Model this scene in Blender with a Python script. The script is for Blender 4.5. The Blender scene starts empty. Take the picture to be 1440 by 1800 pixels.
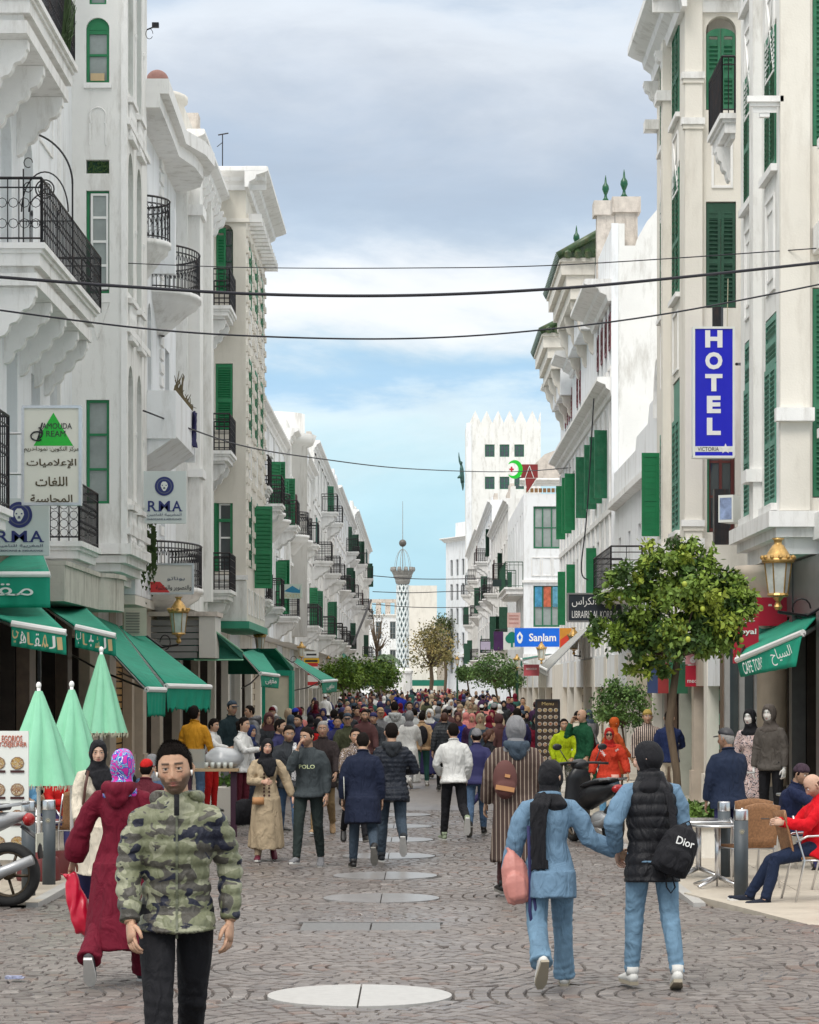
import bpy, bmesh, math, random
import numpy as np
from mathutils import Matrix, Vector, Euler
from mathutils.bvhtree import BVHTree
R = math.radians
rnd = random.Random(7)
S = bpy.context.scene
COL = S.collection
# ---------------------------------------------------------------- camera
F, VX, HY, CZ = 4540.0, 735.0, 1210.0, 2.0
cd = bpy.data.cameras.new('camera'); cam = bpy.data.objects.new('camera', cd); COL.objects.link(cam)
cam.location = (0, 0, CZ); cam.rotation_euler = (R(90), 0, 0)
cd.sensor_fit = 'HORIZONTAL'; cd.sensor_width = 24; cd.lens = 24*F/1440
cd.shift_x = -(VX-720)/1440; cd.shift_y = (HY-900)/1440
cd.clip_start = 0.5; cd.clip_end = 3000
S.camera = cam
# ---------------------------------------------------------------- sky and sun
SUN_EL, SUN_AZ = 52, 205
w = bpy.data.worlds.new('World'); S.world = w; w.use_nodes = True
nt = w.node_tree; N = nt.nodes; L = nt.links; N.clear()
out = N.new('ShaderNodeOutputWorld'); bg = N.new('ShaderNodeBackground'); bg.inputs[1].default_value = 0.1
sky = N.new('ShaderNodeTexSky'); sky.sky_type = 'NISHITA'; sky.sun_disc = False
sky.sun_elevation = R(SUN_EL); sky.sun_rotation = R(SUN_AZ)
tc = N.new('ShaderNodeTexCoord'); sep = N.new('ShaderNodeSeparateXYZ'); L.new(tc.outputs['Generated'], sep.inputs[0])
def _map(sc, loc=(0, 0, 0)):
    m = N.new('ShaderNodeMapping'); m.inputs['Scale'].default_value = sc; m.inputs['Location'].default_value = loc
    L.new(tc.outputs['Generated'], m.inputs[0]); return m
def _noise(sc, det, rough, m, dist=0.0):
    n = N.new('ShaderNodeTexNoise'); n.inputs['Scale'].default_value = sc; n.inputs['Detail'].default_value = det
    n.inputs['Roughness'].default_value = rough; n.inputs['Distortion'].default_value = dist; L.new(m.outputs[0], n.inputs['Vector']); return n
def _math(op, a, b, c=None):
    m = N.new('ShaderNodeMath'); m.operation = op
    for i, v in enumerate((a, b, c)):
        if v is None: continue
        if isinstance(v, (int, float)): m.inputs[i].default_value = v
        else: L.new(v, m.inputs[i])
    return m.outputs[0]
nA = _noise(1.0, 7, .58, _map((7, 7, 20), (3.1, 0, 1.7)), .3)
nB = _noise(1.0, 5, .6, _map((22, 22, 60), (1.2, 4, 0)), .2)
warp = _math('ADD', _math('MULTIPLY', _math('SUBTRACT', nA.outputs['Fac'], .5), .075), _math('MULTIPLY', _math('SUBTRACT', nB.outputs['Fac'], .5), .022))
t = _math('MULTIPLY', _math('ADD', sep.outputs['Z'], warp), 2.5)
ramp = N.new('ShaderNodeValToRGB'); L.new(t, ramp.inputs[0]); cr = ramp.color_ramp; cr.interpolation = 'B_SPLINE'
def lin(c): return tuple(((x/255)/12.92 if x <= 10 else ((x/255+.055)/1.055)**2.4) for x in c)
stops = [(0, (172, 214, 232)), (.115, (176, 220, 238)), (.2, (194, 230, 242)), (.25, (222, 240, 246)), (.272, (215, 234, 245)), (.29, (164, 204, 236)),
         (.315, (176, 210, 234)), (.34, (228, 238, 244)), (.365, (252, 253, 255)), (.40, (250, 252, 254)), (.435, (196, 212, 228)),
         (.48, (176, 193, 213)), (.53, (192, 203, 217)), (.58, (216, 223, 232)), (.615, (234, 240, 246)), (.65, (192, 208, 226)), (.72, (196, 208, 222)),
         (.85, (222, 224, 226)), (1.0, (232, 229, 224))]
for i, (p, c) in enumerate(stops):
    e = cr.elements[i] if i < 2 else cr.elements.new(min(p, .999)); e.position = p; e.color = (*lin(c), 1)
# broken cloud tone, growing brighter towards the zenith as an overcast sky does
nC = _noise(1.0, 8, .6, _map((9, 9, 26), (7.7, 2, 3)), .4)
tone = _math('ADD', _math('MULTIPLY', nC.outputs['Fac'], .36), .84)
mr = N.new('ShaderNodeMapRange'); mr.interpolation_type = 'SMOOTHSTEP'; L.new(sep.outputs['Z'], mr.inputs[0])
mr.inputs[1].default_value = .27; mr.inputs[2].default_value = 1.0; mr.inputs[3].default_value = 10.0; mr.inputs[4].default_value = 26.0
k = _math('MULTIPLY', tone, mr.outputs[0])
vm = N.new('ShaderNodeVectorMath'); vm.operation = 'SCALE'; L.new(ramp.outputs[0], vm.inputs[0]); L.new(k, vm.inputs['Scale'])
mx = N.new('ShaderNodeMix'); mx.data_type = 'RGBA'; mx.inputs[0].default_value = .88
L.new(sky.outputs[0], mx.inputs[6]); L.new(vm.outputs[0], mx.inputs[7]); L.new(mx.outputs[2], bg.inputs[0]); L.new(bg.outputs[0], out.inputs[0])
sd = bpy.data.lights.new('sun', 'SUN'); sd.energy = 1.5; sd.angle = R(24); sd.color = (1, .965, .91)
so = bpy.data.objects.new('sun', sd); COL.objects.link(so)
_a, _e = R(SUN_AZ), R(SUN_EL)
so.rotation_euler = Vector((math.sin(_a)*math.cos(_e), math.cos(_a)*math.cos(_e), math.sin(_e))).to_track_quat('Z', 'Y').to_euler()
so.location = (0, 0, 60)
S.view_settings.view_transform = 'Standard'; S.view_settings.look = 'None'; S.view_settings.gamma = 1; S.view_settings.use_curve_mapping = False
S.view_settings.exposure = 0.15
S.cycles.max_bounces = 6; S.cycles.diffuse_bounces = 4; S.cycles.glossy_bounces = 3; S.cycles.transparent_max_bounces = 8
# ---------------------------------------------------------------- ground profile and picture geometry
GP = [(-50, 0), (18, 0), (27, -.17), (60, -.17), (120, .02), (200, .22), (1500, .3)]
def g(d):
    for (a, x), (b, y) in zip(GP, GP[1:]):
        if d <= b:
            u = (d-a)/(b-a); u = u*u*(3-2*u) if b < 1000 else u
            return x+(y-x)*u
    return .3
def P(px, py, d): return Vector(((px-VX)*d/F, d, CZ+(HY-py)*d/F))
def s2d(s): return F/s
def foot_d(py):
    lo, hi = 8, 400
    for _ in range(40):
        m = (lo+hi)/2
        if HY+(CZ-g(m))*F/m > py: lo = m
        else: hi = m
    return lo
# ---------------------------------------------------------------- materials
MATS = {}
def mat(key, rgb=(.5, .5, .5), rough=.6, metal=0.0, var=.12, vs=3.0, bump=.0, bs=60.0, dirt=None, spec=.5, coat=0, attr=None, emit=0, hexv=None, stretch=None, trans=0, sheen=0):
    if key in MATS: return MATS[key]
    m = bpy.data.materials.new(key); m.use_nodes = True; nt = m.node_tree; N = nt.nodes; L = nt.links
    b = N['Principled BSDF']; b.inputs['Roughness'].default_value = rough; b.inputs['Metallic'].default_value = metal
    b.inputs['Specular IOR Level'].default_value = spec; b.inputs['Coat Weight'].default_value = coat
    if trans: b.inputs['Transmission Weight'].default_value = trans
    if sheen: b.inputs['Sheen Weight'].default_value = sheen
    tc = N.new('ShaderNodeTexCoord'); vec = tc.outputs['Object']
    if stretch:
        mp = N.new('ShaderNodeMapping'); mp.inputs['Scale'].default_value = stretch; L.new(vec, mp.inputs[0]); vec = mp.outputs[0]
    col = None
    if attr:
        a = N.new('ShaderNodeAttribute'); a.attribute_name = attr; col = a.outputs['Color']
    nz = N.new('ShaderNodeTexNoise'); nz.inputs['Scale'].default_value = vs; nz.inputs['Detail'].default_value = 6; nz.inputs['Roughness'].default_value = .6; L.new(vec, nz.inputs['Vector'])
    mrr = N.new('ShaderNodeMapRange'); L.new(nz.outputs['Fac'], mrr.inputs[0]); mrr.inputs[1].default_value = .25; mrr.inputs[2].default_value = .75
    mrr.inputs[3].default_value = 1-var; mrr.inputs[4].default_value = 1+var
    sc = N.new('ShaderNodeVectorMath'); sc.operation = 'SCALE'; L.new(mrr.outputs[0], sc.inputs['Scale'])
    if col is not None: L.new(col, sc.inputs[0])
    else: sc.inputs[0].default_value = rgb
    cur = sc.outputs[0]
    if dirt:
        dc, amt, ds = dirt
        mp = N.new('ShaderNodeMapping'); mp.inputs['Scale'].default_value = (ds, ds, ds*.22); L.new(tc.outputs['Object'], mp.inputs[0])
        n2 = N.new('ShaderNodeTexNoise'); n2.inputs['Scale'].default_value = 1; n2.inputs['Detail'].default_value = 10; n2.inputs['Roughness'].default_value = .72; L.new(mp.outputs[0], n2.inputs['Vector'])
        r2 = N.new('ShaderNodeMapRange'); L.new(n2.outputs['Fac'], r2.inputs[0]); r2.inputs[1].default_value = .50; r2.inputs[2].default_value = .76; r2.inputs[4].default_value = amt
        mm = N.new('ShaderNodeMix'); mm.data_type = 'RGBA'; L.new(r2.outputs[0], mm.inputs[0]); L.new(cur, mm.inputs[6]); mm.inputs[7].default_value = (*dc, 1); cur = mm.outputs[2]
    L.new(cur, b.inputs['Base Color'])
    if emit: L.new(cur, b.inputs['Emission Color']); b.inputs['Emission Strength'].default_value = emit
    if bump:
        n3 = N.new('ShaderNodeTexNoise'); n3.inputs['Scale'].default_value = bs; n3.inputs['Detail'].default_value = 4; L.new(vec, n3.inputs['Vector'])
        bp = N.new('ShaderNodeBump'); bp.inputs['Strength'].default_value = bump; bp.inputs['Distance'].default_value = .01; L.new(n3.outputs['Fac'], bp.inputs['Height']); L.new(bp.outputs[0], b.inputs['Normal'])
    MATS[key] = m; return m
GR = (.22, .19, .15)
WHITE = mat('white_stucco', (.80, .795, .77), .85, var=.06, vs=1.2, bump=.25, bs=35, dirt=((.30, .27, .22), .75, 2.3))
WHITE2 = mat('cool_white_stucco', (.82, .84, .86), .85, var=.03, vs=.8, bump=.2, bs=30, dirt=((.36, .34, .30), .7, 1.9))
CREAM = mat('cream_stucco', (.76, .725, .655), .88, var=.05, vs=1.3, bump=.3, bs=30, dirt=((.36, .31, .25), .5, 1.5))
BEIGE = mat('beige_stucco', (.72, .68, .60), .88, var=.06, vs=1.0, bump=.3, bs=30, dirt=((.36, .31, .25), .4, 1.3))
TRIM = mat('white_trim', (.84, .835, .82), .8, var=.05, vs=3, bump=.2, bs=50, dirt=((.30, .27, .22), .6, 3.2))
WEATH = mat('weathered_masonry', (.62, .56, .50), .95, var=.2, vs=5, bump=.8, bs=22, dirt=((.16, .12, .09), .9, 5))
CONC = mat('stained_concrete', (.55, .52, .46), .9, var=.1, vs=3, bump=.4, bs=25, dirt=((.14, .11, .08), .8, 5))
STONE = mat('marble_cladding', (.52, .45, .37), .5, var=.16, vs=2.5, bump=.1, bs=20)
GREEN = mat('green_paint', (.018, .15, .072), .5, var=.25, vs=6, bump=.2, bs=40, dirt=((.10, .19, .12), .5, 9))
GREEN2 = mat('bright_green_paint', (.012, .19, .07), .45, var=.15, vs=5, bump=.1, bs=40)
GREEN3 = mat('faded_green_paint', (.10, .27, .20), .6, var=.2, vs=5, bump=.2, bs=40)
GREEN4 = mat('dark_green_paint', (.015, .07, .04), .6, var=.3, vs=6, bump=.2, bs=40)
MAROON = mat('maroon_paint', (.16, .012, .02), .5, var=.2)
IRON = mat('black_iron', (.018, .018, .022), .45, metal=.3, var=.3, vs=8, dirt=((.10, .05, .03), .5, 12))
GLASS = mat('window_glass', (.05, .065, .07), .06, var=.35, vs=.9, spec=.8)
GLASSL = mat('curtained_glass', (.30, .34, .33), .12, var=.3, vs=1.4, spec=.7)
DARK = mat('dark_interior', (.012, .011, .011), .9, var=.5, vs=1.5)  # near-black colour paints in the shade inside the shops
AWN = mat('green_awning_cloth', (.004, .29, .18), .75, var=.16, vs=2.2, bump=.15, bs=120, dirt=((.002, .10, .065), .6, 3))
AWND = mat('deep_green_awning_cloth', (.003, .13, .085), .8, var=.15, vs=2.5, bump=.15, bs=120)
MINT = mat('mint_parasol_cloth', (.26, .60, .40), .85, var=.10, vs=3, bump=.15, bs=150, dirt=((.10, .42, .22), .5, 4))
WPAINT = mat('white_paint', (.82, .82, .80), .4, var=.04)
SIGNW = mat('sign_white', (.76, .78, .74), .35, var=.03)
ALU = mat('brushed_aluminium', (.62, .62, .63), .28, metal=1, var=.08, vs=20)
GREYP = mat('bollard_grey', (.055, .068, .078), .5, var=.15, vs=9, bump=.1)
GOLD = mat('gilded_metal', (.48, .30, .10), .35, metal=.6, var=.3, vs=18, dirt=((.08, .06, .03), .6, 20))
LAMPG = mat('lamp_glass', (.55, .58, .54), .12, var=.25, vs=5, spec=.7)
BARK = mat('bark', (.12, .085, .055), .95, var=.3, vs=18, bump=.9, bs=40, stretch=(1, 1, .25))
# ---------------------------------------------------------------- mesh builder
class MB:
    def __init__(s, M=None): s.v = []; s.f = []; s.mi = []; s.M = M; s.cur = 0; s.mats = []
    def add(s, vs, fs):
        o = len(s.v)
        s.v.extend([tuple(s.M @ Vector(p)) for p in vs] if s.M is not None else [tuple(p) for p in vs])
        s.f.extend([tuple(i+o for i in f) for f in fs]); s.mi.extend([s.cur]*len(fs)); return s
    def box(s, x0, x1, y0, y1, z0, z1, T=None):
        v = [(x0, y0, z0), (x1, y0, z0), (x1, y1, z0), (x0, y1, z0), (x0, y0, z1), (x1, y0, z1), (x1, y1, z1), (x0, y1, z1)]
        if T is not None: v = [T @ Vector(p) for p in v]
        return s.add(v, [(0, 3, 2, 1), (4, 5, 6, 7), (0, 1, 5, 4), (1, 2, 6, 5), (2, 3, 7, 6), (3, 0, 4, 7)])
    def prism(s, poly, axis, a, b, T=None):
        """poly in the two other axes (x: (y,z), y: (x,z), z: (x,y))"""
        n = len(poly)
        def mk(p, t): return {'x': (t, p[0], p[1]), 'y': (p[0], t, p[1]), 'z': (p[0], p[1], t)}[axis]
        v = [mk(p, a) for p in poly]+[mk(p, b) for p in poly]
        if T is not None: v = [T @ Vector(p) for p in v]
        f = [tuple(range(n))[::-1], tuple(range(n, 2*n))]+[(i, (i+1) % n, n+(i+1) % n, n+i) for i in range(n)]
        return s.add(v, f)
    def tube(s, pts, rad, n=8, cap=True, flat=1.0, up=None):
        pts = [Vector(p) for p in pts]; m = len(pts)
        if not isinstance(rad, (list, tuple)): rad = [rad]*m
        vs = []; prev = None
        for i, p in enumerate(pts):
            d = (pts[min(i+1, m-1)]-pts[max(i-1, 0)])
            d = d.normalized() if d.length > 1e-9 else Vector((0, 0, 1))
            if prev is None:
                u = Vector(up) if up else (Vector((1, 0, 0)) if abs(d.x) < .9 else Vector((0, 1, 0)))
            else: u = prev
            u = (u-d*u.dot(d)).normalized(); prev = u; w_ = d.cross(u)
            r = rad[i]; ra, rb = (r if isinstance(r, tuple) else (r, r*flat))
            for k in range(n):
                a = 2*math.pi*k/n; vs.append(p+u*math.cos(a)*ra+w_*math.sin(a)*rb)
        fs = [(i*n+k, i*n+(k+1) % n, (i+1)*n+(k+1) % n, (i+1)*n+k) for i in range(m-1) for k in range(n)]
        if cap: fs += [tuple(range(n))[::-1], tuple(range((m-1)*n, m*n))]
        return s.add(vs, fs)
    def lathe(s, prof, n=16, c=(0, 0, 0), sx=1, sy=1, T=None, ring=False):
        vs = []
        for r, z in prof:
            for k in range(n):
                a = 2*math.pi*k/n; p = Vector((c[0]+r*math.cos(a)*sx, c[1]+r*math.sin(a)*sy, c[2]+z)); vs.append(T @ p if T is not None else p)
        m = len(prof); fs = [(i*n+k, i*n+(k+1) % n, (i+1)*n+(k+1) % n, (i+1)*n+k) for i in range(m-1) for k in range(n)]
        fs += [tuple(range(n))[::-1], tuple(range((m-1)*n, m*n))] if not ring else [((m-1)*n+k, (m-1)*n+(k+1) % n, (k+1) % n, k) for k in range(n)]
        return s.add(vs, fs)
    def ball(s, c, r, n=12, m=8, T=None):
        r = r if isinstance(r, tuple) else (r, r, r); vs = []; c = Vector(c)
        for i in range(1, m):
            th = math.pi*i/m
            for k in range(n):
                a = 2*math.pi*k/n; q = Vector((r[0]*math.sin(th)*math.cos(a), r[1]*math.sin(th)*math.sin(a), r[2]*math.cos(th))); vs.append((T @ q if T is not None else q)+c)
        a_, b_ = Vector((0, 0, r[2])), Vector((0, 0, -r[2])); vs += [(T @ a_ if T is not None else a_)+c, (T @ b_ if T is not None else b_)+c]
        t_, u_ = len(vs)-2, len(vs)-1
        fs = [(i*n+k, (i+1)*n+k, (i+1)*n+(k+1) % n, i*n+(k+1) % n) for i in range(m-2) for k in range(n)]
        fs += [(t_, k, (k+1) % n) for k in range(n)]+[(u_, (m-2)*n+(k+1) % n, (m-2)*n+k) for k in range(n)]
        return s.add(vs, fs)
    def grid(s, fn, nu, nv, thick=0):
        vs = [fn(i/nu, j/nv) for j in range(nv+1) for i in range(nu+1)]
        fs = [(j*(nu+1)+i, j*(nu+1)+i+1, (j+1)*(nu+1)+i+1, (j+1)*(nu+1)+i) for j in range(nv) for i in range(nu)]
        return s.add(vs, fs)
    def data(s, name='mesh', smooth=False, org=None, sharp=None):
        me = bpy.data.meshes.new(name)
        if org is not None:
            o = Vector(org); s.v = [tuple(Vector(p)-o) for p in s.v]
        me.from_pydata(s.v, [], s.f)
        if s.mats:
            for m in s.mats: me.materials.append(m)
            me.polygons.foreach_set('material_index', s.mi)
        if smooth: me.polygons.foreach_set('use_smooth', [True]*len(me.polygons))
        me.validate(); me.update(); return me
    def build(s, name, m=None, parent=None, smooth=False, **kw):
        org = parent.location if parent is not None and parent.parent is None else (parent.get('_o') if parent is not None else None)
        if parent is not None and parent.parent is not None: org = world_org(parent)
        me = s.data(name, smooth, org=org)
        if m is not None and not s.mats: me.materials.append(m)
        return link(name, me, parent, **kw)
def world_org(o):
    v = Vector((0, 0, 0))
    while o is not None: v += Vector(o.location); o = o.parent
    return v
def link(name, me, parent=None, loc=None, **kw):
    o = bpy.data.objects.new(name, me); COL.objects.link(o)
    if parent is not None: o.parent = parent
    if loc is not None: o.location = loc
    for k_, v_ in kw.items(): o[k_] = v_
    return o
def thing(name, label, cat, loc=(0, 0, 0), group=None, rz=0):
    o = bpy.data.objects.new(name, None); COL.objects.link(o); o.location = loc; o.rotation_euler = (0, 0, rz); o.empty_display_size = .1
    o['label'] = label; o['category'] = cat
    if group: o['group'] = group
    return o
def tag(o, label, cat, group=None):
    o['label'] = label; o['category'] = cat
    if group: o['group'] = group
    return o
def rel(o, parent, M):
    """give shared mesh object o the world matrix M under parent (parents here only translate)"""
    o.parent = parent; o.matrix_basis = Matrix.Translation(-world_org(parent)) @ M
    return o
# ---------------------------------------------------------------- lettering
AR = dict(zip('بتثجحخسشصضطظعغفقكلمنهي', [0xFE8F, 0xFE95, 0xFE99, 0xFE9D, 0xFEA1, 0xFEA5, 0xFEB1, 0xFEB5, 0xFEB9, 0xFEBD, 0xFEC1, 0xFEC5, 0xFEC9, 0xFECD, 0xFED1, 0xFED5, 0xFED9, 0xFEDD, 0xFEE1, 0xFEE5, 0xFEE9, 0xFEF1]))
ARR = dict(zip('اأإةدذرزوى', [0xFE8D, 0xFE83, 0xFE87, 0xFE93, 0xFEA9, 0xFEAB, 0xFEAD, 0xFEAF, 0xFEED, 0xFEEF]))
ARR['\ue001'] = 0xFEFB; ARR['\ue002'] = 0xFEF9
def arabic(t):
    t = t.replace('لا', '\ue001').replace('لإ', '\ue002'); o = []
    for i, c in enumerate(t):
        pj = i > 0 and t[i-1] in AR; nj = i < len(t)-1 and (t[i+1] in AR or t[i+1] in ARR)
        if c in AR: o.append(chr(AR[c]+(3 if pj and nj else 1 if pj else 2 if nj else 0)))
        elif c in ARR: o.append(chr(ARR[c]+(1 if pj else 0)))
        else: o.append(c)
    return ''.join(o[::-1])
def text_mesh(body, w=None, h=None, bold=0, ext=.004, shear=0, res=3):
    c = bpy.data.curves.new('lettering', 'FONT'); c.body = body; c.extrude = ext; c.offset = bold; c.shear = shear; c.resolution_u = res; c.align_x = 'CENTER'
    o = bpy.data.objects.new('lettering', c); me = bpy.data.meshes.new_from_object(o)
    bpy.data.objects.remove(o); bpy.data.curves.remove(c)
    n = len(me.vertices)
    if n == 0: return me
    a = np.zeros(n*3); me.vertices.foreach_get('co', a); a = a.reshape(-1, 3)
    mn, mx_ = a.min(0), a.max(0); a[:, 0] -= (mn[0]+mx_[0])/2; a[:, 1] -= (mn[1]+mx_[1])/2
    sz = mx_-mn; sx = (w/sz[0] if w else None); sy = (h/sz[1] if h else None)
    if sx is None: sx = sy
    if sy is None: sy = sx
    a[:, 0] *= sx; a[:, 1] *= sy
    me.vertices.foreach_set('co', a.ravel()); me.update(); return me
def text(body, m, parent, M, w=None, h=None, name='lettering', **kw):
    """letters stand in the local x-z plane of M, facing local -y"""
    me = text_mesh(body, w, h, **kw); me.materials.append(m); me.name = name
    o = link(name, me); rel(o, parent, M @ Matrix.Rotation(R(90), 4, 'X')); return o
# ---------------------------------------------------------------- facade kit
CACHE = {}
class Fac:
    """local frame: x right along the wall seen from outside, y into the building, z up from the street"""
    def __init__(s, root, x, y, rot, z=0.0):
        s.root = root; s.M = Matrix.Translation((x, y, z)) @ Matrix.Rotation(R(rot), 4, 'Z')
    def mb(s): return MB(s.M)
    def put(s, mb, name, m, smooth=False, parent=None, **kw): return mb.build(name, m, parent or s.root, smooth, **kw)
    def wall(s, u0, u1, z0, z1, ops, m, th=.3, name='wall'):
        """sheet with real openings; ops = (u0,u1,z0,z1,arch) with arch None | 'round' | 'point'"""
        b = s.mb(); us = sorted({u0, u1, *[o[0] for o in ops], *[o[1] for o in ops]}); zs = sorted({z0, z1, *[o[2] for o in ops], *[o[3] for o in ops]})
        us = [u for u in us if u0-1e-6 <= u <= u1+1e-6]; zs = [z for z in zs if z0-1e-6 <= z <= z1+1e-6]
        for a, c in zip(us, us[1:]):
            run = None
            for d, e in zip(zs, zs[1:]):
                hole = any(o[0] <= (a+c)/2 <= o[1] and o[2] <= (d+e)/2 <= o[3] for o in ops)
                if not hole: b.add([(a, 0, d), (c, 0, d), (c, 0, e), (a, 0, e)], [(0, 1, 2, 3)])
        for o in ops:
            a, c, d, e = o[:4]; ar = o[4] if len(o) > 4 else None
            if not ar: rim = [(a, d), (c, d), (c, e), (a, e)]
            else:
                r = (c-a)/2; mid = (a+c)/2; n = 10; pts = []
                hgt = r if ar == 'round' else r*1.25
                for k in range(n+1):
                    t_ = math.pi*k/n; x = math.cos(t_); zz = math.sin(t_)
                    if ar == 'point': zz = zz**.85*(1+.0*abs(x))
                    pts.append((mid+r*x, e-hgt+hgt*zz))
                rim = [(a, d), (c, d)]+pts
                rt = [p for p in pts if p[0] >= mid-1e-6]; lt = [p for p in pts if p[0] <= mid+1e-6]
                b.add([(p[0], 0, p[1]) for p in rt+[(c, e)]], [tuple(range(len(rt)+1))[::-1]])
                b.add([(p[0], 0, p[1]) for p in lt+[(a, e)]], [tuple(range(len(lt)+1))])
            n = len(rim)
            b.add([(p[0], 0, p[1]) for p in rim]+[(p[0], th, p[1]) for p in rim], [(i, (i+1) % n, n+(i+1) % n, n+i)[::-1] for i in range(n)])
        b.add([(u0, 0, z0), (u0, th+.02, z0), (u0, th+.02, z1), (u0, 0, z1)], [(0, 1, 2, 3)[::-1]])
        b.add([(u1, 0, z0), (u1, th+.02, z0), (u1, th+.02, z1), (u1, 0, z1)], [(0, 1, 2, 3)])
        b.add([(u0, 0, z1), (u1, 0, z1), (u1, th+.02, z1), (u0, th+.02, z1)], [(0, 1, 2, 3)])
        b.add([(u0, 0, z0), (u1, 0, z0), (u1, th+.02, z0), (u0, th+.02, z0)], [(0, 1, 2, 3)[::-1]])
        return s.put(b, name, m)
    def mass(s, u0, u1, z0, z1, dep, m, y0=.3, name='wall'):
        return s.put(s.mb().box(u0, u1, y0, dep, z0, z1), name, m)
    def mold(s, u0, u1, z, prof, m, name='cornice', ret=True):
        """prof: list of (out, up) going round, out positive towards the street"""
        return s.put(s.mb().prism([(-o, z+h) for o, h in prof], 'x', u0, u1), name, m)
    def cornice(s, u0, u1, z, out=.5, h=.5, m=None, name='cornice'):
        return s.mold(u0, u1, z, [(0, -h), (out*.15, -h), (out*.2, -h*.75), (out*.45, -h*.6), (out*.5, -h*.42), (out*.85, -h*.3), (out, -h*.22), (out, -.02), (out*.93, 0), (0, 0)], m or TRIM, name)
    def mesh(s, key, fn):
        if key not in CACHE: CACHE[key] = fn()
        return CACHE[key]
    def inst(s, name, me, u, y, z, parent=None, rot=0, **kw):
        o = link(name, me, **kw); return rel(o, parent or s.root, s.M @ Matrix.Translation((u, y, z)) @ Matrix.Rotation(R(rot), 4, 'Z'))
    def window(s, u, z, w_, h, fm=GREEN, gm=GLASS, cols=2, rows=3, y=.16, arch=False, name='window'):
        """frame centred on u, sill at z, with one pane child"""
        def mkf():
            b = MB(); t_ = min(.07, w_*.12); b.box(-w_/2, -w_/2+t_, -.03, .03, 0, h); b.box(w_/2-t_, w_/2, -.03, .03, 0, h)
            b.box(-w_/2+t_, w_/2-t_, -.03, .03, h-t_, h); b.box(-w_/2+t_, w_/2-t_, -.03, .03, 0, t_)
            for i in range(1, cols): x = -w_/2+w_*i/cols; b.box(x-t_*.42, x+t_*.42, -.025, .02, t_, h-t_)
            for j in range(1, rows):
                zz = h*j/rows
                for i in range(cols):
                    b.box(-w_/2+w_*i/cols+t_*.43, -w_/2+w_*(i+1)/cols-t_*.43, -.02, .015, zz-.022, zz+.022)
            me = b.data('window'); me.materials.append(fm); return me
        def mkp():
            b = MB(); b.add([(-w_/2+.03, .012, .03), (w_/2-.03, .012, .03), (w_/2-.03, .012, h-.03), (-w_/2+.03, .012, h-.03)], [(0, 1, 2, 3)]); me = b.data('pane'); me.materials.append(gm); return me
        k_ = (round(w_, 3), round(h, 3), fm.name, cols, rows)
        o = s.inst(name, s.mesh(('w',)+k_, mkf), u, y, z)
        p = link('pane', s.mesh(('p', gm.name)+k_, mkp)); p.parent = o
        return o
    def shutter(s, u, z, w_, h, m=GREEN, y=.02, ang=0, slats=True, arch=False, name='shutter', pitch=.075, leaves=2):
        """louvred leaf; ang opens it; hinge at the left for positive angles"""
        def mk():
            b = MB(); t_ = .055; d = .022
            b.box(0, t_, -d, d, 0, h); b.box(w_-t_, w_, -d, d, 0, h)
            for zz in ([0, h*.42, h-t_*1.6] if not arch else [0, h*.42]): b.box(t_, w_-t_, -d, d, zz, zz+t_*1.6)
            if arch:
                n = 8; r = w_; pts = []
                for k in range(n+1):
                    a = math.pi/2*k/n; pts.append((w_-r*math.cos(a) if arch == 'l' else r*math.cos(a), h+r*.55*math.sin(a)))
                b.prism(pts+([(w_, h)] if arch == 'l' else [(0, h)]), 'y', -d, d)
            b.box(t_, w_-t_, .004, .012, t_, h-t_)
            me = b.data('shutter'); me.materials.append(m); return me
        o = s.inst(name, s.mesh(('s', round(w_, 3), round(h, 3), m.name, arch), mk), u, y, z, rot=ang)
        if slats:
            def ms():
                b = MB(); T = Matrix.Rotation(R(-38), 4, 'X'); b.box(.056, w_-.056, -.028, .028, -.006, .006, T); me = b.data('slat'); me.materials.append(m); return me
            me = s.mesh(('sl', round(w_, 3), m.name), ms); n = int((h-.3)/pitch)
            for i in range(n):
                zz = .13+i*(h-.24)/n
                if abs(zz-h*.42-.05) < .07: continue
                q = link('slat', me); q.parent = o; q.location = (0, -.008, zz)
        else:
            def ms2():
                b = MB(); T = Matrix.Rotation(R(-38), 4, 'X'); n = int((h-.3)/.11)
                for i in range(n): b.box(.056, w_-.056, -.026, .026, -.006, .006, Matrix.Translation((0, -.008, .15+i*(h-.28)/n)) @ T)
                me = b.data('louvres'); me.materials.append(m); return me
            q = link('louvres', s.mesh(('sl2', round(w_, 3), round(h, 3), m.name), ms2)); q.parent = o; q['kind'] = 'stuff'
        return o
    def pair(s, u, z, w_, h, m=GREEN, slats=True, ang=0, y=.02, arch=False):
        s.shutter(u-w_/2, z, w_/2-.005, h, m, y, -ang, slats, 'l' if arch else False)
        if ang: s.inst('shutter', s.shutter_mesh(w_/2-.005, h, m), u+w_/2, y, z, rot=180+ang)
        else: s.shutter(u+.005, z, w_/2-.005, h, m, y, 0, slats, 'r' if arch else False)
    def shutter_mesh(s, w_, h, m): return CACHE[('s', round(w_, 3), round(h, 3), m.name, False)]
    def slab(s, u0, u1, z, out, m=TRIM, th=.3, name='balcony_slab'):
        """moulded slab: stepped profile on three sides, top at z"""
        b = s.mb()
        for k, (a, c, ins) in enumerate([(0, .09, 0), (.09, .15, .05), (.15, th*.8, .09), (th*.8, th, .2)]):
            b.box(u0+ins, u1-ins, -out+ins, 0.0+.001*k, z-c, z-a-.001)
        return s.put(b, name, m)
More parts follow.
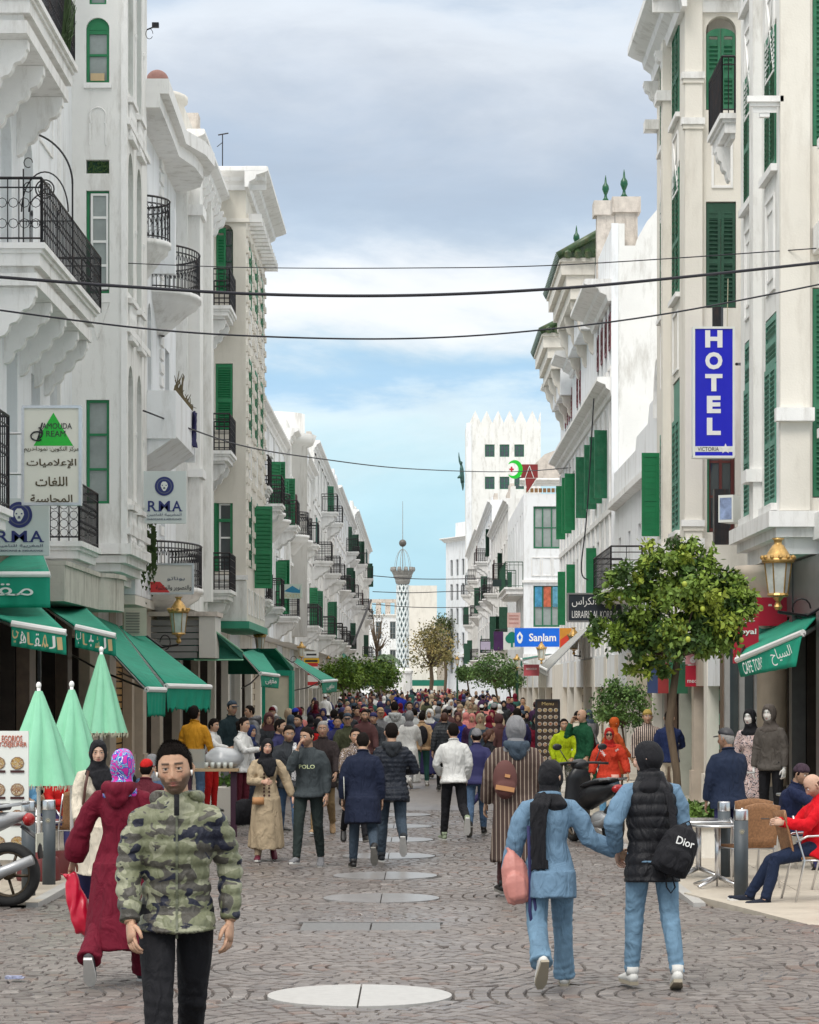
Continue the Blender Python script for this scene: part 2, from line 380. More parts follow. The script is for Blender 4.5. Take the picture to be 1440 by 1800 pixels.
    def bracket(s, u, z, out, h, w_=.18, m=TRIM, name='corbel', scal=3):
        pts = [(0, z), (-out, z), (-out, z-h*.14)]
        for k in range(scal):
            x0 = -out*(1-(k+.15)/scal); x1 = -out*(1-(k+1)/scal); z0 = z-h*(.14+.86*k/scal); z1 = z-h*(.14+.86*(k+1)/scal)
            pts += [(x0, z0-(z0-z1)*.1), (x0+(x1-x0)*.15, z0-(z0-z1)*.55), (x0+(x1-x0)*.5, z1+(z0-z1)*.12), (x1-.001, z1)]
        return s.put(s.mb().prism(pts, 'x', u-w_/2, u+w_/2), name, m)
    def railing(s, u0, u1, z, out, h=.95, m=IRON, step=.11, style='plain', ends=(True, True), name='railing', bowl=0):
        b = s.mb()
        path = []
        if ends[0]: path.append([(u0, -.02), (u0, -out)])
        path.append([(u0, -out), (u1, -out)])
        if ends[1]: path.append([(u1, -out), (u1, -.02)])
        for (a, c) in path:
            A = Vector((a[0], a[1], 0)); C_ = Vector((c[0], c[1], 0)); Ln = (C_-A).length; d = (C_-A)/Ln
            def bar(z0, r): b.tube([A+Vector((0, 0, z0)), C_+Vector((0, 0, z0))], r, 4)
            bar(z+h, .022); bar(z+.07, .014); bar(z+h-.14, .012)
            if style == 'grid': bar(z+h*.5, .01); bar(z+h*.66, .01); bar(z+.2, .01)
            n = max(1, int(Ln/step))
            for i in range(n+1):
                p = A+d*Ln*i/n; r = .018 if i in (0, n) else .009
                b.tube([p+Vector((0, 0, z)), p+Vector((0, 0, z+h))], r, 4, cap=False)
                if i < n and style in ('scroll', 'arches'):
                    q = p+d*Ln*.5/n; st = Ln/n
                    if style == 'scroll':
                        for zz, rr in ((z+h*.3, st*.42), (z+h*.62, st*.42)):
                            b.tube([q+d*math.cos(t_)*rr+Vector((0, 0, zz+math.sin(t_)*rr)) for t_ in [k*math.pi/4 for k in range(9)]], .007, 3, cap=False)
                    else:
                        b.tube([q+d*math.cos(t_)*st+Vector((0, 0, z+h-.16-st*1.1+math.sin(t_)*st)) for t_ in [k*math.pi/6 for k in range(7)]], .008, 3, cap=False)
        return s.put(b, name, m)
    def round_balcony(s, u, z, rad, dep=None, h=.95, m=TRIM, ts=10, style='arches', wire=True, taper=.9):
        """half-round slab on a tapering bowl"""
        dep = dep or rad; b = s.mb()
        def ring(r, zz): return [(u+rad*r*math.cos(math.pi+math.pi*k/ts), dep*r*math.sin(math.pi+math.pi*k/ts), zz) for k in range(ts+1)]
        prof = [(1, z), (1, z-.10), (.93, z-.12), (.9, z-.22), (.7, z-.34), (.42, z-.34-.28*taper), (.15, z-.34-.55*taper)]
        vs = []; 
        for r, zz in prof: vs += ring(r, zz)
        n = ts+1; fs = [(i*n+k, i*n+k+1, (i+1)*n+k+1, (i+1)*n+k) for i in range(len(prof)-1) for k in range(ts)]
        fs += [tuple(range(n))[::-1]]
        b.add(vs, fs); s.put(b, 'balcony_slab', m, True)
        if wire:
            b = s.mb(); nb = int(math.pi*(rad+dep)/2/.13)
            def pt(a, zz, r=.95): return Vector((u+rad*r*math.cos(a), dep*r*math.sin(a), zz))
            for zz, r_ in ((z+h, .022), (z+.06, .014), (z+h-.13, .01)): b.tube([pt(math.pi+math.pi*k/20, zz) for k in range(21)], r_, 4)
            for i in range(nb+1):
                a = math.pi+math.pi*i/nb; b.tube([pt(a, z), pt(a, z+h)], .009, 4, cap=False)
                if i < nb:
                    st = math.pi/nb
                    b.tube([pt(a+st*(.5+.95*math.cos(t_)), z+h-.3+.16*math.sin(t_)) for t_ in [k*math.pi/6 for k in range(7)]], .008, 3, cap=False)
                    b.tube([pt(a+st*.5+st*.4*math.cos(t_), z+.32+.09*math.sin(t_)) for t_ in [k*math.pi/3 for k in range(7)]], .006, 3, cap=False)
            s.put(b, 'railing', IRON)
    def panel(s, u0, u1, z0, z1, m=TRIM, t_=.045, d=.03, name='moulding', cross=False):
        b = s.mb(); b.box(u0, u1, -d, -.001, z1-t_, z1); b.box(u0, u1, -d, -.001, z0, z0+t_); b.box(u0, u0+t_, -d, -.001, z0+t_, z1-t_); b.box(u1-t_, u1, -d, -.001, z0+t_, z1-t_)
        if cross:
            um, zm = (u0+u1)/2, (z0+z1)/2; w_ = u1-u0; h = z1-z0
            for sg in (1, -1):
                a = math.atan2(h, w_*sg); T = Matrix.Translation((um, 0, zm)) @ Matrix.Rotation(-a, 4, 'Y'); ln = math.hypot(w_, h)/2-.05
                b.box(-ln, ln, -d+.003*sg, -.002, -t_*.4, t_*.4, T)
        return s.put(b, name, m)
def bld(label, x, y, cat='building', name='building', group=None):
    return thing(name, label, cat, (x, y, 0), group)

# ================================================================ ground
def ground():
    b = MB(); xs = [-600, -60, -14, 14, 60, 600]; ys = [-40, 0, 10, 14, 18, 20, 22, 24, 26, 28, 32, 40, 50, 60, 75, 90, 105, 120, 140, 160, 180, 200, 300, 600, 1500]
    vs = [(x, y, g(y)-.09) for y in ys for x in xs]; n = len(xs)
    b.add(vs, [(j*n+i, j*n+i+1, (j+1)*n+i+1, (j+1)*n+i) for j in range(len(ys)-1) for i in range(n-1)])
    o = b.build('ground', CONC); o['kind'] = 'structure'
ground()
PAVEM = mat('sett_joint_grit', (.058, .050, .045), .8, var=.3, vs=20, bump=.5)
SETT = mat('porphyry_sett', attr='Col', rough=.33, var=.16, vs=28, bump=.35, bs=70, spec=.55)
# smooth wetness: patches of lower roughness
def wet(m, lo, hi, sc=.35):
    nt = m.node_tree; N = nt.nodes; L = nt.links; tcn = N.new('ShaderNodeTexCoord'); nn = N.new('ShaderNodeTexNoise'); nn.inputs['Scale'].default_value = sc; nn.inputs['Detail'].default_value = 4
    L.new(tcn.outputs['Object'], nn.inputs['Vector']); r_ = N.new('ShaderNodeMapRange'); L.new(nn.outputs['Fac'], r_.inputs[0]); r_.inputs[1].default_value = .35; r_.inputs[2].default_value = .65; r_.inputs[3].default_value = lo; r_.inputs[4].default_value = hi
    L.new(r_.outputs[0], N['Principled BSDF'].inputs['Roughness'])
wet(SETT, .30, .52)
FARP = mat('distant_setts', (.165, .145, .132), .42, var=.3, vs=9, bump=.5, bs=9, stretch=(1, .6, 1)); wet(FARP, .32, .5)
def strip(name, x0, x1, d0, d1, dz, m, n=40, kind='structure', parent=None):
    b = MB(); vs = []
    for j in range(n+1):
        d = d0+(d1-d0)*j/n; vs += [(x0, d, g(d)+dz), (x1, d, g(d)+dz)]
    b.add(vs, [(2*j, 2*j+1, 2*j+3, 2*j+2) for j in range(n)]); o = b.build(name, m)
    if kind: o['kind'] = kind
    return o
XL, XR = -3.75, 2.72
strip('street_bed', -5.6, 5.6, 8, 46, -.016, PAVEM, 60)
strip('street', XL, XR, 46, 265, 0, FARP, 80)
strip('plaza', -40, 40, 265, 420, 0, FARP, 10)
discs = [(16.8, .6), (26.7, .6), (29.9, .6), (33.4, .6), (37.0, .6), (40.6, .6), (44.3, .6)]
def in_disc(x, y):
    for d, r in discs:
        if (x+.38)**2+(y-d)**2 < (r+.05)**2: return True
    return abs(x+.42) < .64 and abs(y-22.6) < .42
def kerb_l(y): return XL if y > 25.4 else -5.5
def kerb_r(y):
    if y > 26.6: return XR
    if y > 22.3: return XR+(26.6-y)/4.3*.9+0.02
    return 5.4
def setts():
    rr = random.Random(3); cand = []
    colsx = [-.38+2.3*k for k in range(-3, 4)]
    cents = []
    for ci, cx in enumerate(colsx):
        y = 9.0+(1.65 if (ci-3) % 2 else 0)-.5
        while y < 48: cents.append((cx, y)); y += 3.35
    cents = [(cx, cy) for cx, cy in cents]
    for cx, cy in cents:
        r = .10
        while r < 2.3:
            n = max(4, int(2*math.pi*r/.135)); ph = rr.random()*6
            for k in range(n):
                a = ph+2*math.pi*k/n; x = cx+r*math.cos(a); y = cy+r*math.sin(a)
                if y < 13.6 or y > 46 or x < kerb_l(y)+.05 or x > kerb_r(y)-.05 or abs(x) > .172*y+.8: continue
                dd = r*r
                ok = True
                for ox, oy in cents:
                    if abs(ox-x) < 2.3 and abs(oy-y) < 2.3 and (ox-x)**2+(oy-y)**2 < dd-1e-4: ok = False; break
                if not ok or in_disc(x, y): continue
                cand.append((x, y, a, 2*math.pi*r/n))
            r += .118
    return cand
SC = setts()
def sett_geo(x, y, a, ln, rr):
    hw = .118/2*.93; hl = ln/2*.945; z = g(y)+rr.uniform(-.003, .0035); ca, sa = math.cos(a), math.sin(a); c = []
    tx, ty = rr.uniform(-.02, .02), rr.uniform(-.02, .02)
    for (p, q, k) in [(-1, -1, 1), (1, -1, 1), (1, 1, 1), (-1, 1, 1), (-1, -1, .86), (1, -1, .86), (1, 1, .86), (-1, 1, .86)]:
        j = rr.uniform(.9, 1.03); lx, ly = p*hw*k*j, q*hl*k*j
        c.append((x+lx*ca-ly*sa, y+lx*sa+ly*ca, z+(-.016 if k == 1 else 0)+lx*tx+ly*ty))
    f = [(4, 5, 6, 7), (0, 1, 5, 4), (1, 2, 6, 5), (2, 3, 7, 6), (3, 0, 4, 7)]
    t_ = rr.random(); base = (.162, .140, .128) if t_ < .55 else (.136, .116, .107) if t_ < .8 else (.19, .168, .155) if t_ < .95 else (.165, .118, .098)
    v = rr.uniform(.86, 1.13); return c, f, tuple(q*v for q in base)
def col_mesh(name, V, Fc, cols_per_face):
    me = bpy.data.meshes.new(name); me.from_pydata(V, [], Fc); ca = me.color_attributes.new('Col', 'FLOAT_COLOR', 'CORNER')
    arr = np.ones((len(me.loops), 4)); i = 0
    cnt = np.array([len(f) for f in Fc]); arr[:, :3] = np.repeat(np.array(cols_per_face), cnt, axis=0); ca.data.foreach_set('color', arr.ravel()); me.update(); return me
def lay_setts():
    rr = random.Random(5); vis = sorted([c for c in SC], key=lambda c: (c[1] < 15.35, c[1]))
    root = bpy.data.objects.new('paved_street', None); COL.objects.link(root); root['kind'] = 'structure'
    near, rest = vis[:300], vis[300:]
    for (x, y, a, ln) in near:
        c, f, col = sett_geo(0, y, a, ln, rr); z0 = g(y); c = [(p[0], p[1]-y, p[2]-z0) for p in c]
        me = col_mesh('sett', c, f, [col]*5); me.materials.append(SETT); o = link('sett', me, root, (x, y, z0))
    V, Fc, Cc = [], [], []
    for (x, y, a, ln) in rest:
        c, f, col = sett_geo(x, y, a, ln, rr); o = len(V); V += c; Fc += [tuple(i+o for i in q) for q in f]; Cc += [col]*5
    me = col_mesh('setts', V, Fc, Cc); me.materials.append(SETT); o = link('setts', me, root); o['kind'] = 'stuff'
    return root
PST = lay_setts()
DISCM = mat('pale_granite', (.43, .42, .40), .4, var=.12, vs=14, bump=.1, bs=90)
DISC2 = mat('worn_granite', (.25, .24, .235), .3, var=.2, vs=10, bump=.1, bs=90)
for d, r in discs:
    for sg in (-1, 1):
        b = MB(); pts = [(-.38+sg*.006, d-r)]+[(-.38+sg*r*math.cos(a), d+r*math.sin(a)) for a in [-math.pi/2+math.pi*k/24 for k in range(1, 24)]]+[(-.38+sg*.006, d+r)]
        b.prism(pts if sg > 0 else pts[::-1], 'z', g(d)-.04, g(d)+.006); o = b.build('granite_half_disc', DISCM if d < 20 else DISC2, PST)
b = MB(); z = g(22.6)
for k in range(2): b.box(-1.02+k*.615, -1.02+k*.615+.60, 22.24, 22.96, z-.03, z+.003)
b.box(-1.06, .22, 22.18, 22.225, z-.03, z+.006); b.box(-1.06, .22, 22.975, 23.02, z-.03, z+.006)
b.build('manhole_cover', mat('manhole_metal', (.17, .165, .16), .4, metal=.3, var=.3, vs=25, bump=.6, bs=40), PST)
# pavements of slabs
SLAB = mat('pavement_slab', (.47, .42, .345), .5, var=.13, vs=2.2, bump=.15, bs=60, dirt=((.20, .17, .14), .5, 2.5)); wet(SLAB, .38, .62, .8)
def pavement(name, x0, x1, d0, d1, cut=None):
    o = strip(name, x0, x1, d0, d1, .028, CONC, 60); n = 0
    tiles = []
    y = d0
    while y < d1 and n < 300:
        x = x0
        while x < x1-.05:
            w_, l_ = min(.62, x1-x), .62
            if cut is None or cut(x+w_/2, y+l_/2): tiles.append((x, y, w_, l_))
            x += .62
        y += .62
    for (x, y, w_, l_) in tiles[:300]:
        e = .004; b = MB(); za, zb = g(y)+.045, g(y+l_)+.045
        b.add([(e, e, 0), (w_-e, e, 0), (w_-e, l_-e, zb-za), (e, l_-e, zb-za), (e, e, -.03), (w_-e, e, -.03), (w_-e, l_-e, zb-za-.03), (e, l_-e, zb-za-.03)], [(0, 1, 2, 3), (4, 5, 1, 0), (5, 6, 2, 1), (6, 7, 3, 2), (7, 4, 0, 3)])
        me = b.data('paving_slab'); me.materials.append(SLAB); link('paving_slab', me, o, (x, y, za))
pavement('pavement', -6.8, XL, 25.5, 60)
pavement('pavement', XR+.02, 6.9, 26.6, 60)
# slanting corner of the right terrace
b = MB(); c = [(XR+.02, 26.6), (3.62, 22.3), (7.0, 21.6), (7.0, 26.6)]
b.prism(c, 'z', g(25)-.1, g(25)+.045); b.build('pavement', SLAB)['kind'] = 'structure'
for (x0, x1) in ((-6.8, XL), (XR, 6.9)):
    strip('pavement', x0, x1, 60, 262, .045, SLAB, 60)
b = MB()
for j in range(70):
    d = 25.5+j*3.4
    for xx in (XL-.12, XR): b.box(xx, xx+.12, d, d+3.38, g(d+1.7)-.1, g(d+1.7)+.052)
o = b.build('kerb', DISCM); o['kind'] = 'structure'
def shopfront(f, u0, u1, bays, ztop=4.3, depth=3.0, pm=STONE, z0=-.3):
    """bays: (ua, ub, kind) openings; pillars fill the rest"""
    cur = u0; pl = pm if isinstance(pm, tuple) else (pm,); ki = 0
    for (a, b_, kind) in sorted(bays)+[(u1, u1, None)]:
        ki += 1; pm = pl[ki % len(pl)]
        if a > cur+.05:
            f.put(f.mb().box(cur, a, 0, .22, z0, ztop), 'pillar', pm)
            f.put(f.mb().box(cur-.03, a+.03, -.04, .2, z0, .45), 'plinth', pm)
        cur = b_
        if kind is None: break
        zt = ztop-.85
        f.put(f.mb().box(a, b_, .02, .5, zt, ztop), 'lintel', WHITE2 if kind != 'dark' else pm)
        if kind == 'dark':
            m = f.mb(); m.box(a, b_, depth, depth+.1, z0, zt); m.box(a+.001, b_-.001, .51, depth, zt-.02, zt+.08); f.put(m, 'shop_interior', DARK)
            m = f.mb(); m.box(a-.08, a, .24, depth, z0, zt); f.put(m, 'shop_side_wall', mat('shaded_brown_interior', (.035, .025, .02), .8, var=.5)); m = f.mb().box(b_, b_+.08, .24, depth, z0, zt); f.put(m, 'shop_side_wall', mat('shaded_brown_interior'))  # side walls coloured very dark brown, indoor shade put into the colour
            m = f.mb(); rq = random.Random(int(a*10)+int(ztop*7))
            for q in range(int((b_-a)*9)):
                x_ = a+.1+rq.random()*(b_-a-.5); y_ = .5+rq.random()*1.2; z_ = rq.choice([.3, .8, 1.25, 1.7]); m.cur = rq.randrange(5); m.box(x_, x_+rq.uniform(.08, .3), y_, y_+.15, z_, z_+rq.uniform(.1, .32))
            m.mats = [mat(f'goods_{i_}', c_, .6, var=.3) for i_, c_ in enumerate([(.35, .05, .03), (.30, .26, .18), (.06, .09, .16), (.22, .13, .05), (.40, .38, .34)])]; m.mi = m.mi; f.put(m, 'shelf_goods', None, kind='stuff')
            for q in range(2): f.put(f.mb().box(a+(b_-a)*(q+1)/3-.03, a+(b_-a)*(q+1)/3+.03, .3, .36, z0, zt), 'door_post', ALU if q else DARK)
        elif kind in ('roll', 'rollg', 'rollb'):
            m = {'roll': mat('cream_roller', (.50, .43, .32), .6, var=.1), 'rollg': GREEN3, 'rollb': mat('brown_roller', (.33, .25, .16), .6)}[kind]
            b = f.mb(); n = int((zt+.1)/.22)
            for i in range(n): b.box(a, b_, .22+(.02 if i % 2 else 0), .27, .02+i*.22, .02+(i+1)*.22-.015)
            b.box(a, b_, .28, .32, 0, zt); f.put(b, 'roller_shutter', m, kind='stuff')
        elif kind == 'glass':
            f.put(f.mb().box(a, b_, .2, .22, .4, zt), 'shop_window', GLASS); f.put(f.mb().box(a, b_, .15, .28, z0, .4), 'shop_stall', CREAM)
            f.put(f.mb().box((a+b_)/2-.03, (a+b_)/2+.03, .14, .195, .4, zt), 'mullion', WPAINT)
        elif kind == 'vert':
            b = f.mb(); n = int((b_-a)/.3)
            for i in range(n): b.box(a+(b_-a)*i/n, a+(b_-a)*(i+.86)/n, .2, .26, z0, zt)
            b.box(a, b_, .27, .3, z0, zt); f.put(b, 'panelled_door', mat('pale_green_doors', (.42, .45, .38), .6, var=.1), kind='stuff')
        elif kind == 'wood':
            n = int((zt-.2)/.16); me = f.mesh(('wd', round(b_-a, 2)), lambda: _lm(MB().box(0, b_-a, 0, .03, 0, .12), 'wooden_slat', mat('varnished_pine', (.44, .25, .08), .5, var=.25, vs=6, stretch=(1, 1, 8))))
            f.put(f.mb().box(a, b_, .3, .34, z0, zt), 'backing_board', mat('dark_wood', (.05, .03, .02), .7))
            for i in range(n): f.inst('wooden_slat', me, a, .24, .1+i*.16)
def _lm(b, name, m):
    me = b.data(name); me.materials.append(m); return me
# ================================================================ L1 near building with the big balconies
r = bld('white building with big wrought iron balconies, cut off by the left edge of the photo', -6.5, 34)
f = Fac(r, -6.5, 30, 90)
ops = [(10.2, 11.3, 8.75, 11.2, 'point'), (12.6, 13.6, 8.75, 11.2, 'point'), (10.2, 11.4, 12.3, 14.8, 'round'), (13.2, 14.4, 12.3, 14.8, 'round'), (8.7, 9.6, 4.5, 7.3), (13.4, 14.4, 4.5, 7.3), (15.6, 16.5, 6.2, 8.0, 'point'), (10.8, 11.9, 4.5, 7.6)]
f.wall(0, 18.5, 4.3, 17.5, ops, WHITE2, .35); f.mass(0, 18.5, 4.3, 17.5, 7, WHITE2, .36)
for o in ops: f.window((o[0]+o[1])/2, o[2], o[1]-o[0]-.04, (o[3]-o[2])*.86, GREEN2 if o[2] > 12 else WPAINT, GLASSL, 2, 3, .25)
f.slab(8.6, 15.4, 8.67, .92, TRIM, .42); f.railing(8.66, 15.854, 8.67, .86, .97, style='scroll', step=.16)
f.put(f.mb().box(8.75, 15.25, -.78, -.001, 8.05, 8.24), 'slab_moulding', TRIM)
for u in (9.0, 10.6, 12.2, 13.8, 15.0): f.bracket(u, 8.045, .74, .95, .2, scal=4)
f.slab(7.6, 12.4, 12.2, .92, TRIM, .42); f.railing(7.66, 12.34, 12.2, .86, .97, style='scroll', step=.13)
f.put(f.mb().box(7.75, 12.25, -.78, -.001, 11.58, 11.77), 'slab_moulding', TRIM)
for u in (8.2, 9.8, 11.9): f.bracket(u, 11.575, .74, .95, .2, scal=4)
b = f.mb()
for k in range(60): b.tube([(11.2+rnd.uniform(-.4, .6), -.86, 12.3), (11.2+rnd.uniform(-.6, .8), -.95, 12.3+rnd.uniform(.2, .9))], [.012, .004], 3)
f.put(b, 'potted_greenery', mat('balcony_leaf', (.05, .09, .03), .7), kind='stuff')
f.slab(12.9, 15.5, 4.45, .92, TRIM, .36); f.railing(12.96, 15.44, 4.45, .86, .97, style='scroll', step=.16)
f.slab(2.0, 5.6, 4.45, .92, TRIM, .36); f.railing(2.05, 5.55, 4.45, .86, 1.3, style='scroll', step=.16)
f.panel(14.3, 15.85, 11.4, 13.8); f.panel(15.6, 17.6, 8.6, 10.6)
f.put(f.mb().box(0, 18.4, -.10, -.001, 4.3, 4.42), 'string_course', TRIM)
f.put(f.mb().box(16.5, 16.62, -.06, -.001, 4.43, 17.5), 'pilaster', TRIM)
# arched iron divider on the middle balcony
d = 42.0; M = Matrix.Translation((-5.62, d, 9.6)); b = MB(M)
def arc(b, cx, cz, rx, rz, a0, a1, rad=.012, n=18, y=0): b.tube([(cx+rx*math.cos(R(a0+(a1-a0)*k/n)), y, cz+rz*math.sin(R(a0+(a1-a0)*k/n))) for k in range(n+1)], rad, 4)
b.tube([(0, 0, -.93), (0, 0, .6)], .014, 4); arc(b, -.86, .6, .86, .86, 0, 95, .016); b.tube([(-.8, 0, -.9), (-.8, 0, .85)], .012, 4)
arc(b, -.45, .15, .38, .65, 0, 180); arc(b, -.45, .15, .26, .3, 0, 180); arc(b, -.45, .52, .15, .15, 0, 360); arc(b, -.45, .52, .11, .11, 0, 360, .006)
for k in range(4): arc(b, -.45+.055*math.cos(k*math.pi/2+.8), .52+.055*math.sin(k*math.pi/2+.8), .045, .045, 0, 360, .006, 8)
for x in (-.66, -.45, -.24):
    b.tube([(x, 0, -.9), (x, 0, .1)], .008, 4); b.ball((x, 0, .12), (.02, .02, .06), 6, 5); arc(b, x-.05, -.05, .045, .06, -90, 200, .006, 8); arc(b, x+.05, -.05, .045, .06, -20, 270, .006, 8)
arc(b, -.72, .95, .07, .08, 0, 300, .008, 10); arc(b, -.72, .55, .07, .08, 60, 360, .008, 10); b.tube([(-.86, 0, 0), (0, 0, 0)], .01, 4)
b.build('iron_divider', IRON, r)
shopfront(f, 0, 18.5, [(1, 4.6, 'dark'), (5.2, 8.8, 'dark'), (9.4, 13.2, 'dark'), (13.9, 17.9, 'dark')], 4.29, pm=mat('brown_marble', (.15, .10, .07), .4, var=.35, vs=4))
# ================================================================ L2 tower bay
r = bld('white corner tower bay with narrow green framed windows beside the big balconies', -6.5, 48.5, 'tower', 'corner_tower')
TX0, TX1, TD0, TD1 = -6.55, -5.48, 48.5, 52.2
f = Fac(r, TX0, TD0, 0); W = TX1-TX0-.004
wins = [(5.47, 7.42, None), (9.42, 11.35, None), (13.38, 14.6, 'round')]
uc = .535
ops = [(uc-.22, uc+.22, a, c, ar) for a, c, ar in wins]+[(uc-.22, uc+.22, 11.67, 11.93, None), (uc-.16, uc+.16, 14.85, 15.85, 'round')]
f.wall(0, W, 4.5, 17.5, ops, WHITE, .2)
f.window(uc, 5.47, .43, 1.95, GREEN2, GLASSL, 1, 3, .08); f.window(uc, 9.42, .43, 1.93, GREEN2, GLASSL, 1, 1, .10); f.window(uc+.03, 9.5, .33, 1.8, WPAINT, GLASSL, 1, 4, .06)
f.window(uc, 13.38, .43, 1.05, GREEN2, GLASSL, 1, 2, .08); f.put(f.mb().box(uc-.2, uc+.2, .06, .1, 14.3, 14.6), 'window_head', GREEN2); f.put(f.mb().box(uc-.14, uc+.12, .03, .05, 13.42, 13.56), 'cardboard', mat('cardboard', (.55, .42, .25), .8))
f.window(uc, 14.85, .32, .45, GREEN2, GLASSL, 1, 1, .08)
b = f.mb()
for k in range(120): p = Vector((rnd.uniform(uc-.2, uc+.2), rnd.uniform(.03, .12), rnd.uniform(11.68, 11.90))); b.add([p, p+Vector((.03, 0, .02)), p+Vector((0, .02, .04))], [(0, 1, 2)])
f.put(b, 'foliage', mat('niche_leaf', (.06, .12, .03), .7), kind='stuff')
f.put(f.mb().box(uc-.24, uc+.24, .15, .2, 11.6, 11.99), 'niche_back', GREEN4)
b = f.mb(); pts = [(uc+.15*math.cos(math.pi*k/10), 12.75+.16*math.sin(math.pi*k/10)**.9) for k in range(11)]
b.tube([(uc+.15, -.01, 12.2), (uc+.15, -.01, 12.6), (uc+.13, -.01, 12.62)]+[(p[0], -.01, p[1]) for p in pts]+[(uc-.13, -.01, 12.62), (uc-.15, -.01, 12.6), (uc-.15, -.01, 12.2)], .018, 4); f.put(b, 'moulding', TRIM)
b = f.mb(); b.tube([(uc-.22, -.005, 9.25), (uc+.22, -.005, 9.25), (uc, -.005, 8.55), (uc-.22, -.005, 9.25)], .015, 4); f.put(b, 'moulding', TRIM)
f.put(f.mb().box(uc-.26, uc+.26, -.05, -.001, 13.27, 13.36), 'sill', TRIM)
f.put(f.mb().box(W-.09, W+.02, -.05, .1, 4.5, 17.5), 'pilaster', TRIM)
# corbelled foot
for k, (o, z0, z1) in enumerate([(.10, 4.52, 4.72), (.0, 4.36, 4.515), (-.12, 4.2, 4.355), (-.3, 4.02, 4.195)]):
    f.put(f.mb().box(0, W+o, -o, 3.6, z0, z1), 'base_moulding', TRIM)
g2 = Fac(r, TX1, TD0+.004, 90); ops = []
for z0, z1 in ((5.6, 8.15), (9.5, 12.2), (13.3, 16.2)):
    for u in (.75, 2.25): ops.append((u-.42, u+.42, z0, z1, 'point'))
g2.wall(0, 3.7, 4.5, 17.5, ops, WHITE, .3); g2.mass(0.35, 3.69, 4.5, 17.5, 1.0, WHITE, .5)
for o in ops:
    u = (o[0]+o[1])/2
    if o[2] < 9: g2.put(g2.mb().box(o[0], o[1], .28, .3, o[2], o[3]), 'pane', GLASSL)
    else: g2.window(u, o[2], .8, o[3]-o[2]-.3, GREEN, GLASSL, 2, 3, .2)
    b = g2.mb()
    for k in range(5): uu = o[0]+.08+k*.17; b.lathe([(.03, 0), (.05, .05), (.03, .12), (.055, .35), (.03, .5), (.045, .6)], 8, (uu, -.03, o[2]-.85))
    b.box(o[0]-.05, o[1]+.05, -.1, -.001, o[2]-.22, o[2]-.12); b.box(o[0]-.05, o[1]+.05, -.1, -.001, o[2]-.93, o[2]-.855); g2.put(b, 'balustrade', TRIM)
    b = g2.mb(); b.lathe([(.07, 0), (.05, .08), (.04, .12), (.04, 1.2), (.075, 1.3), (.075, 1.36)], 8, (u+.75, .03, o[2])); g2.put(b, 'column', TRIM)
for z_ in (4.9, 8.7, 12.6): g2.put(g2.mb().box(-.03, 3.75, -.07, -.002, z_, z_+.12), 'string_course', TRIM)
# ================================================================ L3 rounded balconies
r = bld('white building with three stacked half round and boxy balconies under a curved roof slab', -5.7, 52.2)
f = Fac(r, -5.72, 52.2, 90)
ops = [(0.3, 1.0, 11.3, 13.3, None), (1.2, 1.9, 11.5, 13.0, None), (6.2, 7.2, 10.7, 13.1, None), (6.2, 7.2, 7.4, 9.7, None), (1.0, 1.8, 8.8, 10.3, 'point'), (2.4, 3.2, 8.2, 10.2, 'point'), (5.2, 6.2, 4.3, 6.5, None)]
f.wall(0, 8.8, 3.9, 14.0, ops, WHITE2, .3); f.mass(0, 8.8, 3.9, 14.0, 6, WHITE2, .31)
for o in ops[:6]: f.window((o[0]+o[1])/2, o[2], o[1]-o[0]-.03, o[3]-o[2]-.1, mat('grey_paint', (.35, .36, .36), .5), GLASSL, 2, 2, .2)
for i in range(31): f.put(f.mb().box(4.9-(i % 2)*.05, 5.5+(i % 2)*.05, -.05, -.001, 4.5+i*.3, 4.5+i*.3+.2), 'rusticated_block', TRIM)
f.round_balcony(.75, 11.12, .75, .66, .86); f.round_balcony(4.7, 10.6, 1.5, .95, .95)
f.put(f.mb().box(3.2, 3.5, -.5, -.001, 10.9, 12.3), 'fin_wall', WHITE2)
# boxy masonry balcony
b = f.mb(); b.prism([(-.82, 7.1), (-.82, 8.02), (-.70, 8.02), (-.70, 7.3), (0, 7.3), (0, 6.6), (-.25, 6.72)], 'x', .05, 4.3); f.put(b, 'balcony_parapet', WHITE2)
f.put(f.mb().box(-.02, .05, -.82, 0, 7.05, 8.02), 'balcony_parapet', WHITE2); f.put(f.mb().box(4.3, 4.4, -.84, 0, 6.95, 8.04), 'balcony_parapet', WHITE2)
f.panel(.4, 4.0, 7.3, 7.85); 
b = f.mb()
for i in range(46): u = .3+i*.09; p = (u, -.80+rnd.uniform(-.1, .1), 8.02+rnd.uniform(.05, .55) if i < 20 else 8.02+rnd.uniform(0, .3)); b.tube([(u, -.76, 8.02), (u+.05, -.78, 8.15), p], [.02, .018, .006], 3)
f.put(b, 'dried_plants', mat('dried_stalks', (.14, .11, .06), .9), kind='stuff')
b = f.mb(); b.grid(lambda a, c: Vector((3.6+a*.5+.1*c, -.86-.05*math.sin(a*9+c*5), 8.0-c*.75)), 8, 8); f.put(b, 'hanging_cloth', mat('navy_cloth', (.02, .02, .09), .8))
# first floor balcony with its sign
f.round_balcony(5.1, 4.2, 2.2, .95, .95); 
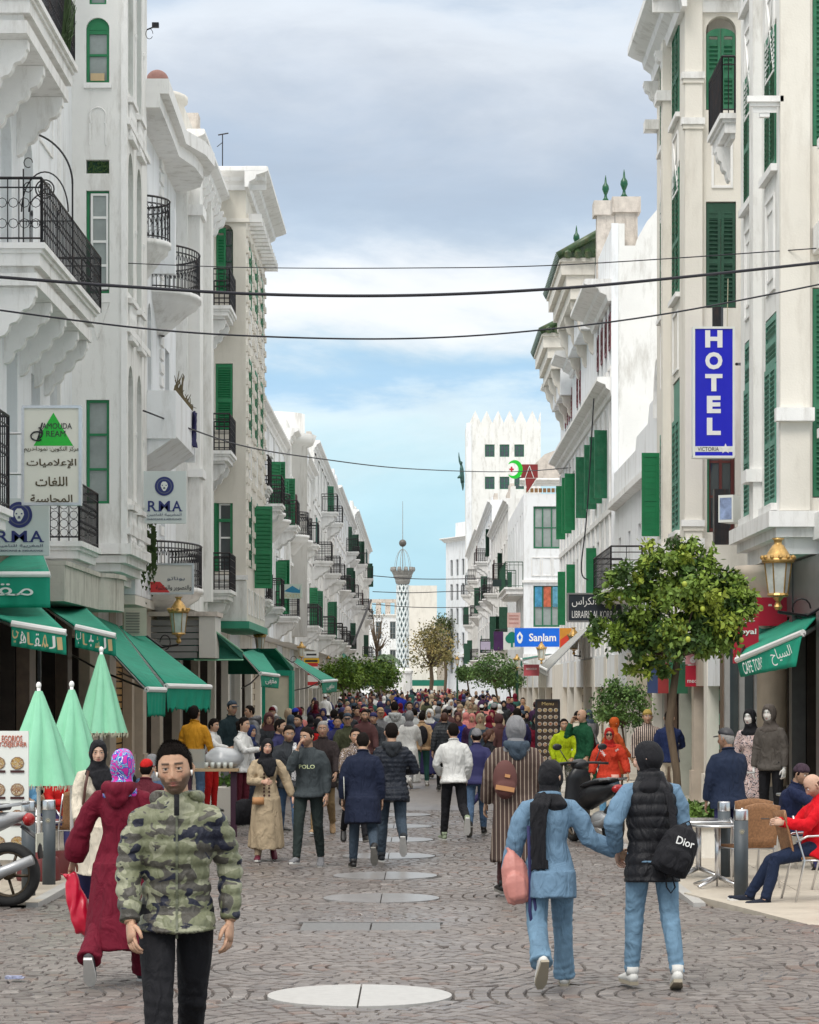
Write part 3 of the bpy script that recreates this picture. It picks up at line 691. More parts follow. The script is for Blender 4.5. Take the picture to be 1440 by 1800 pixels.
# curved roof slab
b = f.mb(); outl = [(-.2, .2), (-.2, -.7), (3.0, -.66), (4.6, -.62), (5.8, -.95), (7.1, -1.05), (8.1, -.85), (8.7, -.3), (8.8, .2)]
b.prism(outl[::-1], 'z', 13.98, 14.28); f.put(b, 'roof_slab', TRIM)
b = f.mb(); b.prism([(x, y*.75) for x, y in outl[::-1]], 'z', 13.7, 13.979); f.put(b, 'roof_slab_moulding', TRIM)
f.put(f.mb().box(0, 8.6, .6, .8, 14.28, 14.7), 'parapet', WHITE2)
b = f.mb(); b.lathe([(1.0, 0), (1.05, .06), (1.0, .12), (1.0, 1.0), (1.08, 1.06), (1.08, 1.16), (0.01, 1.2)], 24, (6.6, .6, 14.29)); f.put(b, 'rounded_parapet', CREAM, True)
b = f.mb(); b.ball((1.0, -.35, 14.5), (.24, .24, .24), 18, 14); f.put(b, 'satellite_dish', mat('rust_pink', (.35, .18, .15), .7))
shopfront(Fac(r, -6.7, 48.5, 90), 0, 12.5, [(.9, 4.2, 'dark'), (5.6, 7.6, 'glass'), (8.8, 12.0, 'wood')], 3.88)
f.put(f.mb().box(0, 8.8, -.001, 3, 3.7, 3.89), 'soffit', CREAM)
# ================================================================ L4 narrow ornate bay
r = bld('narrow white house with ornate brackets between curved roof and cream corner house', -5.45, 61)
f = Fac(r, -5.45, 61, 90)
ops = [(6.3, 7.3, z0, z0+2.2, None) for z0 in (5.1, 8.6, 12.0)]+[(2.4, 3.6, z0, z0+2.1, None) for z0 in (5.1, 8.6)]
f.wall(0, 8, 3.9, 15.2, ops, WHITE, .3); f.mass(0, 8, 3.9, 15.2, 6, WHITE, .31)
for o in ops: f.window((o[0]+o[1])/2, o[2], .95, o[3]-o[2]-.06, mat('grey_paint'), GLASSL, 2, 3, .2)
f.cornice(-.1, 8, 15.2, .42, .5)
for i in range(9): f.bracket(.4+i*.9, 14.5, .35, .5, .2, scal=2)
f.put(f.mb().box(0.2, 1.0, -.28, -.001, 4.2, 14.4), 'pilaster', WHITE); f.put(f.mb().box(.1, 1.1, -.36, -.002, 13.2, 13.45), 'capital', TRIM); f.put(f.mb().box(.1, 1.1, -.36, -.002, 7.0, 7.2), 'capital', TRIM)
f.put(f.mb().box(4.6, 5.2, -.2, -.001, 4.2, 14.4), 'pilaster', WHITE)
for z_ in (4.35, 7.95, 11.7):
    f.slab(5.7, 7.8, z_+.2, .62, TRIM, .32); f.railing(5.75, 7.75, z_+.2, .58, .95, style='grid', step=.14); f.bracket(6.2, z_-.13, .45, .6, .2); f.bracket(7.4, z_-.13, .45, .6, .2)
f.put(f.mb().box(3.6, 4.2, .05, .5, 15.2, 16.4), 'chimney', WEATH); f.put(f.mb().box(.2, 3.4, .1, .4, 15.2, 15.8), 'parapet', CREAM); f.put(f.mb().lathe([(.22, 0), (.22, 1.1), (.26, 1.15), (.2, 1.3), (.02, 1.42)], 10, (6.2, .3, 15.2)), 'chimney', WEATH)
shopfront(Fac(r, -6.5, 61, 90), 0, 16, [(.8, 4.0, 'dark'), (4.8, 9.5, 'dark'), (10.2, 15.4, 'dark')], 3.88)
# ================================================================ L5 cream corner house
r = bld('cream corner house with tall green shutters and zigzag brick strips on its street side', -5.0, 69)
f = Fac(r, -5.48, 69.0, 0); W5 = .875; uw = .30
ops = [(uw-.23, uw+.23, 5.12, 6.95, None), (uw-.23, uw+.23, 8.9, 10.68, None), (uw-.22, uw+.24, 12.55, 14.4, 'round')]
f.wall(0, W5, 3.8, 15.85, ops, BEIGE, .2)
f.window(uw+.04, 5.12, .36, 1.82, WPAINT, GLASS, 1, 2, .1); f.put(f.mb().box(uw-.23, uw-.15, .04, .14, 5.12, 6.95), 'frame', GREEN2); f.put(f.mb().box(uw+.16, uw+.23, .04, .14, 5.12, 6.95), 'frame', GREEN2); f.put(f.mb().box(uw-.15, uw+.16, .02, .08, 6.45, 6.53), 'transom', GREEN2)
f.shutter(uw-.40, 5.12, .2, 1.83, GREEN2, -.03, 0, True)
f.shutter(uw-.22, 8.92, .44, 1.74, GREEN2, .02, 0, True, pitch=.06)
f.shutter(uw-.21, 12.57, .25, 1.6, GREEN2, .03, 0, True, 'l'); f.window(uw+.12, 12.57, .2, 1.7, GREEN4, GLASS, 1, 4, .09)
f.cornice(-.1, W5+.55, 15.85, .55, .55); f.put(f.mb().box(0, W5+.1, -.08, -.001, 14.45, 14.55), 'string_course', CREAM)
f.put(f.mb().box(-.12, W5+.06, -.06, -.003, 4.9, 5.02), 'string_course', TRIM); f.put(f.mb().box(-.05, W5+.03, -.03, -.002, 3.8, 4.87), 'bay_base', WHITE)
f.put(f.mb().box(-.1, W5+.1, -.12, 8.4, 3.6, 3.79), 'bay_soffit', mat('green_soffit', (.04, .30, .19), .6)); f.put(f.mb().box(-.6, W5+.6, .3, 2, 15.851, 15.9), 'parapet', WEATH)
g5 = Fac(r, -4.6, 69.005, 90); ops = []
for u in (1.7, 4.3, 6.9):
    for z0, z1, a in ((5.3, 7.3, None), (8.9, 11.0, None), (12.4, 14.4, 'round')): ops.append((u-.5, u+.5, z0, z1, a))
g5.wall(0, 8.5, 3.8, 15.85, ops, CREAM, .25); g5.mass(0.5, 8.48, 3.8, 15.85, 5, CREAM, .5)
for o in ops:
    u = (o[0]+o[1])/2
    g5.pair(u, o[2], .98, (o[3]-o[2])*(.98 if not o[4] else .8), GREEN2 if o[2] > 6 else GREEN, False, 0, .0)
g5.shutter(3.3, 4.8, .5, 2.3, GREEN2, -.02, -85, False)
blk = _lm(MB().box(0, .26, -.06, 0, 0, .17), 'brick_block', CREAM)
for u in (.15, .85, 2.35, 3.0, 3.45, 4.9, 5.6, 6.1, 7.5, 8.15):
    for i in range(22): g5.inst('brick_block', blk, u-(.06 if i % 2 else 0), -.001, 5.3+i*.44)
for u in (1.7, 4.3, 6.9):
    for z_ in (7.7, 11.4): g5.panel(u-.4, u+.4, z_, z_+.9)
g5.cornice(-.55, 9.0, 15.8503, .62, .55)
for i in range(14): g5.put(g5.mb().box(.2+i*.62, .38+i*.62, -.4, -.001, 14.5, 14.72), 'dentil', TRIM)
for u in (1.2, 2.4, 3.8, 5.0, 6.4, 7.6): g5.panel(u-.25, u+.25, 4.0, 4.7)
# ================================================================ farther left row
def gen(label, fx, d0, d1, side, zt, floors, pitch, mt=WHITE, shut=GREEN, balc=.5, seed=1, corn=.5, opn=.35, base=3.9, out=.9, para=.8, domed=False, group=None):
    rr = random.Random(seed); r = bld(label, fx, d0); Wd = d1-d0
    f = Fac(r, fx, d0 if side < 0 else d1, 90 if side < 0 else -90); ops = []; n = max(1, int(Wd/pitch)); pt = Wd/n
    for i in range(n):
        for z0 in floors: ops.append((i*pt+pt/2-.5, i*pt+pt/2+.5, z0, z0+2.15, rr.choice([None, None, 'round'])))
    f.wall(0, Wd, base, zt, ops, mt, .28); f.mass(.01, Wd-.01, base, zt, 7, mt, .3)
    small = d0 > 105
    for o in ops:
        u = (o[0]+o[1])/2; q = rr.random()
        f.window(u, o[2], .96, 2.05 if not o[4] else 1.9, shut if q < .4 else WPAINT, GLASS, 2, 2, .2)
        if q < opn:
            f.shutter(u-.5, o[2], .45, 2.0, shut, -.02, -(25+rr.random()*50), False)
            if rr.random() < .6: f.shutter(u+.5, o[2], .5, 2.1, shut, -.02, -(rr.random()*30+80), False)
        elif q < opn+.25: f.pair(u, o[2], .96, 2.0, shut, False, 0, .08)
        f.put(f.mb().box(u-.62, u+.62, -.08, -.001, o[2]+2.2, o[2]+2.32), 'window_hood', TRIM)
        f.put(f.mb().box(u-.6, u+.6, -.1, -.001, o[2]-.1, o[2]-.02), 'sill', TRIM)
        if rr.random() < balc:
            zz = o[2]-.12; k = rr.random()
            if k < .35: f.round_balcony(u, zz-.01, 1.0, out*.85, .95)
            else:
                f.slab(u-.9, u+.9, zz, out, TRIM, .3); f.railing(u-.87, u+.87, zz, out-.05, .95, style=rr.choice(['plain', 'grid']), step=.16); f.bracket(u-.6, zz-.3, out*.8, .6, .18); f.bracket(u+.6, zz-.3, out*.8, .6, .18)
                if rr.random() < .35: f.put(f.mb().box(u-.7, u+.3, -out*.9, -out*.9+.04, zz+.1, zz+1.2), 'draped_cloth', mat('brown_cloth', (.08, .03, .03), .9) if rr.random() < .5 else mat('teal_cloth', (.03, .12, .10), .9))
    f.cornice(-.05, Wd+.05, zt, corn, .5)
    for z0 in floors: f.put(f.mb().box(0, Wd, -.05, -.001, z0-.45, z0-.33), 'string_course', TRIM)
    k = 0; u = 0
    while u < Wd-1:
        w_ = rr.uniform(1.5, 4); f.put(f.mb().box(u, min(Wd, u+w_), .1, .35, zt, zt+para*rr.uniform(.4, 1.3)), 'parapet', rr.choice([mt, mt, WEATH])); u += w_+rr.uniform(0, 1)
    for i in range(n+1): f.put(f.mb().box(max(0, i*pt-.12), min(Wd, i*pt+.12), -.06, -.002, base, zt-.5), 'pilaster', TRIM)
    if domed: f.put(f.mb().ball((Wd*.5, 1.0, zt), (1.8, 1.4, 1.6), 18, 10), 'dome', WHITE2, True)
    return r, f
gl = 'white houses down the left side'
gen('white house with grey cornice and stacked black balconies just past the cream corner house', -5.5, 79, 106, -1, 12.0, [4.9, 8.4], 3.8, WHITE2, GREEN2, .5, 11, .3, .25, group=gl)
rb, fb = gen('white house with rounded corner bay and open green shutters, third beyond the cream corner house', -5.3, 106, 128, -1, 12.7, [4.9, 8.5], 3.6, WHITE, GREEN2, .45, 12, .4, .3, domed=True, group=gl)
b = fb.mb(); b.lathe([(1.5, 4.2), (1.5, 12.2), (1.75, 12.3), (1.9, 12.7), (1.4, 12.75), (1.4, 13.6), (.01, 13.7)], 20, (3.5, .9, 0)); fb.put(b, 'round_bay', WHITE, True)
gen('white house with domed parapet and closed green shutters midway down the left side', -5.2, 128, 160, -1, 14.3, [4.9, 8.5, 11.6], 4.2, WHITE, GREEN, .3, 13, .35, .2, group=gl)
gen('pale house with stone fretwork balconies toward the far left end', -5.1, 160, 202, -1, 14.6, [4.9, 8.5, 11.8], 4.8, WHITE2, GREEN4, .3, 14, .4, .15, group=gl)
gen('last white house on the left before the plaza', -5.0, 202, 262, -1, 16.0, [4.9, 8.6, 12.2], 5.4, WHITE, GREEN4, .25, 15, .4, .1, group=gl)
for (d0, d1, k) in ((77.5, 106, 'a'), (106, 160, 'b'), (160, 262, 'c')):
    r = bld({'a': 'row of dark shop openings under green awnings on the left', 'b': 'row of shop openings behind the left orange trees', 'c': 'far shop openings at the left end of the street'}[k], -5.9, d0, 'shop row', 'shop_row')
    W = d1-d0; n = int(W/5); shopfront(Fac(r, -6.1, d0, 90), 0, W, [(W*i/n+.5, W*(i+1)/n-.3, ['dark', 'glass', 'dark', 'roll'][i % 4]) for i in range(n)], 3.88, pm=CREAM)
# concrete canopy over the first cafe
r = bld('weathered concrete canopy with rounded end above the cafe awnings', -6.2, 45, 'canopy', 'concrete_canopy')
pts = [(-6.6, 42.0), (-5.75, 42.0)]+[(-5.75+.28*math.sin(R(a))*1.0, 46.6+1.2*(1-math.cos(R(a)))) for a in range(0, 91, 15)]+[(-5.5, 48.3), (-6.6, 48.4)]
b = MB(); b.prism(pts, 'z', 3.42, 4.0); b.build('canopy_fascia', CONC, r)
c_ = [(-6.3+(x+6.3)*1.06, y) for x, y in pts]; b = MB(); b.prism(c_, 'z', 4.003, 4.08); b.build('canopy_rim', CONC, r)
# ================================================================ R2 hotel building
r = bld('cream hotel building with tall green louvred windows behind the blue sign', 4.95, 53.5)
f = Fac(r, 4.95, 53.5, -90); ops = []
for u in (1.5, 4.0):
    for z0, z1, a in ((5.0, 7.9, None), (9.5, 12.0, None), (12.9, 15.1, 'round')): ops.append((u-.65, u+.65, z0, z1, a))
f.wall(0, 5.49, 2.9, 15.3, ops, CREAM, .28); f.mass(0.01, 5.0, 2.9, 15.3, 1.5, CREAM, .5)
for o in ops:
    u = (o[0]+o[1])/2; hh = o[3]-o[2]
    m = GREEN3 if o[2] < 9 else GREEN
    if o[2] < 9:
        f.pair(u, o[2], 1.28, hh-.75, m, False, 0, .0); f.put(f.mb().box(o[0]+.02, o[1]-.02, .02, .04, o[3]-.72, o[3]-.02), 'lattice_panel', m)
        if u < 2: f.shutter(u-.65, o[2]+.1, .36, 1.7, GREEN2, -.03, -88, False)
    else:
        f.pair(u, o[2], 1.28, hh*(.95 if not o[4] else .78), m, False, 0, .0)
        if o[4]: f.put(f.mb().box(o[0]+.02, o[1]-.02, .14, .16, o[2]+hh*.78, o[3]-.02), 'fanlight', mat('brown_glass', (.10, .06, .04), .3))
    f.panel(u-.5, u+.5, o[2]-1.45 if o[2] > 9 else 3.3, o[2]-.3 if o[2] > 9 else 4.7, cross=(o[2] > 12))
    f.put(f.mb().box(u-.75, u+.75, -.09, -.001, o[2]-.1, o[2]-.01), 'sill', TRIM)
f.put(f.mb().box(2.55, 2.95, -.16, -.001, 2.9, 14.7), 'pilaster', CREAM)
for z_ in (4.3, 13.2):
    f.put(f.mb().box(2.5, 3.0, -.28, -.001, z_+.3, z_+.5), 'capital', TRIM); f.put(f.mb().box(-.02, .4, -.28, -.002, z_+.3, z_+.5), 'capital', TRIM)
f.cornice(-.1, 6.0, 15.3, .6, .75); f.bracket(.2, 14.5, .3, .5, .3); f.bracket(2.75, 14.5, .3, .5, .3)
h = Fac(r, 4.952, 48.0, 0); ops = [(.42, .94, 4.9, 6.9, None), (.40, .96, 9.07, 11.05, None), (.40, .96, 12.75, 14.5, 'round')]
h.wall(0, 1.3, 2.9, 15.3, ops, CREAM, .22)
h.window(.68, 4.92, .5, 1.95, mat('red_oxide_frame', (.12, .025, .02), .6), GLASS, 2, 3, .1)
h.put(h.mb().box(.42, .46, .02, .1, 4.9, 6.9), 'frame', GREEN)
h.pair(.68, 9.09, .54, 1.92, GREEN4, True, 0, .05); h.put(h.mb().box(.41, .95, .03, .07, 10.72, 11.03), 'top_panel', GREEN4)
h.pair(.68, 12.77, .54, 1.36, GREEN, True, 0, .05, arch=True)
h.put(h.mb().box(0, .32, -.14, -.003, 2.9, 15.2), 'corner_pier', CREAM)
for z_ in (5.0, 13.3, 12.45): h.put(h.mb().box(-.07, .36, -.2, -.002, z_, z_+.12), 'capital', TRIM); h.put(h.mb().box(-.04, .34, -.17, -.004, z_-.08, z_-.002), 'capital', CREAM)
h.put(h.mb().box(-.05, .36, -.18, -.0025, 4.6, 4.78), 'moulding', TRIM)
h.panel(.05, .28, 12.7, 13.25, cross=True); h.panel(.5, .9, 11.3, 12.3)
h.cornice(-.6, 1.3, 15.303, .5, .75)
shopfront(Fac(r, 5.2, 60, -90), 0, 15.9, [(.5, 2.6, 'dark'), (2.9, 5.5, 'glass'), (6.0, 8.5, 'dark'), (8.8, 10.9, 'rollg'), (11.3, 13.0, 'dark'), (13.5, 15.5, 'rollg')], 2.89, pm=(mat('grey_limestone', (.40, .39, .34), .6, var=.15), STONE, CREAM, mat('brown_marble')))
for k, (d_, c_) in enumerate(((49.2, (.02, .12, .06)), (51.4, (.30, .03, .03)), (53.8, (.05, .08, .2)), (56.5, (.45, .40, .3)))): b = MB(); b.box(4.78, 5.14, d_, d_+.06, 1.9, 2.5); b.build('projecting_panel', mat(f'panel_{k}', c_, .5, var=.2), r)
b = MB(); b.tube([(5.75, 47.9, 9.6), (5.72, 47.85, 8.2), (5.68, 47.86, 6.9), (5.6, 47.86, 6.6)], .008, 4); b.build('loose_wire', mat('pale_wire', (.45, .42, .3), .6), r)
# ================================================================ R1 near bay
r = bld('white building with corbelled bay and tall green louvres, cut off by the right edge', 5.5, 39)
f = Fac(r, 5.5, 44, -90); ops = []
for u in (1.15, 3.75):
    for z0, z1 in ((4.85, 7.8), (10.05, 12.3), (13.4, 16)): ops.append((u-.62, u+.62, z0, z1, None))
f.wall(0, 4.69, 4.6, 17.5, ops, WHITE, .28); f.mass(0.02, 4.2, 4.6, 17.5, 1.5, WHITE, .5)
for o in ops:
    u = (o[0]+o[1])/2; hh = o[3]-o[2]; m = GREEN3 if o[2] < 9 else GREEN
    if o[2] < 9: f.pair(u, o[2], 1.22, hh-.8, m, True, 0, .0); f.shutter(u-.61, o[2]+hh-.78, 1.2, .75, m, .02, 0, True, pitch=.06)
    else: f.pair(u, o[2], 1.22, hh-.1, m, True, 0, .0)
    f.put(f.mb().box(u-.72, u+.72, -.1, -.001, o[2]-.12, o[2]-.01), 'sill', TRIM)
    if o[2] > 9: f.panel(u-.5, u+.5, o[2]-1.9, o[2]-.4, cross=(o[2] > 13)); f.panel(u-.36, u+.36, o[2]-1.7, o[2]-.6, d=.02)
f.put(f.mb().box(2.2, 2.7, -.14, -.001, 4.7, 17.4), 'pilaster', WHITE); f.put(f.mb().box(2.14, 2.76, -.26, -.002, 5.3, 5.5), 'pilaster_base', TRIM)
for k, (o, z0, z1) in enumerate([(.18, 4.45, 4.69), (.06, 4.3, 4.449), (-.10, 4.05, 4.299)]):
    b = MB(); b.box(5.5-o, 9, 39.3-o, 44+o, z0, z1); b.build('bay_base', TRIM, r)
h = Fac(r, 5.502, 39.3, 0)
h.wall(0, .47, 4.7, 17.5, [], CREAM, .2); h.wall(.47, 1.6, 4.7, 17.5, [(.5, 1.2, 4.9, 8.1, None), (.5, 1.2, 10.25, 12.9, None), (.5, 1.2, 13.6, 16, None)], CREAM, .2)
h.put(h.mb().box(0, .45, -.1, -.002, 4.7, 17.4), 'corner_pier', CREAM); h.put(h.mb().box(-.08, .5, -.24, -.003, 6.05, 6.25), 'capital', TRIM)
for z0, z1 in ((4.92, 8.08), (10.27, 12.88), (13.62, 15.9)): h.shutter(.51, z0, .34, z1-z0, GREEN, .03, 0, True); h.shutter(.86, z0, .34, z1-z0, GREEN, .03, 0, True)
for z0 in (4.4, 8.75):
    b = h.mb()
    for k in range(6): b.lathe([(.05, 0), (.09, .1), (.05, .25), (.10, .7), (.05, 1.0), (.08, 1.1)], 8, (.62+k*.2, -.55, z0+.25))
    b.box(.5, 1.7, -.7, -.45, z0+1.36, z0+1.5); b.box(.5, 1.7, -.7, -.01, z0-.15, z0+.25); h.put(b, 'balustrade', TRIM)
h.slab(-.5, .05, 11.0, .1, TRIM, .3)
# side balcony between the two buildings
g_ = Fac(r, 5.45, 46.4, -90); g_.put(g_.mb().box(0, 2.4, .4, 2, 4.6, 17.5), 'wall', WHITE)
g_.slab(.2, 2.2, 11.85, .28, TRIM, .4); g_.railing(.25, 2.15, 11.85, .24, .98, step=.1); g_.bracket(1.2, 11.45, .25, .6, .3)
# ground floor, capitals, shop
f = Fac(r, 6.15, 47.9, -90)
b = f.mb(); b.lathe([(.25, 0), (.25, 2.6), (.33, 2.7), (.3, 2.8), (.45, 3.2), (.62, 3.45), (.62, 3.6)], 14, (5.6, -.35, .4)); f.put(b, 'corner_column', STONE, True)
b = f.mb()
for k in range(3): arc_ = [(5.1+k*.5+.22*math.cos(R(a)), -.45, 3.55+.22*math.sin(R(a))) for a in range(0, 300, 30)]; b.tube(arc_, .04, 5)
f.put(b, 'capital_scroll', CREAM)
shopfront(Fac(r, 5.95, 44.0, -90), 0, 12.5, [(.25, 2.6, 'dark'), (2.9, 5.4, 'dark'), (5.8, 12.0, 'dark')], 4.0, pm=mat('dark_marble', (.10, .10, .10), .3, var=.3))
b = MB(); b.box(5.22, 6.0, 43.9, 44.08, -.3, 4.0); b.build('shop_return_wall', mat('grey_marble', (.36, .36, .35), .3, var=.2), r)
for x in (5.3, 5.55, 5.78): b = MB(); b.box(x, x+.14, 43.86, 43.898, -.2, 2.9); b.build('door_panel', GLASS, r)
# ================================================================ R3 low white house
r = bld('low white house with stepped parapet and red pole between the hotel and the turreted house', 5.3, 70)
f = Fac(r, 5.3, 69.8, -90); W = 16.2
ops = [(u-.35, u+.35, z, z+1.35, None) for u in (2, 5, 8, 11, 14) for z in (4.6,)]
b = f.mb(); prof = [(0, 2.9), (W, 2.9), (W, 9.2), (W-.6, 9.5), (W-1.6, 9.6), (W-2.4, 9.2), (W-2.6, 8.9), (W-4, 8.9), (W-4.4, 8.5), (W-5.5, 8.5), (W-6, 8.1), (W-9, 8.1), (W-9.4, 7.8), (0, 7.8)]
f.wall(0, W, 2.9, 7.0, ops, WHITE2, .25); f.mass(.01, W-.01, 2.9, 7.0, 8, WHITE2)
b.prism([(p[0], max(7.0, p[1])) for p in prof[1:]]+[(0, 7.0)][:0] if False else [(W, 7.005), (0, 7.005), (0, 7.8), (W-9.4, 7.8), (W-9, 8.1), (W-6, 8.1), (W-5.5, 8.5), (W-4.4, 8.5), (W-4, 8.9), (W-2.6, 8.9), (W-2.2, 9.3), (W-1.5, 9.65), (W-.6, 9.5), (W, 9.2)], 'y', 0, .25); f.put(b, 'stepped_parapet', WHITE2)
for o in ops: f.window((o[0]+o[1])/2, o[2], .66, 1.3, mat('grey_paint'), GLASS, 2, 2, .15)
f.mold(.5, W-3, 6.75, [(0, 0), (.22, .05), (.22, .2), (0, .25)], TRIM, 'string_course')
b = f.mb(); b.tube([(9.0, .5, 7.8), (9.0, .5, 10.6)], .05, 6); f.put(b, 'red_pole', mat('red_pole_paint', (.40, .08, .05), .6))
b = f.mb(); [b.tube([(W-3+.8*math.cos(R(a)), -.02, 8.0+1.2*math.sin(R(a))) for a in range(0, 181, 15)], rr_, 5) for rr_ in (.06,)]; f.put(b, 'arched_moulding', TRIM)
f.slab(3, 9, 4.4, .8, TRIM, .25); f.railing(3.05, 8.95, 4.4, .75, .95, style='grid', step=.3)
shopfront(Fac(r, 5.25, 95, -90), 0, 35, [(1, 4, 'roll'), (5, 8, 'glass'), (9, 13, 'roll'), (14, 17, 'dark'), (18, 22, 'rollb'), (23, 26, 'roll'), (27, 30, 'glass'), (31, 34, 'dark')], 2.89, pm=CREAM)
# ================================================================ R4 turreted house
r = bld('tall white house with green tiled roof turrets and maroon arched windows', 5.3, 96)
X4 = 5.3; D0, D1 = 70.0, 96.0; W = D1-D0; f = Fac(r, X4, D1, -90); ops = []
mar = [3.4, 4.6, 5.8, 6.9, 10.2, 11.6, 20.0, 21.6, 23.2, 24.7]
for u in mar: ops.append((u-.35, u+.35, 10.9, 12.7, 'point'))
low = [4.5, 6.3, 8.1, 9.9, 12.5, 16.0, 18.0, 20.0, 22.4, 24.4]
for u in low: ops.append((u-.45, u+.45, 7.35, 9.4, None)); ops.append((u-.4, u+.4, 4.3, 6.3, None))
f.wall(0, W, 2.9, 13.2, ops, WHITE2, .25); f.mass(.01, W-.3, 2.9, 13.2, 10, WHITE2)
for o in ops:
    u = (o[0]+o[1])/2
    if o[2] > 9.5: f.shutter(u-.34, o[2]+.45, .68, 1.0, MAROON, .0, 0, False); f.put(f.mb().box(u-.33, u+.33, .1, .12, 12.3, 12.66), 'tympanum', MAROON); f.put(f.mb().box(u-.34, u+.34, .08, .1, o[2], o[2]+.45), 'pane', GLASSL)
    elif o[2] > 6: f.window(u, o[2], .88, 2.05, GREEN, GLASS, 2, 2, .15); u not in (6.3, 12.5, 18.0) and f.shutter(u-.45, o[2]-.05, .36, 1.9, GREEN2 if u < 16 else GREEN, -.03, -80, False)
    else: f.window(u, o[2], .78, 1.95, WPAINT, GLASS, 2, 2, .15); u in (4.5, 9.9, 20.0) and f.shutter(u-.4, o[2]-.05, .3, 1.9, GREEN2, -.03, -85, False)
f.cornice(0, W, 10.45, .45, .5, name='string_course'); f.put(f.mb().box(0, W, -.07, -.001, 6.8, 6.95), 'string_course', TRIM)
for i in range(16): f.panel(.4+i*1.6, 1.5+i*1.6, 10.5, 10.83, d=.05)
for i in range(14): f.put(f.mb().box(i*1.9+.3, i*1.9+.42, -.06, -.003, 2.95, 9.85), 'pilaster', TRIM)
for (u0, u1) in ((0, 1.2), (7.6, 10.4), (18.8, 25.4)): f.cornice(u0, u1, 13.2, .75, .6, name='eave')
# tiled turrets
def turret(u0, u1, zt, out, rise):
    f.put(f.mb().box(u0, u1, -out*.4, -.001, zt-2.1, zt-1.2), 'turret_wall', WHITE2)
    for k, (o_, a, c) in enumerate([(.72, 1.2, .85), (.85, .85, .5), (1.0, .5, .12)]): f.put(f.mb().box(u0-.1*k, u1+.1*k, -out*o_, -.001-.001*k, zt-a, zt-c-.002), 'turret_corbel', CREAM)
    for u in (u0+.5, (u0+u1)/2, u1-.5): f.bracket(u, zt-1.21, out*.68, 1.6, .25, CREAM, scal=4)
    f.put(f.mb().box(u0-.3, u1+.3, -out-.06, -.004, zt-.12, zt-.01), 'eave_board', CREAM)
    n = int((u1-u0+.6)/.3); TG = mat('green_glazed_tile', (.045, .085, .035), .35, var=.5, vs=3, dirt=((.25, .15, .07), .5, 6))
    def mk():
        b = MB(); b.tube([(0, 0, 0), (0, out+.6, rise)], .13, 7); me = b.data('roof_tile', True); me.materials.append(TG); return me
    me = f.mesh(('tile', out, rise), mk); 
    for i in range(n+1): f.inst('roof_tile', me, u0-.3+i*(u1-u0+.6)/n, -out-.12, zt+.04)
    sl = rise/(out+.6)
    for i in range(1, 6):
        ln = i*.3; ms = f.mesh(('tile2', out, i, rise), lambda: _lm(MB().tube([(0, 0, 0), (-ln, 0, ln*sl)], .12, 7), 'roof_tile', TG)); f.inst('roof_tile', ms, u1+.5, -out-.12+i*.3, zt+.04)
    f.put(f.mb().prism([(-out-.1, zt), (.4, zt), (.4, zt+rise)], 'x', u0-.3, u1+.3), 'roof_deck', TG)
def finial(u, y, z, h_):
    b = f.mb(); b.lathe([(q_*.62, w_*.58) for q_, w_ in ((.16, 0), (.2, .05), (.08, .25), (.06, .4), (.09, .45), (.17, .68), (.15, .85), (.06, 1.0), (.035, 1.25), (.01, 1.4))], 12, (u, y, z))
    f.put(b, 'finial', mat('green_glaze', (.01, .09, .04), .25), True)
turret(11.0, 18.4, 14.9, 1.0, .9); turret(1.5, 7.2, 14.2, 1.0, .8)
finial(14.5, -.3, 15.8, 1)
for (u, y, za, zb, hw) in ((19.6, .25, 13.2, 15.95, .27), (25.2, .35, 13.2, 15.0, .25)):
    f.put(f.mb().box(u-hw, u+hw, y-hw, y+hw+.1, za, zb), 'chimney', WEATH); f.put(f.mb().box(u-hw-.1, u+hw+.1, y-hw-.1, y+hw+.18, zb, zb+.42), 'chimney_cap', WEATH); finial(u, y, zb+.42, 1)
f.put(f.mb().box(0, W-.5, .01, .2, 13.21, 14.65), 'parapet', WHITE2)
# party wall with a curved gable, facing down the street
h = Fac(r, X4, D0-.012, 0); b = h.mb(); pts = [(0, 2.9), (9, 2.9), (9, 15.4), (2.2, 15.4)]+[(1.3+.9*math.sin(R(90-a)), 14.4+1.0*math.cos(R(90-a))) for a in range(90, -1, -10)][0:0]+[(1.9, 15.36), (1.55, 15.25), (1.2, 15.0), (.9, 14.65), (.65, 14.2), (.6, 14.0), (.3, 14.0), (.3, 14.6), (0, 14.6)]
b.prism(pts, 'y', 0, .29); h.put(b, 'party_wall', WHITE); h.put(h.mb().box(-.06, .12, -.05, -.001, 2.9, 14.6), 'corner_strip', WHITE2)
# ================================================================ R5 bay house facing down the street
r = bld('white bay fronted house with green window grids above the blue sign', 5, 122)
h = Fac(r, 5.0, 122, 0); h.wall(0, 2.4, 3.6, 11.2, [(.45, 1.75, 4.9, 6.85, None), (.45, 1.75, 8.6, 10.6, None)], WHITE2, .2); h.mass(0.02, 5, 3.6, 11.2, 12, WHITE2)
for z in (4.92, 8.62): h.window(1.1, z, 1.27, 1.9 if z < 6 else 1.95, GREEN, GLASSL, 3, 2, .1)
h.cornice(-.2, 2.5, 11.9, .3, .35)
tl = _lm(MB().box(0, .16, -.05, 0, 0, .2), 'glazed_tile', mat('ochre_tile', (.25, .13, .05), .5))
for i in range(11): h.inst('glazed_tile', tl, .1+i*.2, -.002, 11.25)
for k in range(3): h.panel(.35+k*.5, .8+k*.5, 7.3, 8.2, d=.04)
h.put(h.mb().box(-.08, 2.5, -.1, -.003, 7.0, 7.12), 'string_course', TRIM); h.put(h.mb().box(-.05, 2.5, -.1, -.003, 3.45, 3.62), 'string_course', TRIM)
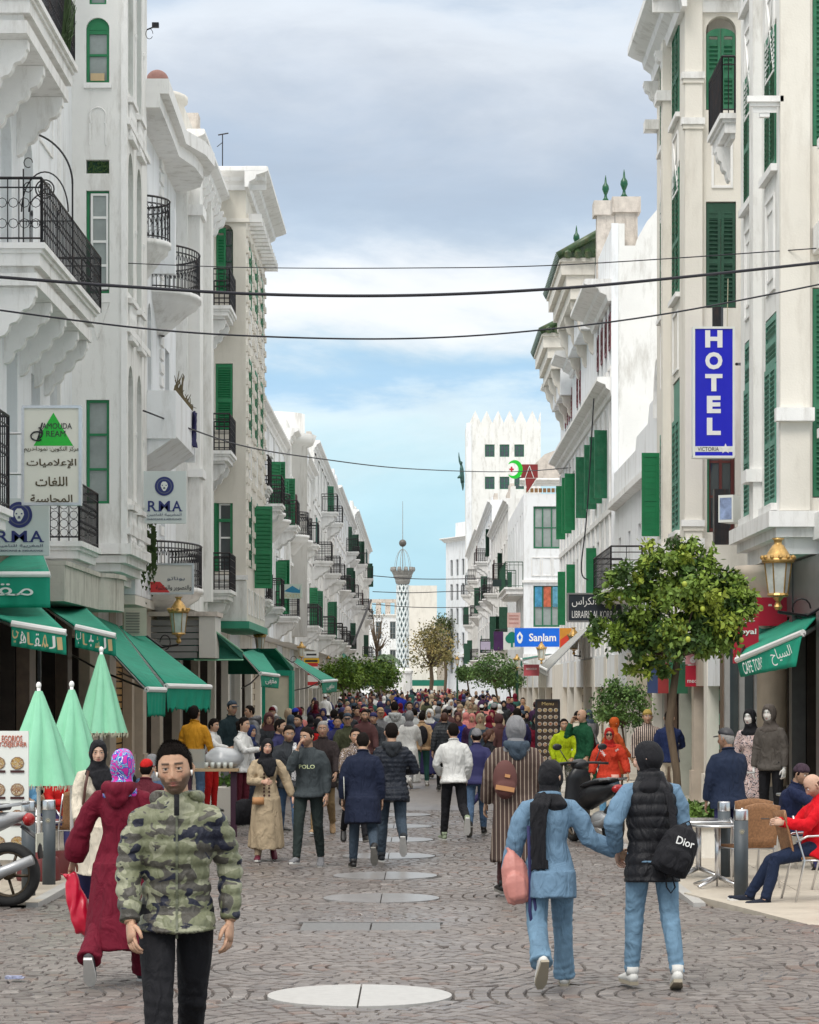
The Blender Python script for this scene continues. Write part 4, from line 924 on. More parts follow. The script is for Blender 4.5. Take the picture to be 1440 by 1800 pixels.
for k, c in enumerate([(.05, .25, .42), (.5, .12, .06), (.10, .30, .42)]): h.put(h.mb().box(.52+k*.42, .86+k*.42, .03, .05, 5.85, 6.8), 'window_poster', mat(f'poster_{k}', c, .5, var=.5, vs=6))
b = h.mb(); b.prism([(-.1, 11.9), (2.6, 11.9), (2.6, 13.1), (1.8, 13.4), (1.0, 13.1), (.3, 12.4)], 'y', .5, 4); h.put(b, 'rooftop_mound', WEATH)
s_ = Fac(r, 4.996, 144.02, -90); s_.wall(0, 22, 3.2, 11.2, [(u, u+1, z, z+2, None) for u in (2, 5, 8, 11, 14, 17.5, 19.8) for z in (4.8, 8.4)], WHITE2, .2)
for u in (2, 5, 8, 11, 14, 17.5, 19.8):
    for z in (4.8, 8.4): s_.window(u+.5, z, .95, 1.95, GREEN, GLASS, 2, 2, .12)
s_.slab(12.5, 21.5, 4.6+2.2, .9, TRIM, .4); s_.railing(12.6, 21.4, 6.8, .85, 1.2, GREEN4, step=.2)
shopfront(Fac(r, 5.3, 144, -90), 0, 48, [(1+6*i, 6+6*i, ['roll', 'dark', 'rollb', 'glass'][i % 4]) for i in range(7)], 2.89, pm=CREAM)
gr_ = 'ornate white houses down the right side'
gen('ornate white house with stone balconies between the bay house and the battlemented tower', 5.1, 144, 178, 1, 12.6, [4.5, 8.2], 4.4, WHITE, GREEN4, .4, 21, .35, .12, base=3.2, group=gr_)
gen('plain white house below the battlemented tower on the right', 5.15, 178, 222, 1, 15.0, [4.5, 8.2, 11.5], 5.0, WHITE2, GREEN4, .2, 22, .35, .1, base=3.2, group=gr_)
gen('farthest ornate white house on the right row beside the plaza', 5.2, 222, 268, 1, 15.8, [4.5, 8.2, 11.5], 5.4, WHITE, GREEN4, .2, 23, .35, .1, base=3.2, group=gr_)
# ================================================================ tower
r = bld('tall white square tower with saw tooth battlements and small green windows', 5.25, 280, 'tower', 'battlemented_tower')
h = Fac(r, 5.25, 280, 0)
ops = [(2.0+k*1.6, 3.05+k*1.6, z, z+1.35, None) for k in range(3) for z in (27.1, 23.6)]
h.wall(0, 8.05, 3, 30.8, ops, WHITE, .4); h.mass(0.03, 8.02, 3, 30.8, 9, WHITE, .4)
for o in ops: h.window((o[0]+o[1])/2, o[2], 1.0, 1.3, GREEN, GLASS, 2, 2, .1)
for i in range(6): x = .35+i*1.24; h.put(h.mb().prism([(x, 30.8), (x+1.2, 30.8), (x+1.08, 31.1), (x+.95, 31.35), (x+.8, 31.7), (x+.6, 32.1), (x+.4, 31.7), (x+.25, 31.35), (x+.12, 31.1)], 'y', 0, .4), 'battlement', WHITE)
h.put(h.mb().prism([(7.75, 30.8), (8.05, 30.8), (8.05, 32.0), (7.9, 31.6)], 'y', 0, .4), 'battlement', WHITE)
h.put(h.mb().box(-.02, .55, -.12, -.002, 3, 30.6), 'corner_strip', WHITE2)
b = MB(Matrix.Translation((4.75, 279.6, 25.4)) @ Matrix.Scale(.42, 4) @ Matrix.Translation((-4.75, -279.6, -23.2)))
b.tube([(4.9, 279.8, 20.5), (4.8, 279.7, 22), (4.7, 279.6, 24), (4.6, 279.6, 25.2)], [.5, .55, .5, .25], 10); b.tube([(4.6, 279.6, 24.8), (4.2, 279.6, 26.0), (4.0, 279.6, 27.2), (3.95, 279.6, 28.3)], [.25, .28, .18, .06], 8)
b.tube([(4.7, 279.6, 22.6), (4.1, 279.4, 21.9), (3.6, 279.4, 21.7)], [.35, .4, .15], 8); b.tube([(4.8, 279.7, 21.5), (5.0, 279.8, 19.5), (5.0, 279.8, 18.5)], [.5, .3, .1], 8); b.ball((4.5, 279.5, 25.6), .45, 10, 8)
tag(b.build('bronze_sculpture', mat('verdigris_bronze', (.04, .10, .09), .5, metal=.4, var=.4), None, True), 'dark green figure sculpture fixed to the corner of the battlemented tower', 'sculpture')
# ================================================================ R8
r = bld('white apartment block with rows of slit windows, far right before the plaza', 4.0, 330, 'building')
h = Fac(r, 3.8, 352, -68); ops = []
for z in (4, 7.3, 10.6, 13.9, 17.2):
    for u in (1.5, 3.5, 5.5, 8, 14, 17, 20, 26, 30, 34, 38): ops.append((u, u+.9, z, z+2.2, None))
h.wall(0, 50, 0, 22.4, ops, WHITE2, .3); h.mass(0.02, 49.9, 0, 22.4, 14, WHITE2)
for o in ops: h.window((o[0]+o[1])/2, o[2], .85, 2.15, mat('grey_paint'), GLASS, 1, 2, .2)
h.cornice(-.5, 50, 22.4, .8, .6); h.put(h.mb().box(0, 50, -.2, -.001, 6.2, 6.6), 'string_course', TRIM); h.put(h.mb().box(1, 40, 1, 8, 22.4, 24.5), 'attic', WHITE2)
# ================================================================ plaza end
r = bld('pale palace building closing the far end of the street behind the trees', -2, 440)
h = Fac(r, -11, 440, 0); ops = [(x, x+1.0, z, z+3.0, None) for x in (1, 3.8, 6.2, 8.8) for z in (5.6, 10.4)]
h.wall(0, 10.5, 0, 14.6, ops, WHITE2, .4); h.mass(.02, 10.4, 0, 14.6, 12, WHITE2)
for o in ops: h.window((o[0]+o[1])/2, o[2], .95, 2.9, mat('grey_paint'), GLASS, 2, 3, .2)
for i in range(6): h.put(h.mb().box(.6+i*1.6, 1.5+i*1.6, .2, 1, 14.6, 16.6), 'attic_arcade', WEATH)
h.put(h.mb().box(0, 10.5, .1, 1.4, 16.6, 17.2), 'attic_arcade', WEATH)
h.put(h.mb().box(7.6, 14.2, -3, 4, 0, 19.4), 'wing', CREAM); h.put(h.mb().box(14.25, 20, 4, 9, 0, 14), 'wing', WEATH)
h.put(h.mb().box(-4, 24, -5, -4.6, 2.4, 3.4), 'plaza_awning', AWND); h.cornice(0, 7.5, 14.6, .4, .5)
# green cross pharmacy crescent etc. are in the street file
# ================================================================ monument
r = thing('monument_column', 'lattice patterned monument column with flared top, ball and spire on the plaza', 'column', (-2.05, 345, .3))
b = MB(); cx, cy = -2.05, 345
b.lathe([(1.6, 0), (1.6, .8), (1.3, .9), (1.25, 3.6), (1.4, 3.8), (1.4, 4.1), (1.0, 4.5)], 10, (cx, cy, .25)); b.build('pedestal', WHITE, r)
b = MB(); b.lathe([(.62, 0), (.62, 11.2)], 12, (cx, cy, 4.75)); b.build('shaft', mat('slate_core', (.16, .24, .25), .6), r)
lat = MB()
for k in range(9):
    for sg in (1, -1): lat.tube([(cx+.78*math.cos(2*math.pi*k/9+sg*t_*.55), cy+.78*math.sin(2*math.pi*k/9+sg*t_*.55), 4.8+t_*1.1) for t_ in range(11)], .12, 4)
lat.build('lattice', mat('monument_white', (.75, .8, .8), .6), r)
b = MB(); b.lathe([(.85, 0), (1.0, .4), (1.0, .6), (1.25, 1.0), (1.25, 1.2), (1.55, 1.8), (1.45, 1.8), (.8, .8)], 12, (cx, cy, 15.9)); b.lathe([(.95, 0), (.95, .4)], 12, (cx, cy, 4.4)); b.build('flared_top', mat('monument_grey', (.28, .27, .25), .6, var=.3), r)
for k in range(10):
    a = 2*math.pi*k/10; M = Matrix.Translation((cx+1.4*math.cos(a), cy+1.4*math.sin(a), 17.6)); bb = MB(M); bb.lathe([(.2, 0), (.3, .25), (.22, .6)], 6); bb.build('lamp_cup', MATS['monument_grey'], r)
b = MB()
for k in range(5):
    a = math.pi*k/5; b.tube([(cx+1.1*math.cos(q)*math.cos(a), cy+1.1*math.cos(q)*math.sin(a), 17.7+2.9*math.sin(q)) for q in [math.pi*j/10 for j in range(11)]], .03, 3)
b.tube([(cx, cy, 17.5), (cx, cy, 27.0)], [.07, .03], 5); b.build('spire', mat('monument_grey'), r)
b = MB(); b.ball((cx, cy, 21.4), .5, 16, 12); b.build('ball', mat('monument_ball', (.10, .09, .08), .4), r, True)
# ================================================================ awnings
def cloth(name, corners, m, parent, sag=.05, n=8, ripple=0, thick=.02, jag=0):
    """four corners: back-left, back-right, front-right, front-left"""
    A, B_, C_, D_ = [Vector(c) for c in corners]; b = MB()
    def fn(u, v):
        p = (A*(1-u)+B_*u)*(1-v)+(D_*(1-u)+C_*u)*v; p = p.copy(); p.z -= sag*math.sin(math.pi*u)*math.sin(math.pi*v)
        if ripple: q = (C_-D_).normalized().cross(Vector((0, 0, 1))); p += q*ripple*math.sin(u*34+v*2)*v
        if jag and v > .99: p.z += jag*(abs((u*n*.5) % 1-.5)+.3*math.sin(u*91))
        return p
    b.grid(fn, n, max(3, n//3)); o = b.build(name, m, parent, True); md = o.modifiers.new('thickness', 'SOLIDIFY'); md.thickness = thick; return o
def rod(parent, a, b_, r=.02, m=None, name='frame_arm', n=6): b = MB(); b.tube([a, b_], r, n); return b.build(name, m or ALU, parent)
def awning(label, bl, br, fr, fl, drop=.35, m=AWN, jag=0, bar=WPAINT, txt=None, group=None, arms=True, ripple=.02):
    r = thing('awning', label, 'awning', (Vector(bl)+Vector(fr))/2, group)
    cloth('awning_cloth', (bl, br, fr, fl), m, r, .06, 14, .012)
    fl, fr = Vector(fl), Vector(fr); rod(r, fl, fr, .045, bar, 'front_bar', 8); dn = Vector((0, 0, -drop))
    cloth('valance', (fl, fr, fr+dn, fl+dn), m, r, 0, 24, ripple, .012, jag)
    rod(r, bl, fl+Vector((0, 0, -.03)), .02, ALU); rod(r, br, fr+Vector((0, 0, -.03)), .02, ALU)
    if arms: mid = (Vector(bl)+fl)/2+Vector((0, 0, -.5)); rod(r, Vector(bl)+Vector((0, 0, -.9)), mid, .018, IRON); rod(r, mid, fl, .018, IRON)
    if txt:
        d = (fr-fl); ln = d.length; M = Matrix.Translation((fl+fr)/2+dn*.52) @ d.to_track_quat('X', 'Z').to_matrix().to_4x4() @ Matrix.Translation((0, -.03 if d.x > 0 else .03, 0))
        text(txt[0], WPAINT, r, M, ln*txt[1], drop*txt[2], shear=txt[3] if len(txt) > 3 else 0)
    return r
ga = 'green awnings over the cafes and shops on the left'
# positions are read off the facade line: x, y (depth), z
awning('big green cafe awning with white Arabic lettering at the upper left edge', P(-140, 985, 41), P(75, 975, 41.5), P(88, 1010, 37.5), P(-120, 1010, 37.5), .48, AWN, txt=(arabic('مقهى')+'            ', .72, .5), group=ga)
a_ = awning('green cafe awning with pale Arabic letters on its short valance, nearest the umbrellas', P(-110, 1050, 41), P(60, 1058, 41), P(116, 1112, 34.5), P(20, 1096, 34.5), .3, AWN, group=ga, arms=False)
fl, fr = P(20, 1096, 34.4), P(116, 1112, 34.4)
for k, q in enumerate(arabic('المقاهي')[:7]):
    pp = fl.lerp(fr, (k+.6)/7.4)+Vector((0, -.03, -.16)); text(q, mat('tan_lettering', (.60, .45, .22), .6) if k % 2 == 0 else WPAINT, a_, Matrix.Translation(pp), .085, .17)
a_ = awning('narrow green awning with tan letters on its valance, behind the nearest one', P(60, 1055, 47), P(140, 1060, 47), P(203, 1118, 38), P(132, 1102, 38), .3, AWN, group=ga, arms=False)
fl, fr = P(132, 1102, 37.9), P(203, 1118, 37.9)
for k, q in enumerate(arabic('الشباب')[:6]): pp = fl.lerp(fr, (k+.6)/6.4)+Vector((0, -.03, -.15)); text(q, mat('tan_lettering') if k % 2 else WPAINT, a_, Matrix.Translation(pp), .07, .17)
awning('long striped green awning with ragged valance over the cafe table', P(208, 1102, 52), P(226, 1098, 58), P(370, 1208, 43), P(292, 1206, 41.5), .40, AWN, jag=.1, group=ga)
awning('green awning sheet with torn valance left of the longest awning', P(120, 1066, 50), P(205, 1100, 52), P(290, 1213, 41), P(258, 1212, 40.2), .42, AWN, jag=.04, group=ga)
def hood(label, x0, x1, y0, y1, d0, d1, m=AWND, box=True):
    r = thing('awning', label, 'awning', P(x0, y1, d1), ga)
    A, B_ = P(x0, y0, d1), P(x0, y1-2, d1); C_ = P(x1, y1, d0)
    b = MB(); p = [P(x0-8, y0, d1), P(x0+22, y0, d1), P(x1, y0+(y1-y0)*.75, d0), P(x1, y1, d0), P(x0-8, y1, d1)]
    bk = [q+Vector((-.9, .8, 0)) for q in p]
    b.add([tuple(q) for q in p+bk], [(4, 3, 2, 1, 0), (5, 6, 7, 8, 9), (0, 1, 6, 5), (1, 2, 7, 6), (2, 3, 8, 7), (4, 0, 5, 9)]); b.build('hood', m, r)
    b = MB(); b.tube([p[4], p[3]], .02, 5); b.tube([p[1], p[2]], .02, 5); b.build('piping', MINT, r); return r
hood('deep green box shaped awning hood behind the gold lantern on the left', 350, 427, 1105, 1160, 58, 56)
awning('slim green side awning with white lettering ending above the kiosk', P(425, 1148, 66), P(455, 1140, 76), P(490, 1188, 60), P(458, 1184, 58), .3, AWN, txt=(arabic('مقهى'), .6, .5), group=ga)
hood('deep green hood above the green kiosk', 462, 516, 1140, 1185, 74, 72)
awning('long green awning reaching toward the left orange trees', P(517, 1165, 84), P(522, 1158, 98), P(592, 1196, 80), P(566, 1198, 74), .35, AWN, txt=(arabic('مقهى'), .5, .5), group=ga)
awning('small green awning high above the orange trees on the left row', P(600, 1152, 150), P(604, 1148, 170), P(622, 1165, 150), P(612, 1168, 140), .4, AWND, group=ga, arms=False)
# kiosk
r = thing('kiosk', 'green framed kiosk with cream panels under the left awnings', 'kiosk', P(487, 1290, 72))
c = P(487, 1210, 72); z0 = g(72)
b = MB(); b.box(c.x-.42, c.x-.33, 72, 73.5, z0, 2.5); b.box(c.x+.33, c.x+.42, 72, 73.5, z0, 2.5); b.box(c.x-.329, c.x+.329, 72, 73.5, z0, .75); b.box(c.x-.329, c.x+.329, 72, 73.5, 2.35, 2.5); b.build('kiosk_frame', AWN, r)
b = MB(); b.box(c.x-.328, c.x+.328, 72.05, 72.1, .75, 2.35); b.build('kiosk_panel', mat('cream_panel', (.62, .58, .44), .6), r)
# cafe Torres awning on the right
fl, fr = P(1296, 1160, 39.5), P(1412, 1112, 37.5)
r = thing('awning', 'green cafe awning with white lettering on the right, below the gold lantern', 'awning', fl)
cloth('awning_cloth', (P(1330, 1120, 42), P(1480, 1040, 42), fr, fl), AWN, r, .03, 12); rod(r, fl, fr, .05, WPAINT, 'front_bar', 8)
b0, b1 = P(1305, 1190, 39.5), P(1398, 1172, 37.5)
cloth('valance', (fl, fr, b1, b0), AWN, r, .02, 16, .02, .01)
cloth('side_curtain', (P(1330, 1102, 42.3), P(1500, 1010, 42.3), P(1500, 1058, 42), P(1330, 1120, 42)), AWND, r, 0)
rod(r, P(1318, 1105, 42), P(1300, 1158, 39.6), .02, IRON); rod(r, P(1480, 1075, 42), P(1412, 1116, 37.5), .035, ALU)
d = fr-fl; ang = math.atan2(d.z, d.x)
M = Matrix.Translation(P(1328, 1169, 38.7)) @ Matrix.Rotation(-ang*.62, 4, 'Y'); text('CAFE TORRES', WPAINT, r, M, .38, .18, shear=.15)
M = Matrix.Translation(P(1374, 1152, 37.7)) @ Matrix.Rotation(-ang*.62, 4, 'Y'); text(arabic('السياح'), WPAINT, r, M, .32, .24)
# further right canopies
awning('grey canvas canopy with patterned valance below the orange sign', P(1030, 1100, 84), P(1034, 1105, 78), P(962, 1178, 78), P(950, 1172, 84), .2, mat('grey_canvas', (.42, .42, .40), .8, var=.2), arms=False)
awning('dark green shop awning by the far right lamps', P(965, 1150, 112), P(970, 1150, 104), P(918, 1160, 106), P(916, 1158, 114), .3, AWND, arms=False)
# ================================================================ signs
def board(label, px0, px1, py0, py1, d, m, fm=None, depth=.12, rot=0, name='sign', cat='sign'):
    a, c = P(px0, py1, d), P(px1, py0, d); cx, cz = (a.x+c.x)/2, (a.z+c.z)/2; w_, h = c.x-a.x, c.z-a.z
    r = thing(name, label, cat, (cx, d, cz)); M = Matrix.Translation((cx, d, cz)) @ Matrix.Rotation(R(rot), 4, 'Z')
    b = MB(M); b.box(-w_/2, w_/2, 0, depth, -h/2, h/2); b.build('sign_box', m, r)
    if fm:
        t_ = .03; b = MB(M); b.box(-w_/2-.005, w_/2+.005, -.02, depth+.01, h/2-t_, h/2+.01); b.box(-w_/2-.005, w_/2+.005, -.02, depth+.01, -h/2-.01, -h/2+t_)
        b.box(-w_/2-.01, -w_/2+t_, -.018, depth+.008, -h/2+t_, h/2-t_); b.box(w_/2-t_, w_/2+.01, -.018, depth+.008, -h/2+t_, h/2-t_); b.build('sign_frame', fm, r)
    return r, M, w_, h
def at(M, x, z, rot=0): return M @ Matrix.Translation((x, -.006, z)) @ Matrix.Rotation(R(rot), 4, 'Y')
def flat(M, poly, name, m, parent, y=-.004, y2=0.0): b = MB(M); b.prism(poly, 'y', y, y2-.0005); return b.build(name, m, parent)
BLUE = mat('hotel_blue', (.012, .014, .52), .3, var=.05); BLK = mat('sign_black', (.02, .02, .025), .5); NAVY = mat('sign_navy', (.02, .03, .16), .5)
r, M, w_, h = board('tall blue HOTEL sign hanging on the right', 1219, 1291, 575, 804, 46.4, BLUE, SIGNW, .22)
for k, c in enumerate('HOTEL'): text(c, WPAINT, r, at(M, .0, h*(.41-.168*k)), .31 if c not in 'EL' else .25, .31, bold=.05)
flat(M, [(-w_/2+.03, -h/2+.10), (w_/2-.03, -h/2+.10), (w_/2-.03, -h/2+.2), (-w_/2+.03, -h/2+.2)], 'name_strip', SIGNW, r)
text('VICTORIA', BLK, r, at(M, -.1, -h/2+.15), .38, .07)
st = []; 
for k in range(10): rr_ = .1 if k % 2 == 0 else .042; a = math.pi/2+k*math.pi/5; st.append((.21+rr_*math.cos(a), -h/2+.155+rr_*math.sin(a)))
flat(M, st, 'star', WPAINT, r, -.012, -.006)
rod(r, P(1295, 640, 46.5), P(1306, 640, 46.9), .03, IRON, 'bracket'); rod(r, P(1262, 540, 46.6), P(1262, 575, 46.6), .1, IRON, 'bracket')
b = MB(); b.box(5.22+.25, 5.22+.55, 46.6, 46.9, g(46), 0) if False else b.box(5.35, 5.62, 46.62, 46.85, 4.6, 5.6); b.build('cable_duct', IRON, r)
r, M, w_, h = board('small white box sign with blue face under the hotel sign', 1262, 1290, 870, 918, 45.6, SIGNW, None, .5, -30); flat(M, [(-w_*.4, -h*.4), (w_*.4, -h*.4), (w_*.4, h*.4), (-w_*.4, h*.4)], 'sign_face', mat('pale_blue_face', (.25, .32, .5), .4, var=.5, vs=8), r)
# training centre sign
r, M, w_, h = board('white hanging sign with green triangle and brown Arabic lettering on the left', 39, 142, 714, 887, 37.5, mat('sign_cream', (.66, .66, .58), .4, var=.03), ALU, .12); M = M @ Matrix.Scale(.926, 4); h /= .926; w_ /= .926
flat(M, [(-.28, h/2-.62), (.34, h/2-.62), (.03, h/2-.10)], 'green_triangle', mat('sign_green', (.01, .42, .03), .4), r)
DBR = mat('sign_brown', (.06, .04, .01), .5)
text('AMOUDA', BLK, r, at(M, .09, h/2-.31), .46, .09); text('REAM', BLK, r, at(M, .07, h/2-.43), .3, .09)
b = MB(M); b.tube([(-.22+.1*math.cos(R(a)), -.02, h/2-.47+.07*math.sin(R(a))) for a in range(30, 330, 20)], .012, 4); b.tube([(-.22, -.02, h/2-.55), (-.14, -.02, h/2-.26)], .012, 4); b.tube([(-.2+.06*math.cos(R(a)), -.022, h/2-.42+.08*math.sin(R(a))) for a in range(-90, 91, 20)], .012, 4); b.build('monogram', BLK, r)
text(arabic('مركز التكوين: نمودا-دريم'), DBR, r, at(M, 0, h/2-.68), .86, .1)
for k, t_ in enumerate(('الإعلاميات', 'اللغات', 'المحاسبة')): text(arabic(t_), DBR, r, at(M, 0, h/2-.90-.28*k), (.78, .5, .66)[k], .15, bold=.012)
rod(r, P(-40, 762, 37.6), P(39, 762, 37.6), .02, ALU, 'bracket'); rod(r, P(-40, 833, 37.6), P(39, 833, 37.6), .02, ALU, 'bracket')
def rma(label, x0, x1, y0, y1, d):
    r, M, w_, h = board(label, x0, x1, y0, y1, d, mat('pale_grey_sign', (.62, .67, .66), .35, var=.02), None, .1)
    rad = w_*.22; cz = h*.21
    for (r0, m_, yy) in ((rad, NAVY, -.012), (rad*.78, mat('sign_mid_grey', (.12, .14, .2), .5), -.016), (rad*.7, NAVY, -.02)):
        flat(M, [(r0*math.cos(2*math.pi*k/28), cz+r0*math.sin(2*math.pi*k/28)) for k in range(28)], 'emblem_ring', m_, r, yy, yy+.005)
    flat(M, [(p*rad, cz+q*rad) for p, q in ((-.32, .3), (-.15, .48), (.15, .48), (.32, .3), (.38, 0), (.25, -.28), (.1, -.5), (-.1, -.5), (-.25, -.28), (-.38, 0))], 'emblem_lion_head', SIGNW, r, -.025, -.021)
    for sg in (-1, 1): flat(M, [(sg*rad*.2+p*rad*.06, cz+rad*.08+q*rad*.05) for p, q in ((-1, -1), (1, -1), (1, 1), (-1, 1))], 'emblem_eye', NAVY, r, -.03, -.026)
    flat(M, [(-.08*rad, cz-.1*rad), (.08*rad, cz-.1*rad), (.12*rad, cz-.3*rad), (-.12*rad, cz-.3*rad)], 'emblem_muzzle', mat('sign_mid_grey'), r, -.03, -.026)
    for k, c in enumerate('RMA'):
        xx = (-.28, 0.0, .29)[k]*w_; ww = (.2, .26, .22)[k]*w_; hh = h*.2; text(c, NAVY, r, at(M, xx, -h*.17), ww, hh, bold=.012)
        for sx_ in (-1, 1):
            flat(M, [(xx+sx_*ww*.42-ww*.17, -h*.27), (xx+sx_*ww*.42+ww*.17, -h*.27), (xx+sx_*ww*.42+ww*.17, -h*.253), (xx+sx_*ww*.42-ww*.17, -h*.253)], 'serif', NAVY, r, -.012, -.006)
    text(arabic('المغربية للتأمين'.replace('أ', 'ا')), mat('sign_mid_grey'), r, at(M, 0, -h*.335), w_*.8, h*.06); text('MAROCAINE & ASSURANCE', mat('sign_mid_grey'), r, at(M, 0, -h*.42), w_*.8, h*.032)
    return r
rma('pale square RMA sign with round lion emblem, partly behind the training centre sign', -18, 86, 876, 976, 38.4)
r = rma('pale square RMA sign with round lion emblem hanging beside the rounded balconies', 251, 327, 828, 920, 51.5); rod(r, P(244, 850, 51.6), P(244, 905, 51.6), .04, SIGNW, 'bracket')
r, M, w_, h = board('white and red shop sign on the first floor rounded balcony', 262, 340, 991, 1044, 54.6, mat('sign_offwhite', (.62, .60, .55), .4, var=.05), ALU, .05); text(arabic('والتصوير والمكتبة'), BLK, r, at(M, .05, -h*.3), w_*.8, h*.2); flat(M, [(-w_/2, -h/2), (w_*.0, -h/2), (-w_*.25, -h*.1), (-w_/2, -h*.1)], 'red_corner', mat('sign_red', (.55, .03, .03), .4), r); text(arabic('بوناتو'), mat('sign_mid_grey'), r, at(M, .1, 0), w_*.4, h*.15)
b = MB(); b.grid(lambda a, c: P(246+a*26, 905+c*100, 52.5+.3*math.sin(a*9)), 6, 6); 
b = MB()
for k in range(500):
    p = P(rnd.uniform(246, 272), rnd.gauss(960, 28), 52.6+rnd.uniform(-.2, .2)); s_ = rnd.uniform(.03, .08); b.add([p, p+Vector((s_, 0, -s_*.3)), p+Vector((s_*.4, .02, -s_*1.6))], [(0, 1, 2)])
tag(b.build('climbing_plant', mat('climber_leaf', (.05, .085, .02), .7, var=.5), None), 'green climbing plant hanging over the rounded balcony behind the tower bay', 'plant')
# right side signs
r, M, w_, h = board('black bookshop sign with Arabic and French lettering behind the orange tree', 998, 1094, 1043, 1093, 66, mat('sign_charcoal', (.018, .024, .034), .4), mat('grey_edge', (.2, .2, .2), .4), .15)
text(arabic('مكتبة الكراس'), WPAINT, r, at(M, 0, h*.2), w_*.84, h*.36); text('LIBRAIRIE AL KORRAS', WPAINT, r, at(M, 0, -h*.24), w_*.84, h*.25)
RED = mat('telecom_red', (.42, .006, .03), .4, var=.1)
r, M, w_, h = board('dark red telecom shop sign with white lettering behind the tree crown', 1253, 1300, 1094, 1128, 41.5, RED); text('meditel', WPAINT, r, at(M, .03, -h*.15), w_*.8, h*.35)
r, M, w_, h = board('tall crimson sign with French and Arabic lettering beside the green cafe awning', 1290, 1334, 1078, 1166, 40.6, RED); text('royal', WPAINT, r, at(M, 0, h*.12), w_*.8, h*.14, bold=.02); text(arabic('عقيق'), WPAINT, r, at(M, 0, h*.36), w_*.7, h*.13); text('N', WPAINT, r, at(M, -w_*.3, -h*.38), None, h*.1)
r, M, w_, h = board('crimson sign panel below the gold lantern', 1330, 1384, 1050, 1100, 41.8, RED)
r, M, w_, h = board('small red square sign with white lettering near the tree trunk', 1206, 1240, 1170, 1207, 48.5, RED); text('meditel', WPAINT, r, at(M, 0, -h*.22), w_*.85, h*.2)
r, M, w_, h = board('pink and white sign panel above the small red sign', 1206, 1240, 1146, 1168, 48.6, mat('faded_pink', (.62, .30, .32), .5)); text('66', WPAINT, r, at(M, 0, -h*.1), w_*.6, h*.6, bold=.05)
r, M, w_, h = board('bright blue Sanlam sign under the white bay', 905, 984, 1104, 1137, 119, mat('insurer_blue', (.0, .13, .68), .4)); text('Sanlam', WPAINT, r, at(M, .25, 0), w_*.6, h*.42, bold=.02)
flat(M, [(-.8+p*.2, q*.27) for p, q in ((0, 1), (.7, .3), (.6, -.5), (.25, -1), (-.25, -1), (-.6, -.5), (-.7, .3))], 'emblem', WPAINT, r, -.01, -.005); flat(M, [(-.8+p*.1, q*.14) for p, q in ((0, 1), (.7, 0), (0, -1), (-.7, 0))], 'emblem_core', MATS['insurer_blue'], r, -.016, -.011)
r, M, w_, h = board('white sign with green tree emblem beside the blue Sanlam sign', 885, 915, 1111, 1142, 124, SIGNW)
for (cx_, cz_, q) in ((-.1, .1, .22), (.12, .12, .22), (0, .24, .2)): flat(M, [(cx_+q*math.cos(k*.5), cz_+q*math.sin(k*.5)) for k in range(12)], 'tree_emblem', mat('emblem_green', (.0, .22, .14), .5), r, -.01-cx_*.02, -.005-cx_*.02)
flat(M, [(-.05, -.3), (.05, -.3), (.05, .1), (-.05, .1)], 'tree_emblem', MATS['emblem_green'], r, -.02, -.016)
r, M, w_, h = board('purple sign left of the green tree emblem sign', 868, 885, 1110, 1144, 128, mat('sign_purple', (.06, .015, .09), .5, var=.3))
r, M, w_, h = board('pale pink shop sign above the green tree emblem sign', 892, 915, 1077, 1103, 122, mat('sign_pink', (.55, .36, .32), .5, var=.2)); [text('nnnnnn', mat('sign_red_ink', (.35, .1, .08), .5), r, at(M, 0, q), w_*.7, .07) for q in (-.15, .05, .2)] and None
r, M, w_, h = board('small lilac sign farther down the right row', 845, 862, 1128, 1142, 150, mat('sign_lilac', (.5, .45, .6), .5))
r, M, w_, h = board('orange and red sign with a house emblem above the grey canopy', 984, 1012, 1104, 1140, 88, mat('sign_orange', (.75, .32, .04), .5)); flat(M, [(-.25, -h/2), (.27, -h/2), (.27, -.05), (.02, .14), (-.25, -.05)], 'house_emblem', mat('house_red', (.75, .06, .03), .5), r, -.01, -.005)
r, M, w_, h = board('red shop sign above the far right shop doors', 921, 948, 1168, 1188, 106, mat('pale_red_sign', (.45, .08, .10), .5, var=.3)); text('DDDDDD', WPAINT, r, at(M, 0, .05), w_*.7, h*.15) and None
r, M, w_, h = board('dark cross shaped pharmacy sign high on the right row', 866, 898, 1019, 1031, 128, mat('dark_teal_sign', (.015, .03, .03), .4)); b = MB(M); b.box(-.02, .22, -.03, .1, -.8, .8) if False else b.box(.3, .5, -.03, .13, -.45, .55); b.build('cross_arm', GREEN4, r)
r = thing('pharmacy_crescent', 'bright green crescent sign with small red cross on the right roofline', 'sign', P(903, 825, 116)); c = P(905, 825, 116)
o_ = [(.36*math.cos(R(a)), .42*math.sin(R(a))) for a in range(-140, 141, 14)]; i_ = [(-.10+.27*math.cos(R(a)), .29*math.sin(R(a))) for a in range(130, -131, -14)]
M = Matrix.Translation(c); b = MB(M); vs = [(x, 0, z) for x, z in o_]+[(x, 0, z) for x, z in i_[::-1]]; n = len(o_)
ii = [(-.10+.27*math.cos(R(-130+260*k/(n-1))), .29*math.sin(R(-130+260*k/(n-1)))) for k in range(n)]
b.add([(x, 0, z) for x, z in o_+ii]+[(x, .08, z) for x, z in o_+ii], [(k, k+1, n+k+1, n+k) for k in range(n-1)]+[(2*n+k, 3*n+k, 3*n+k+1, 2*n+k+1) for k in range(n-1)]+[(k, 2*n+k, 2*n+k+1, k+1) for k in range(n-1)]+[(n+k, n+k+1, 3*n+k+1, 3*n+k) for k in range(n-1)])
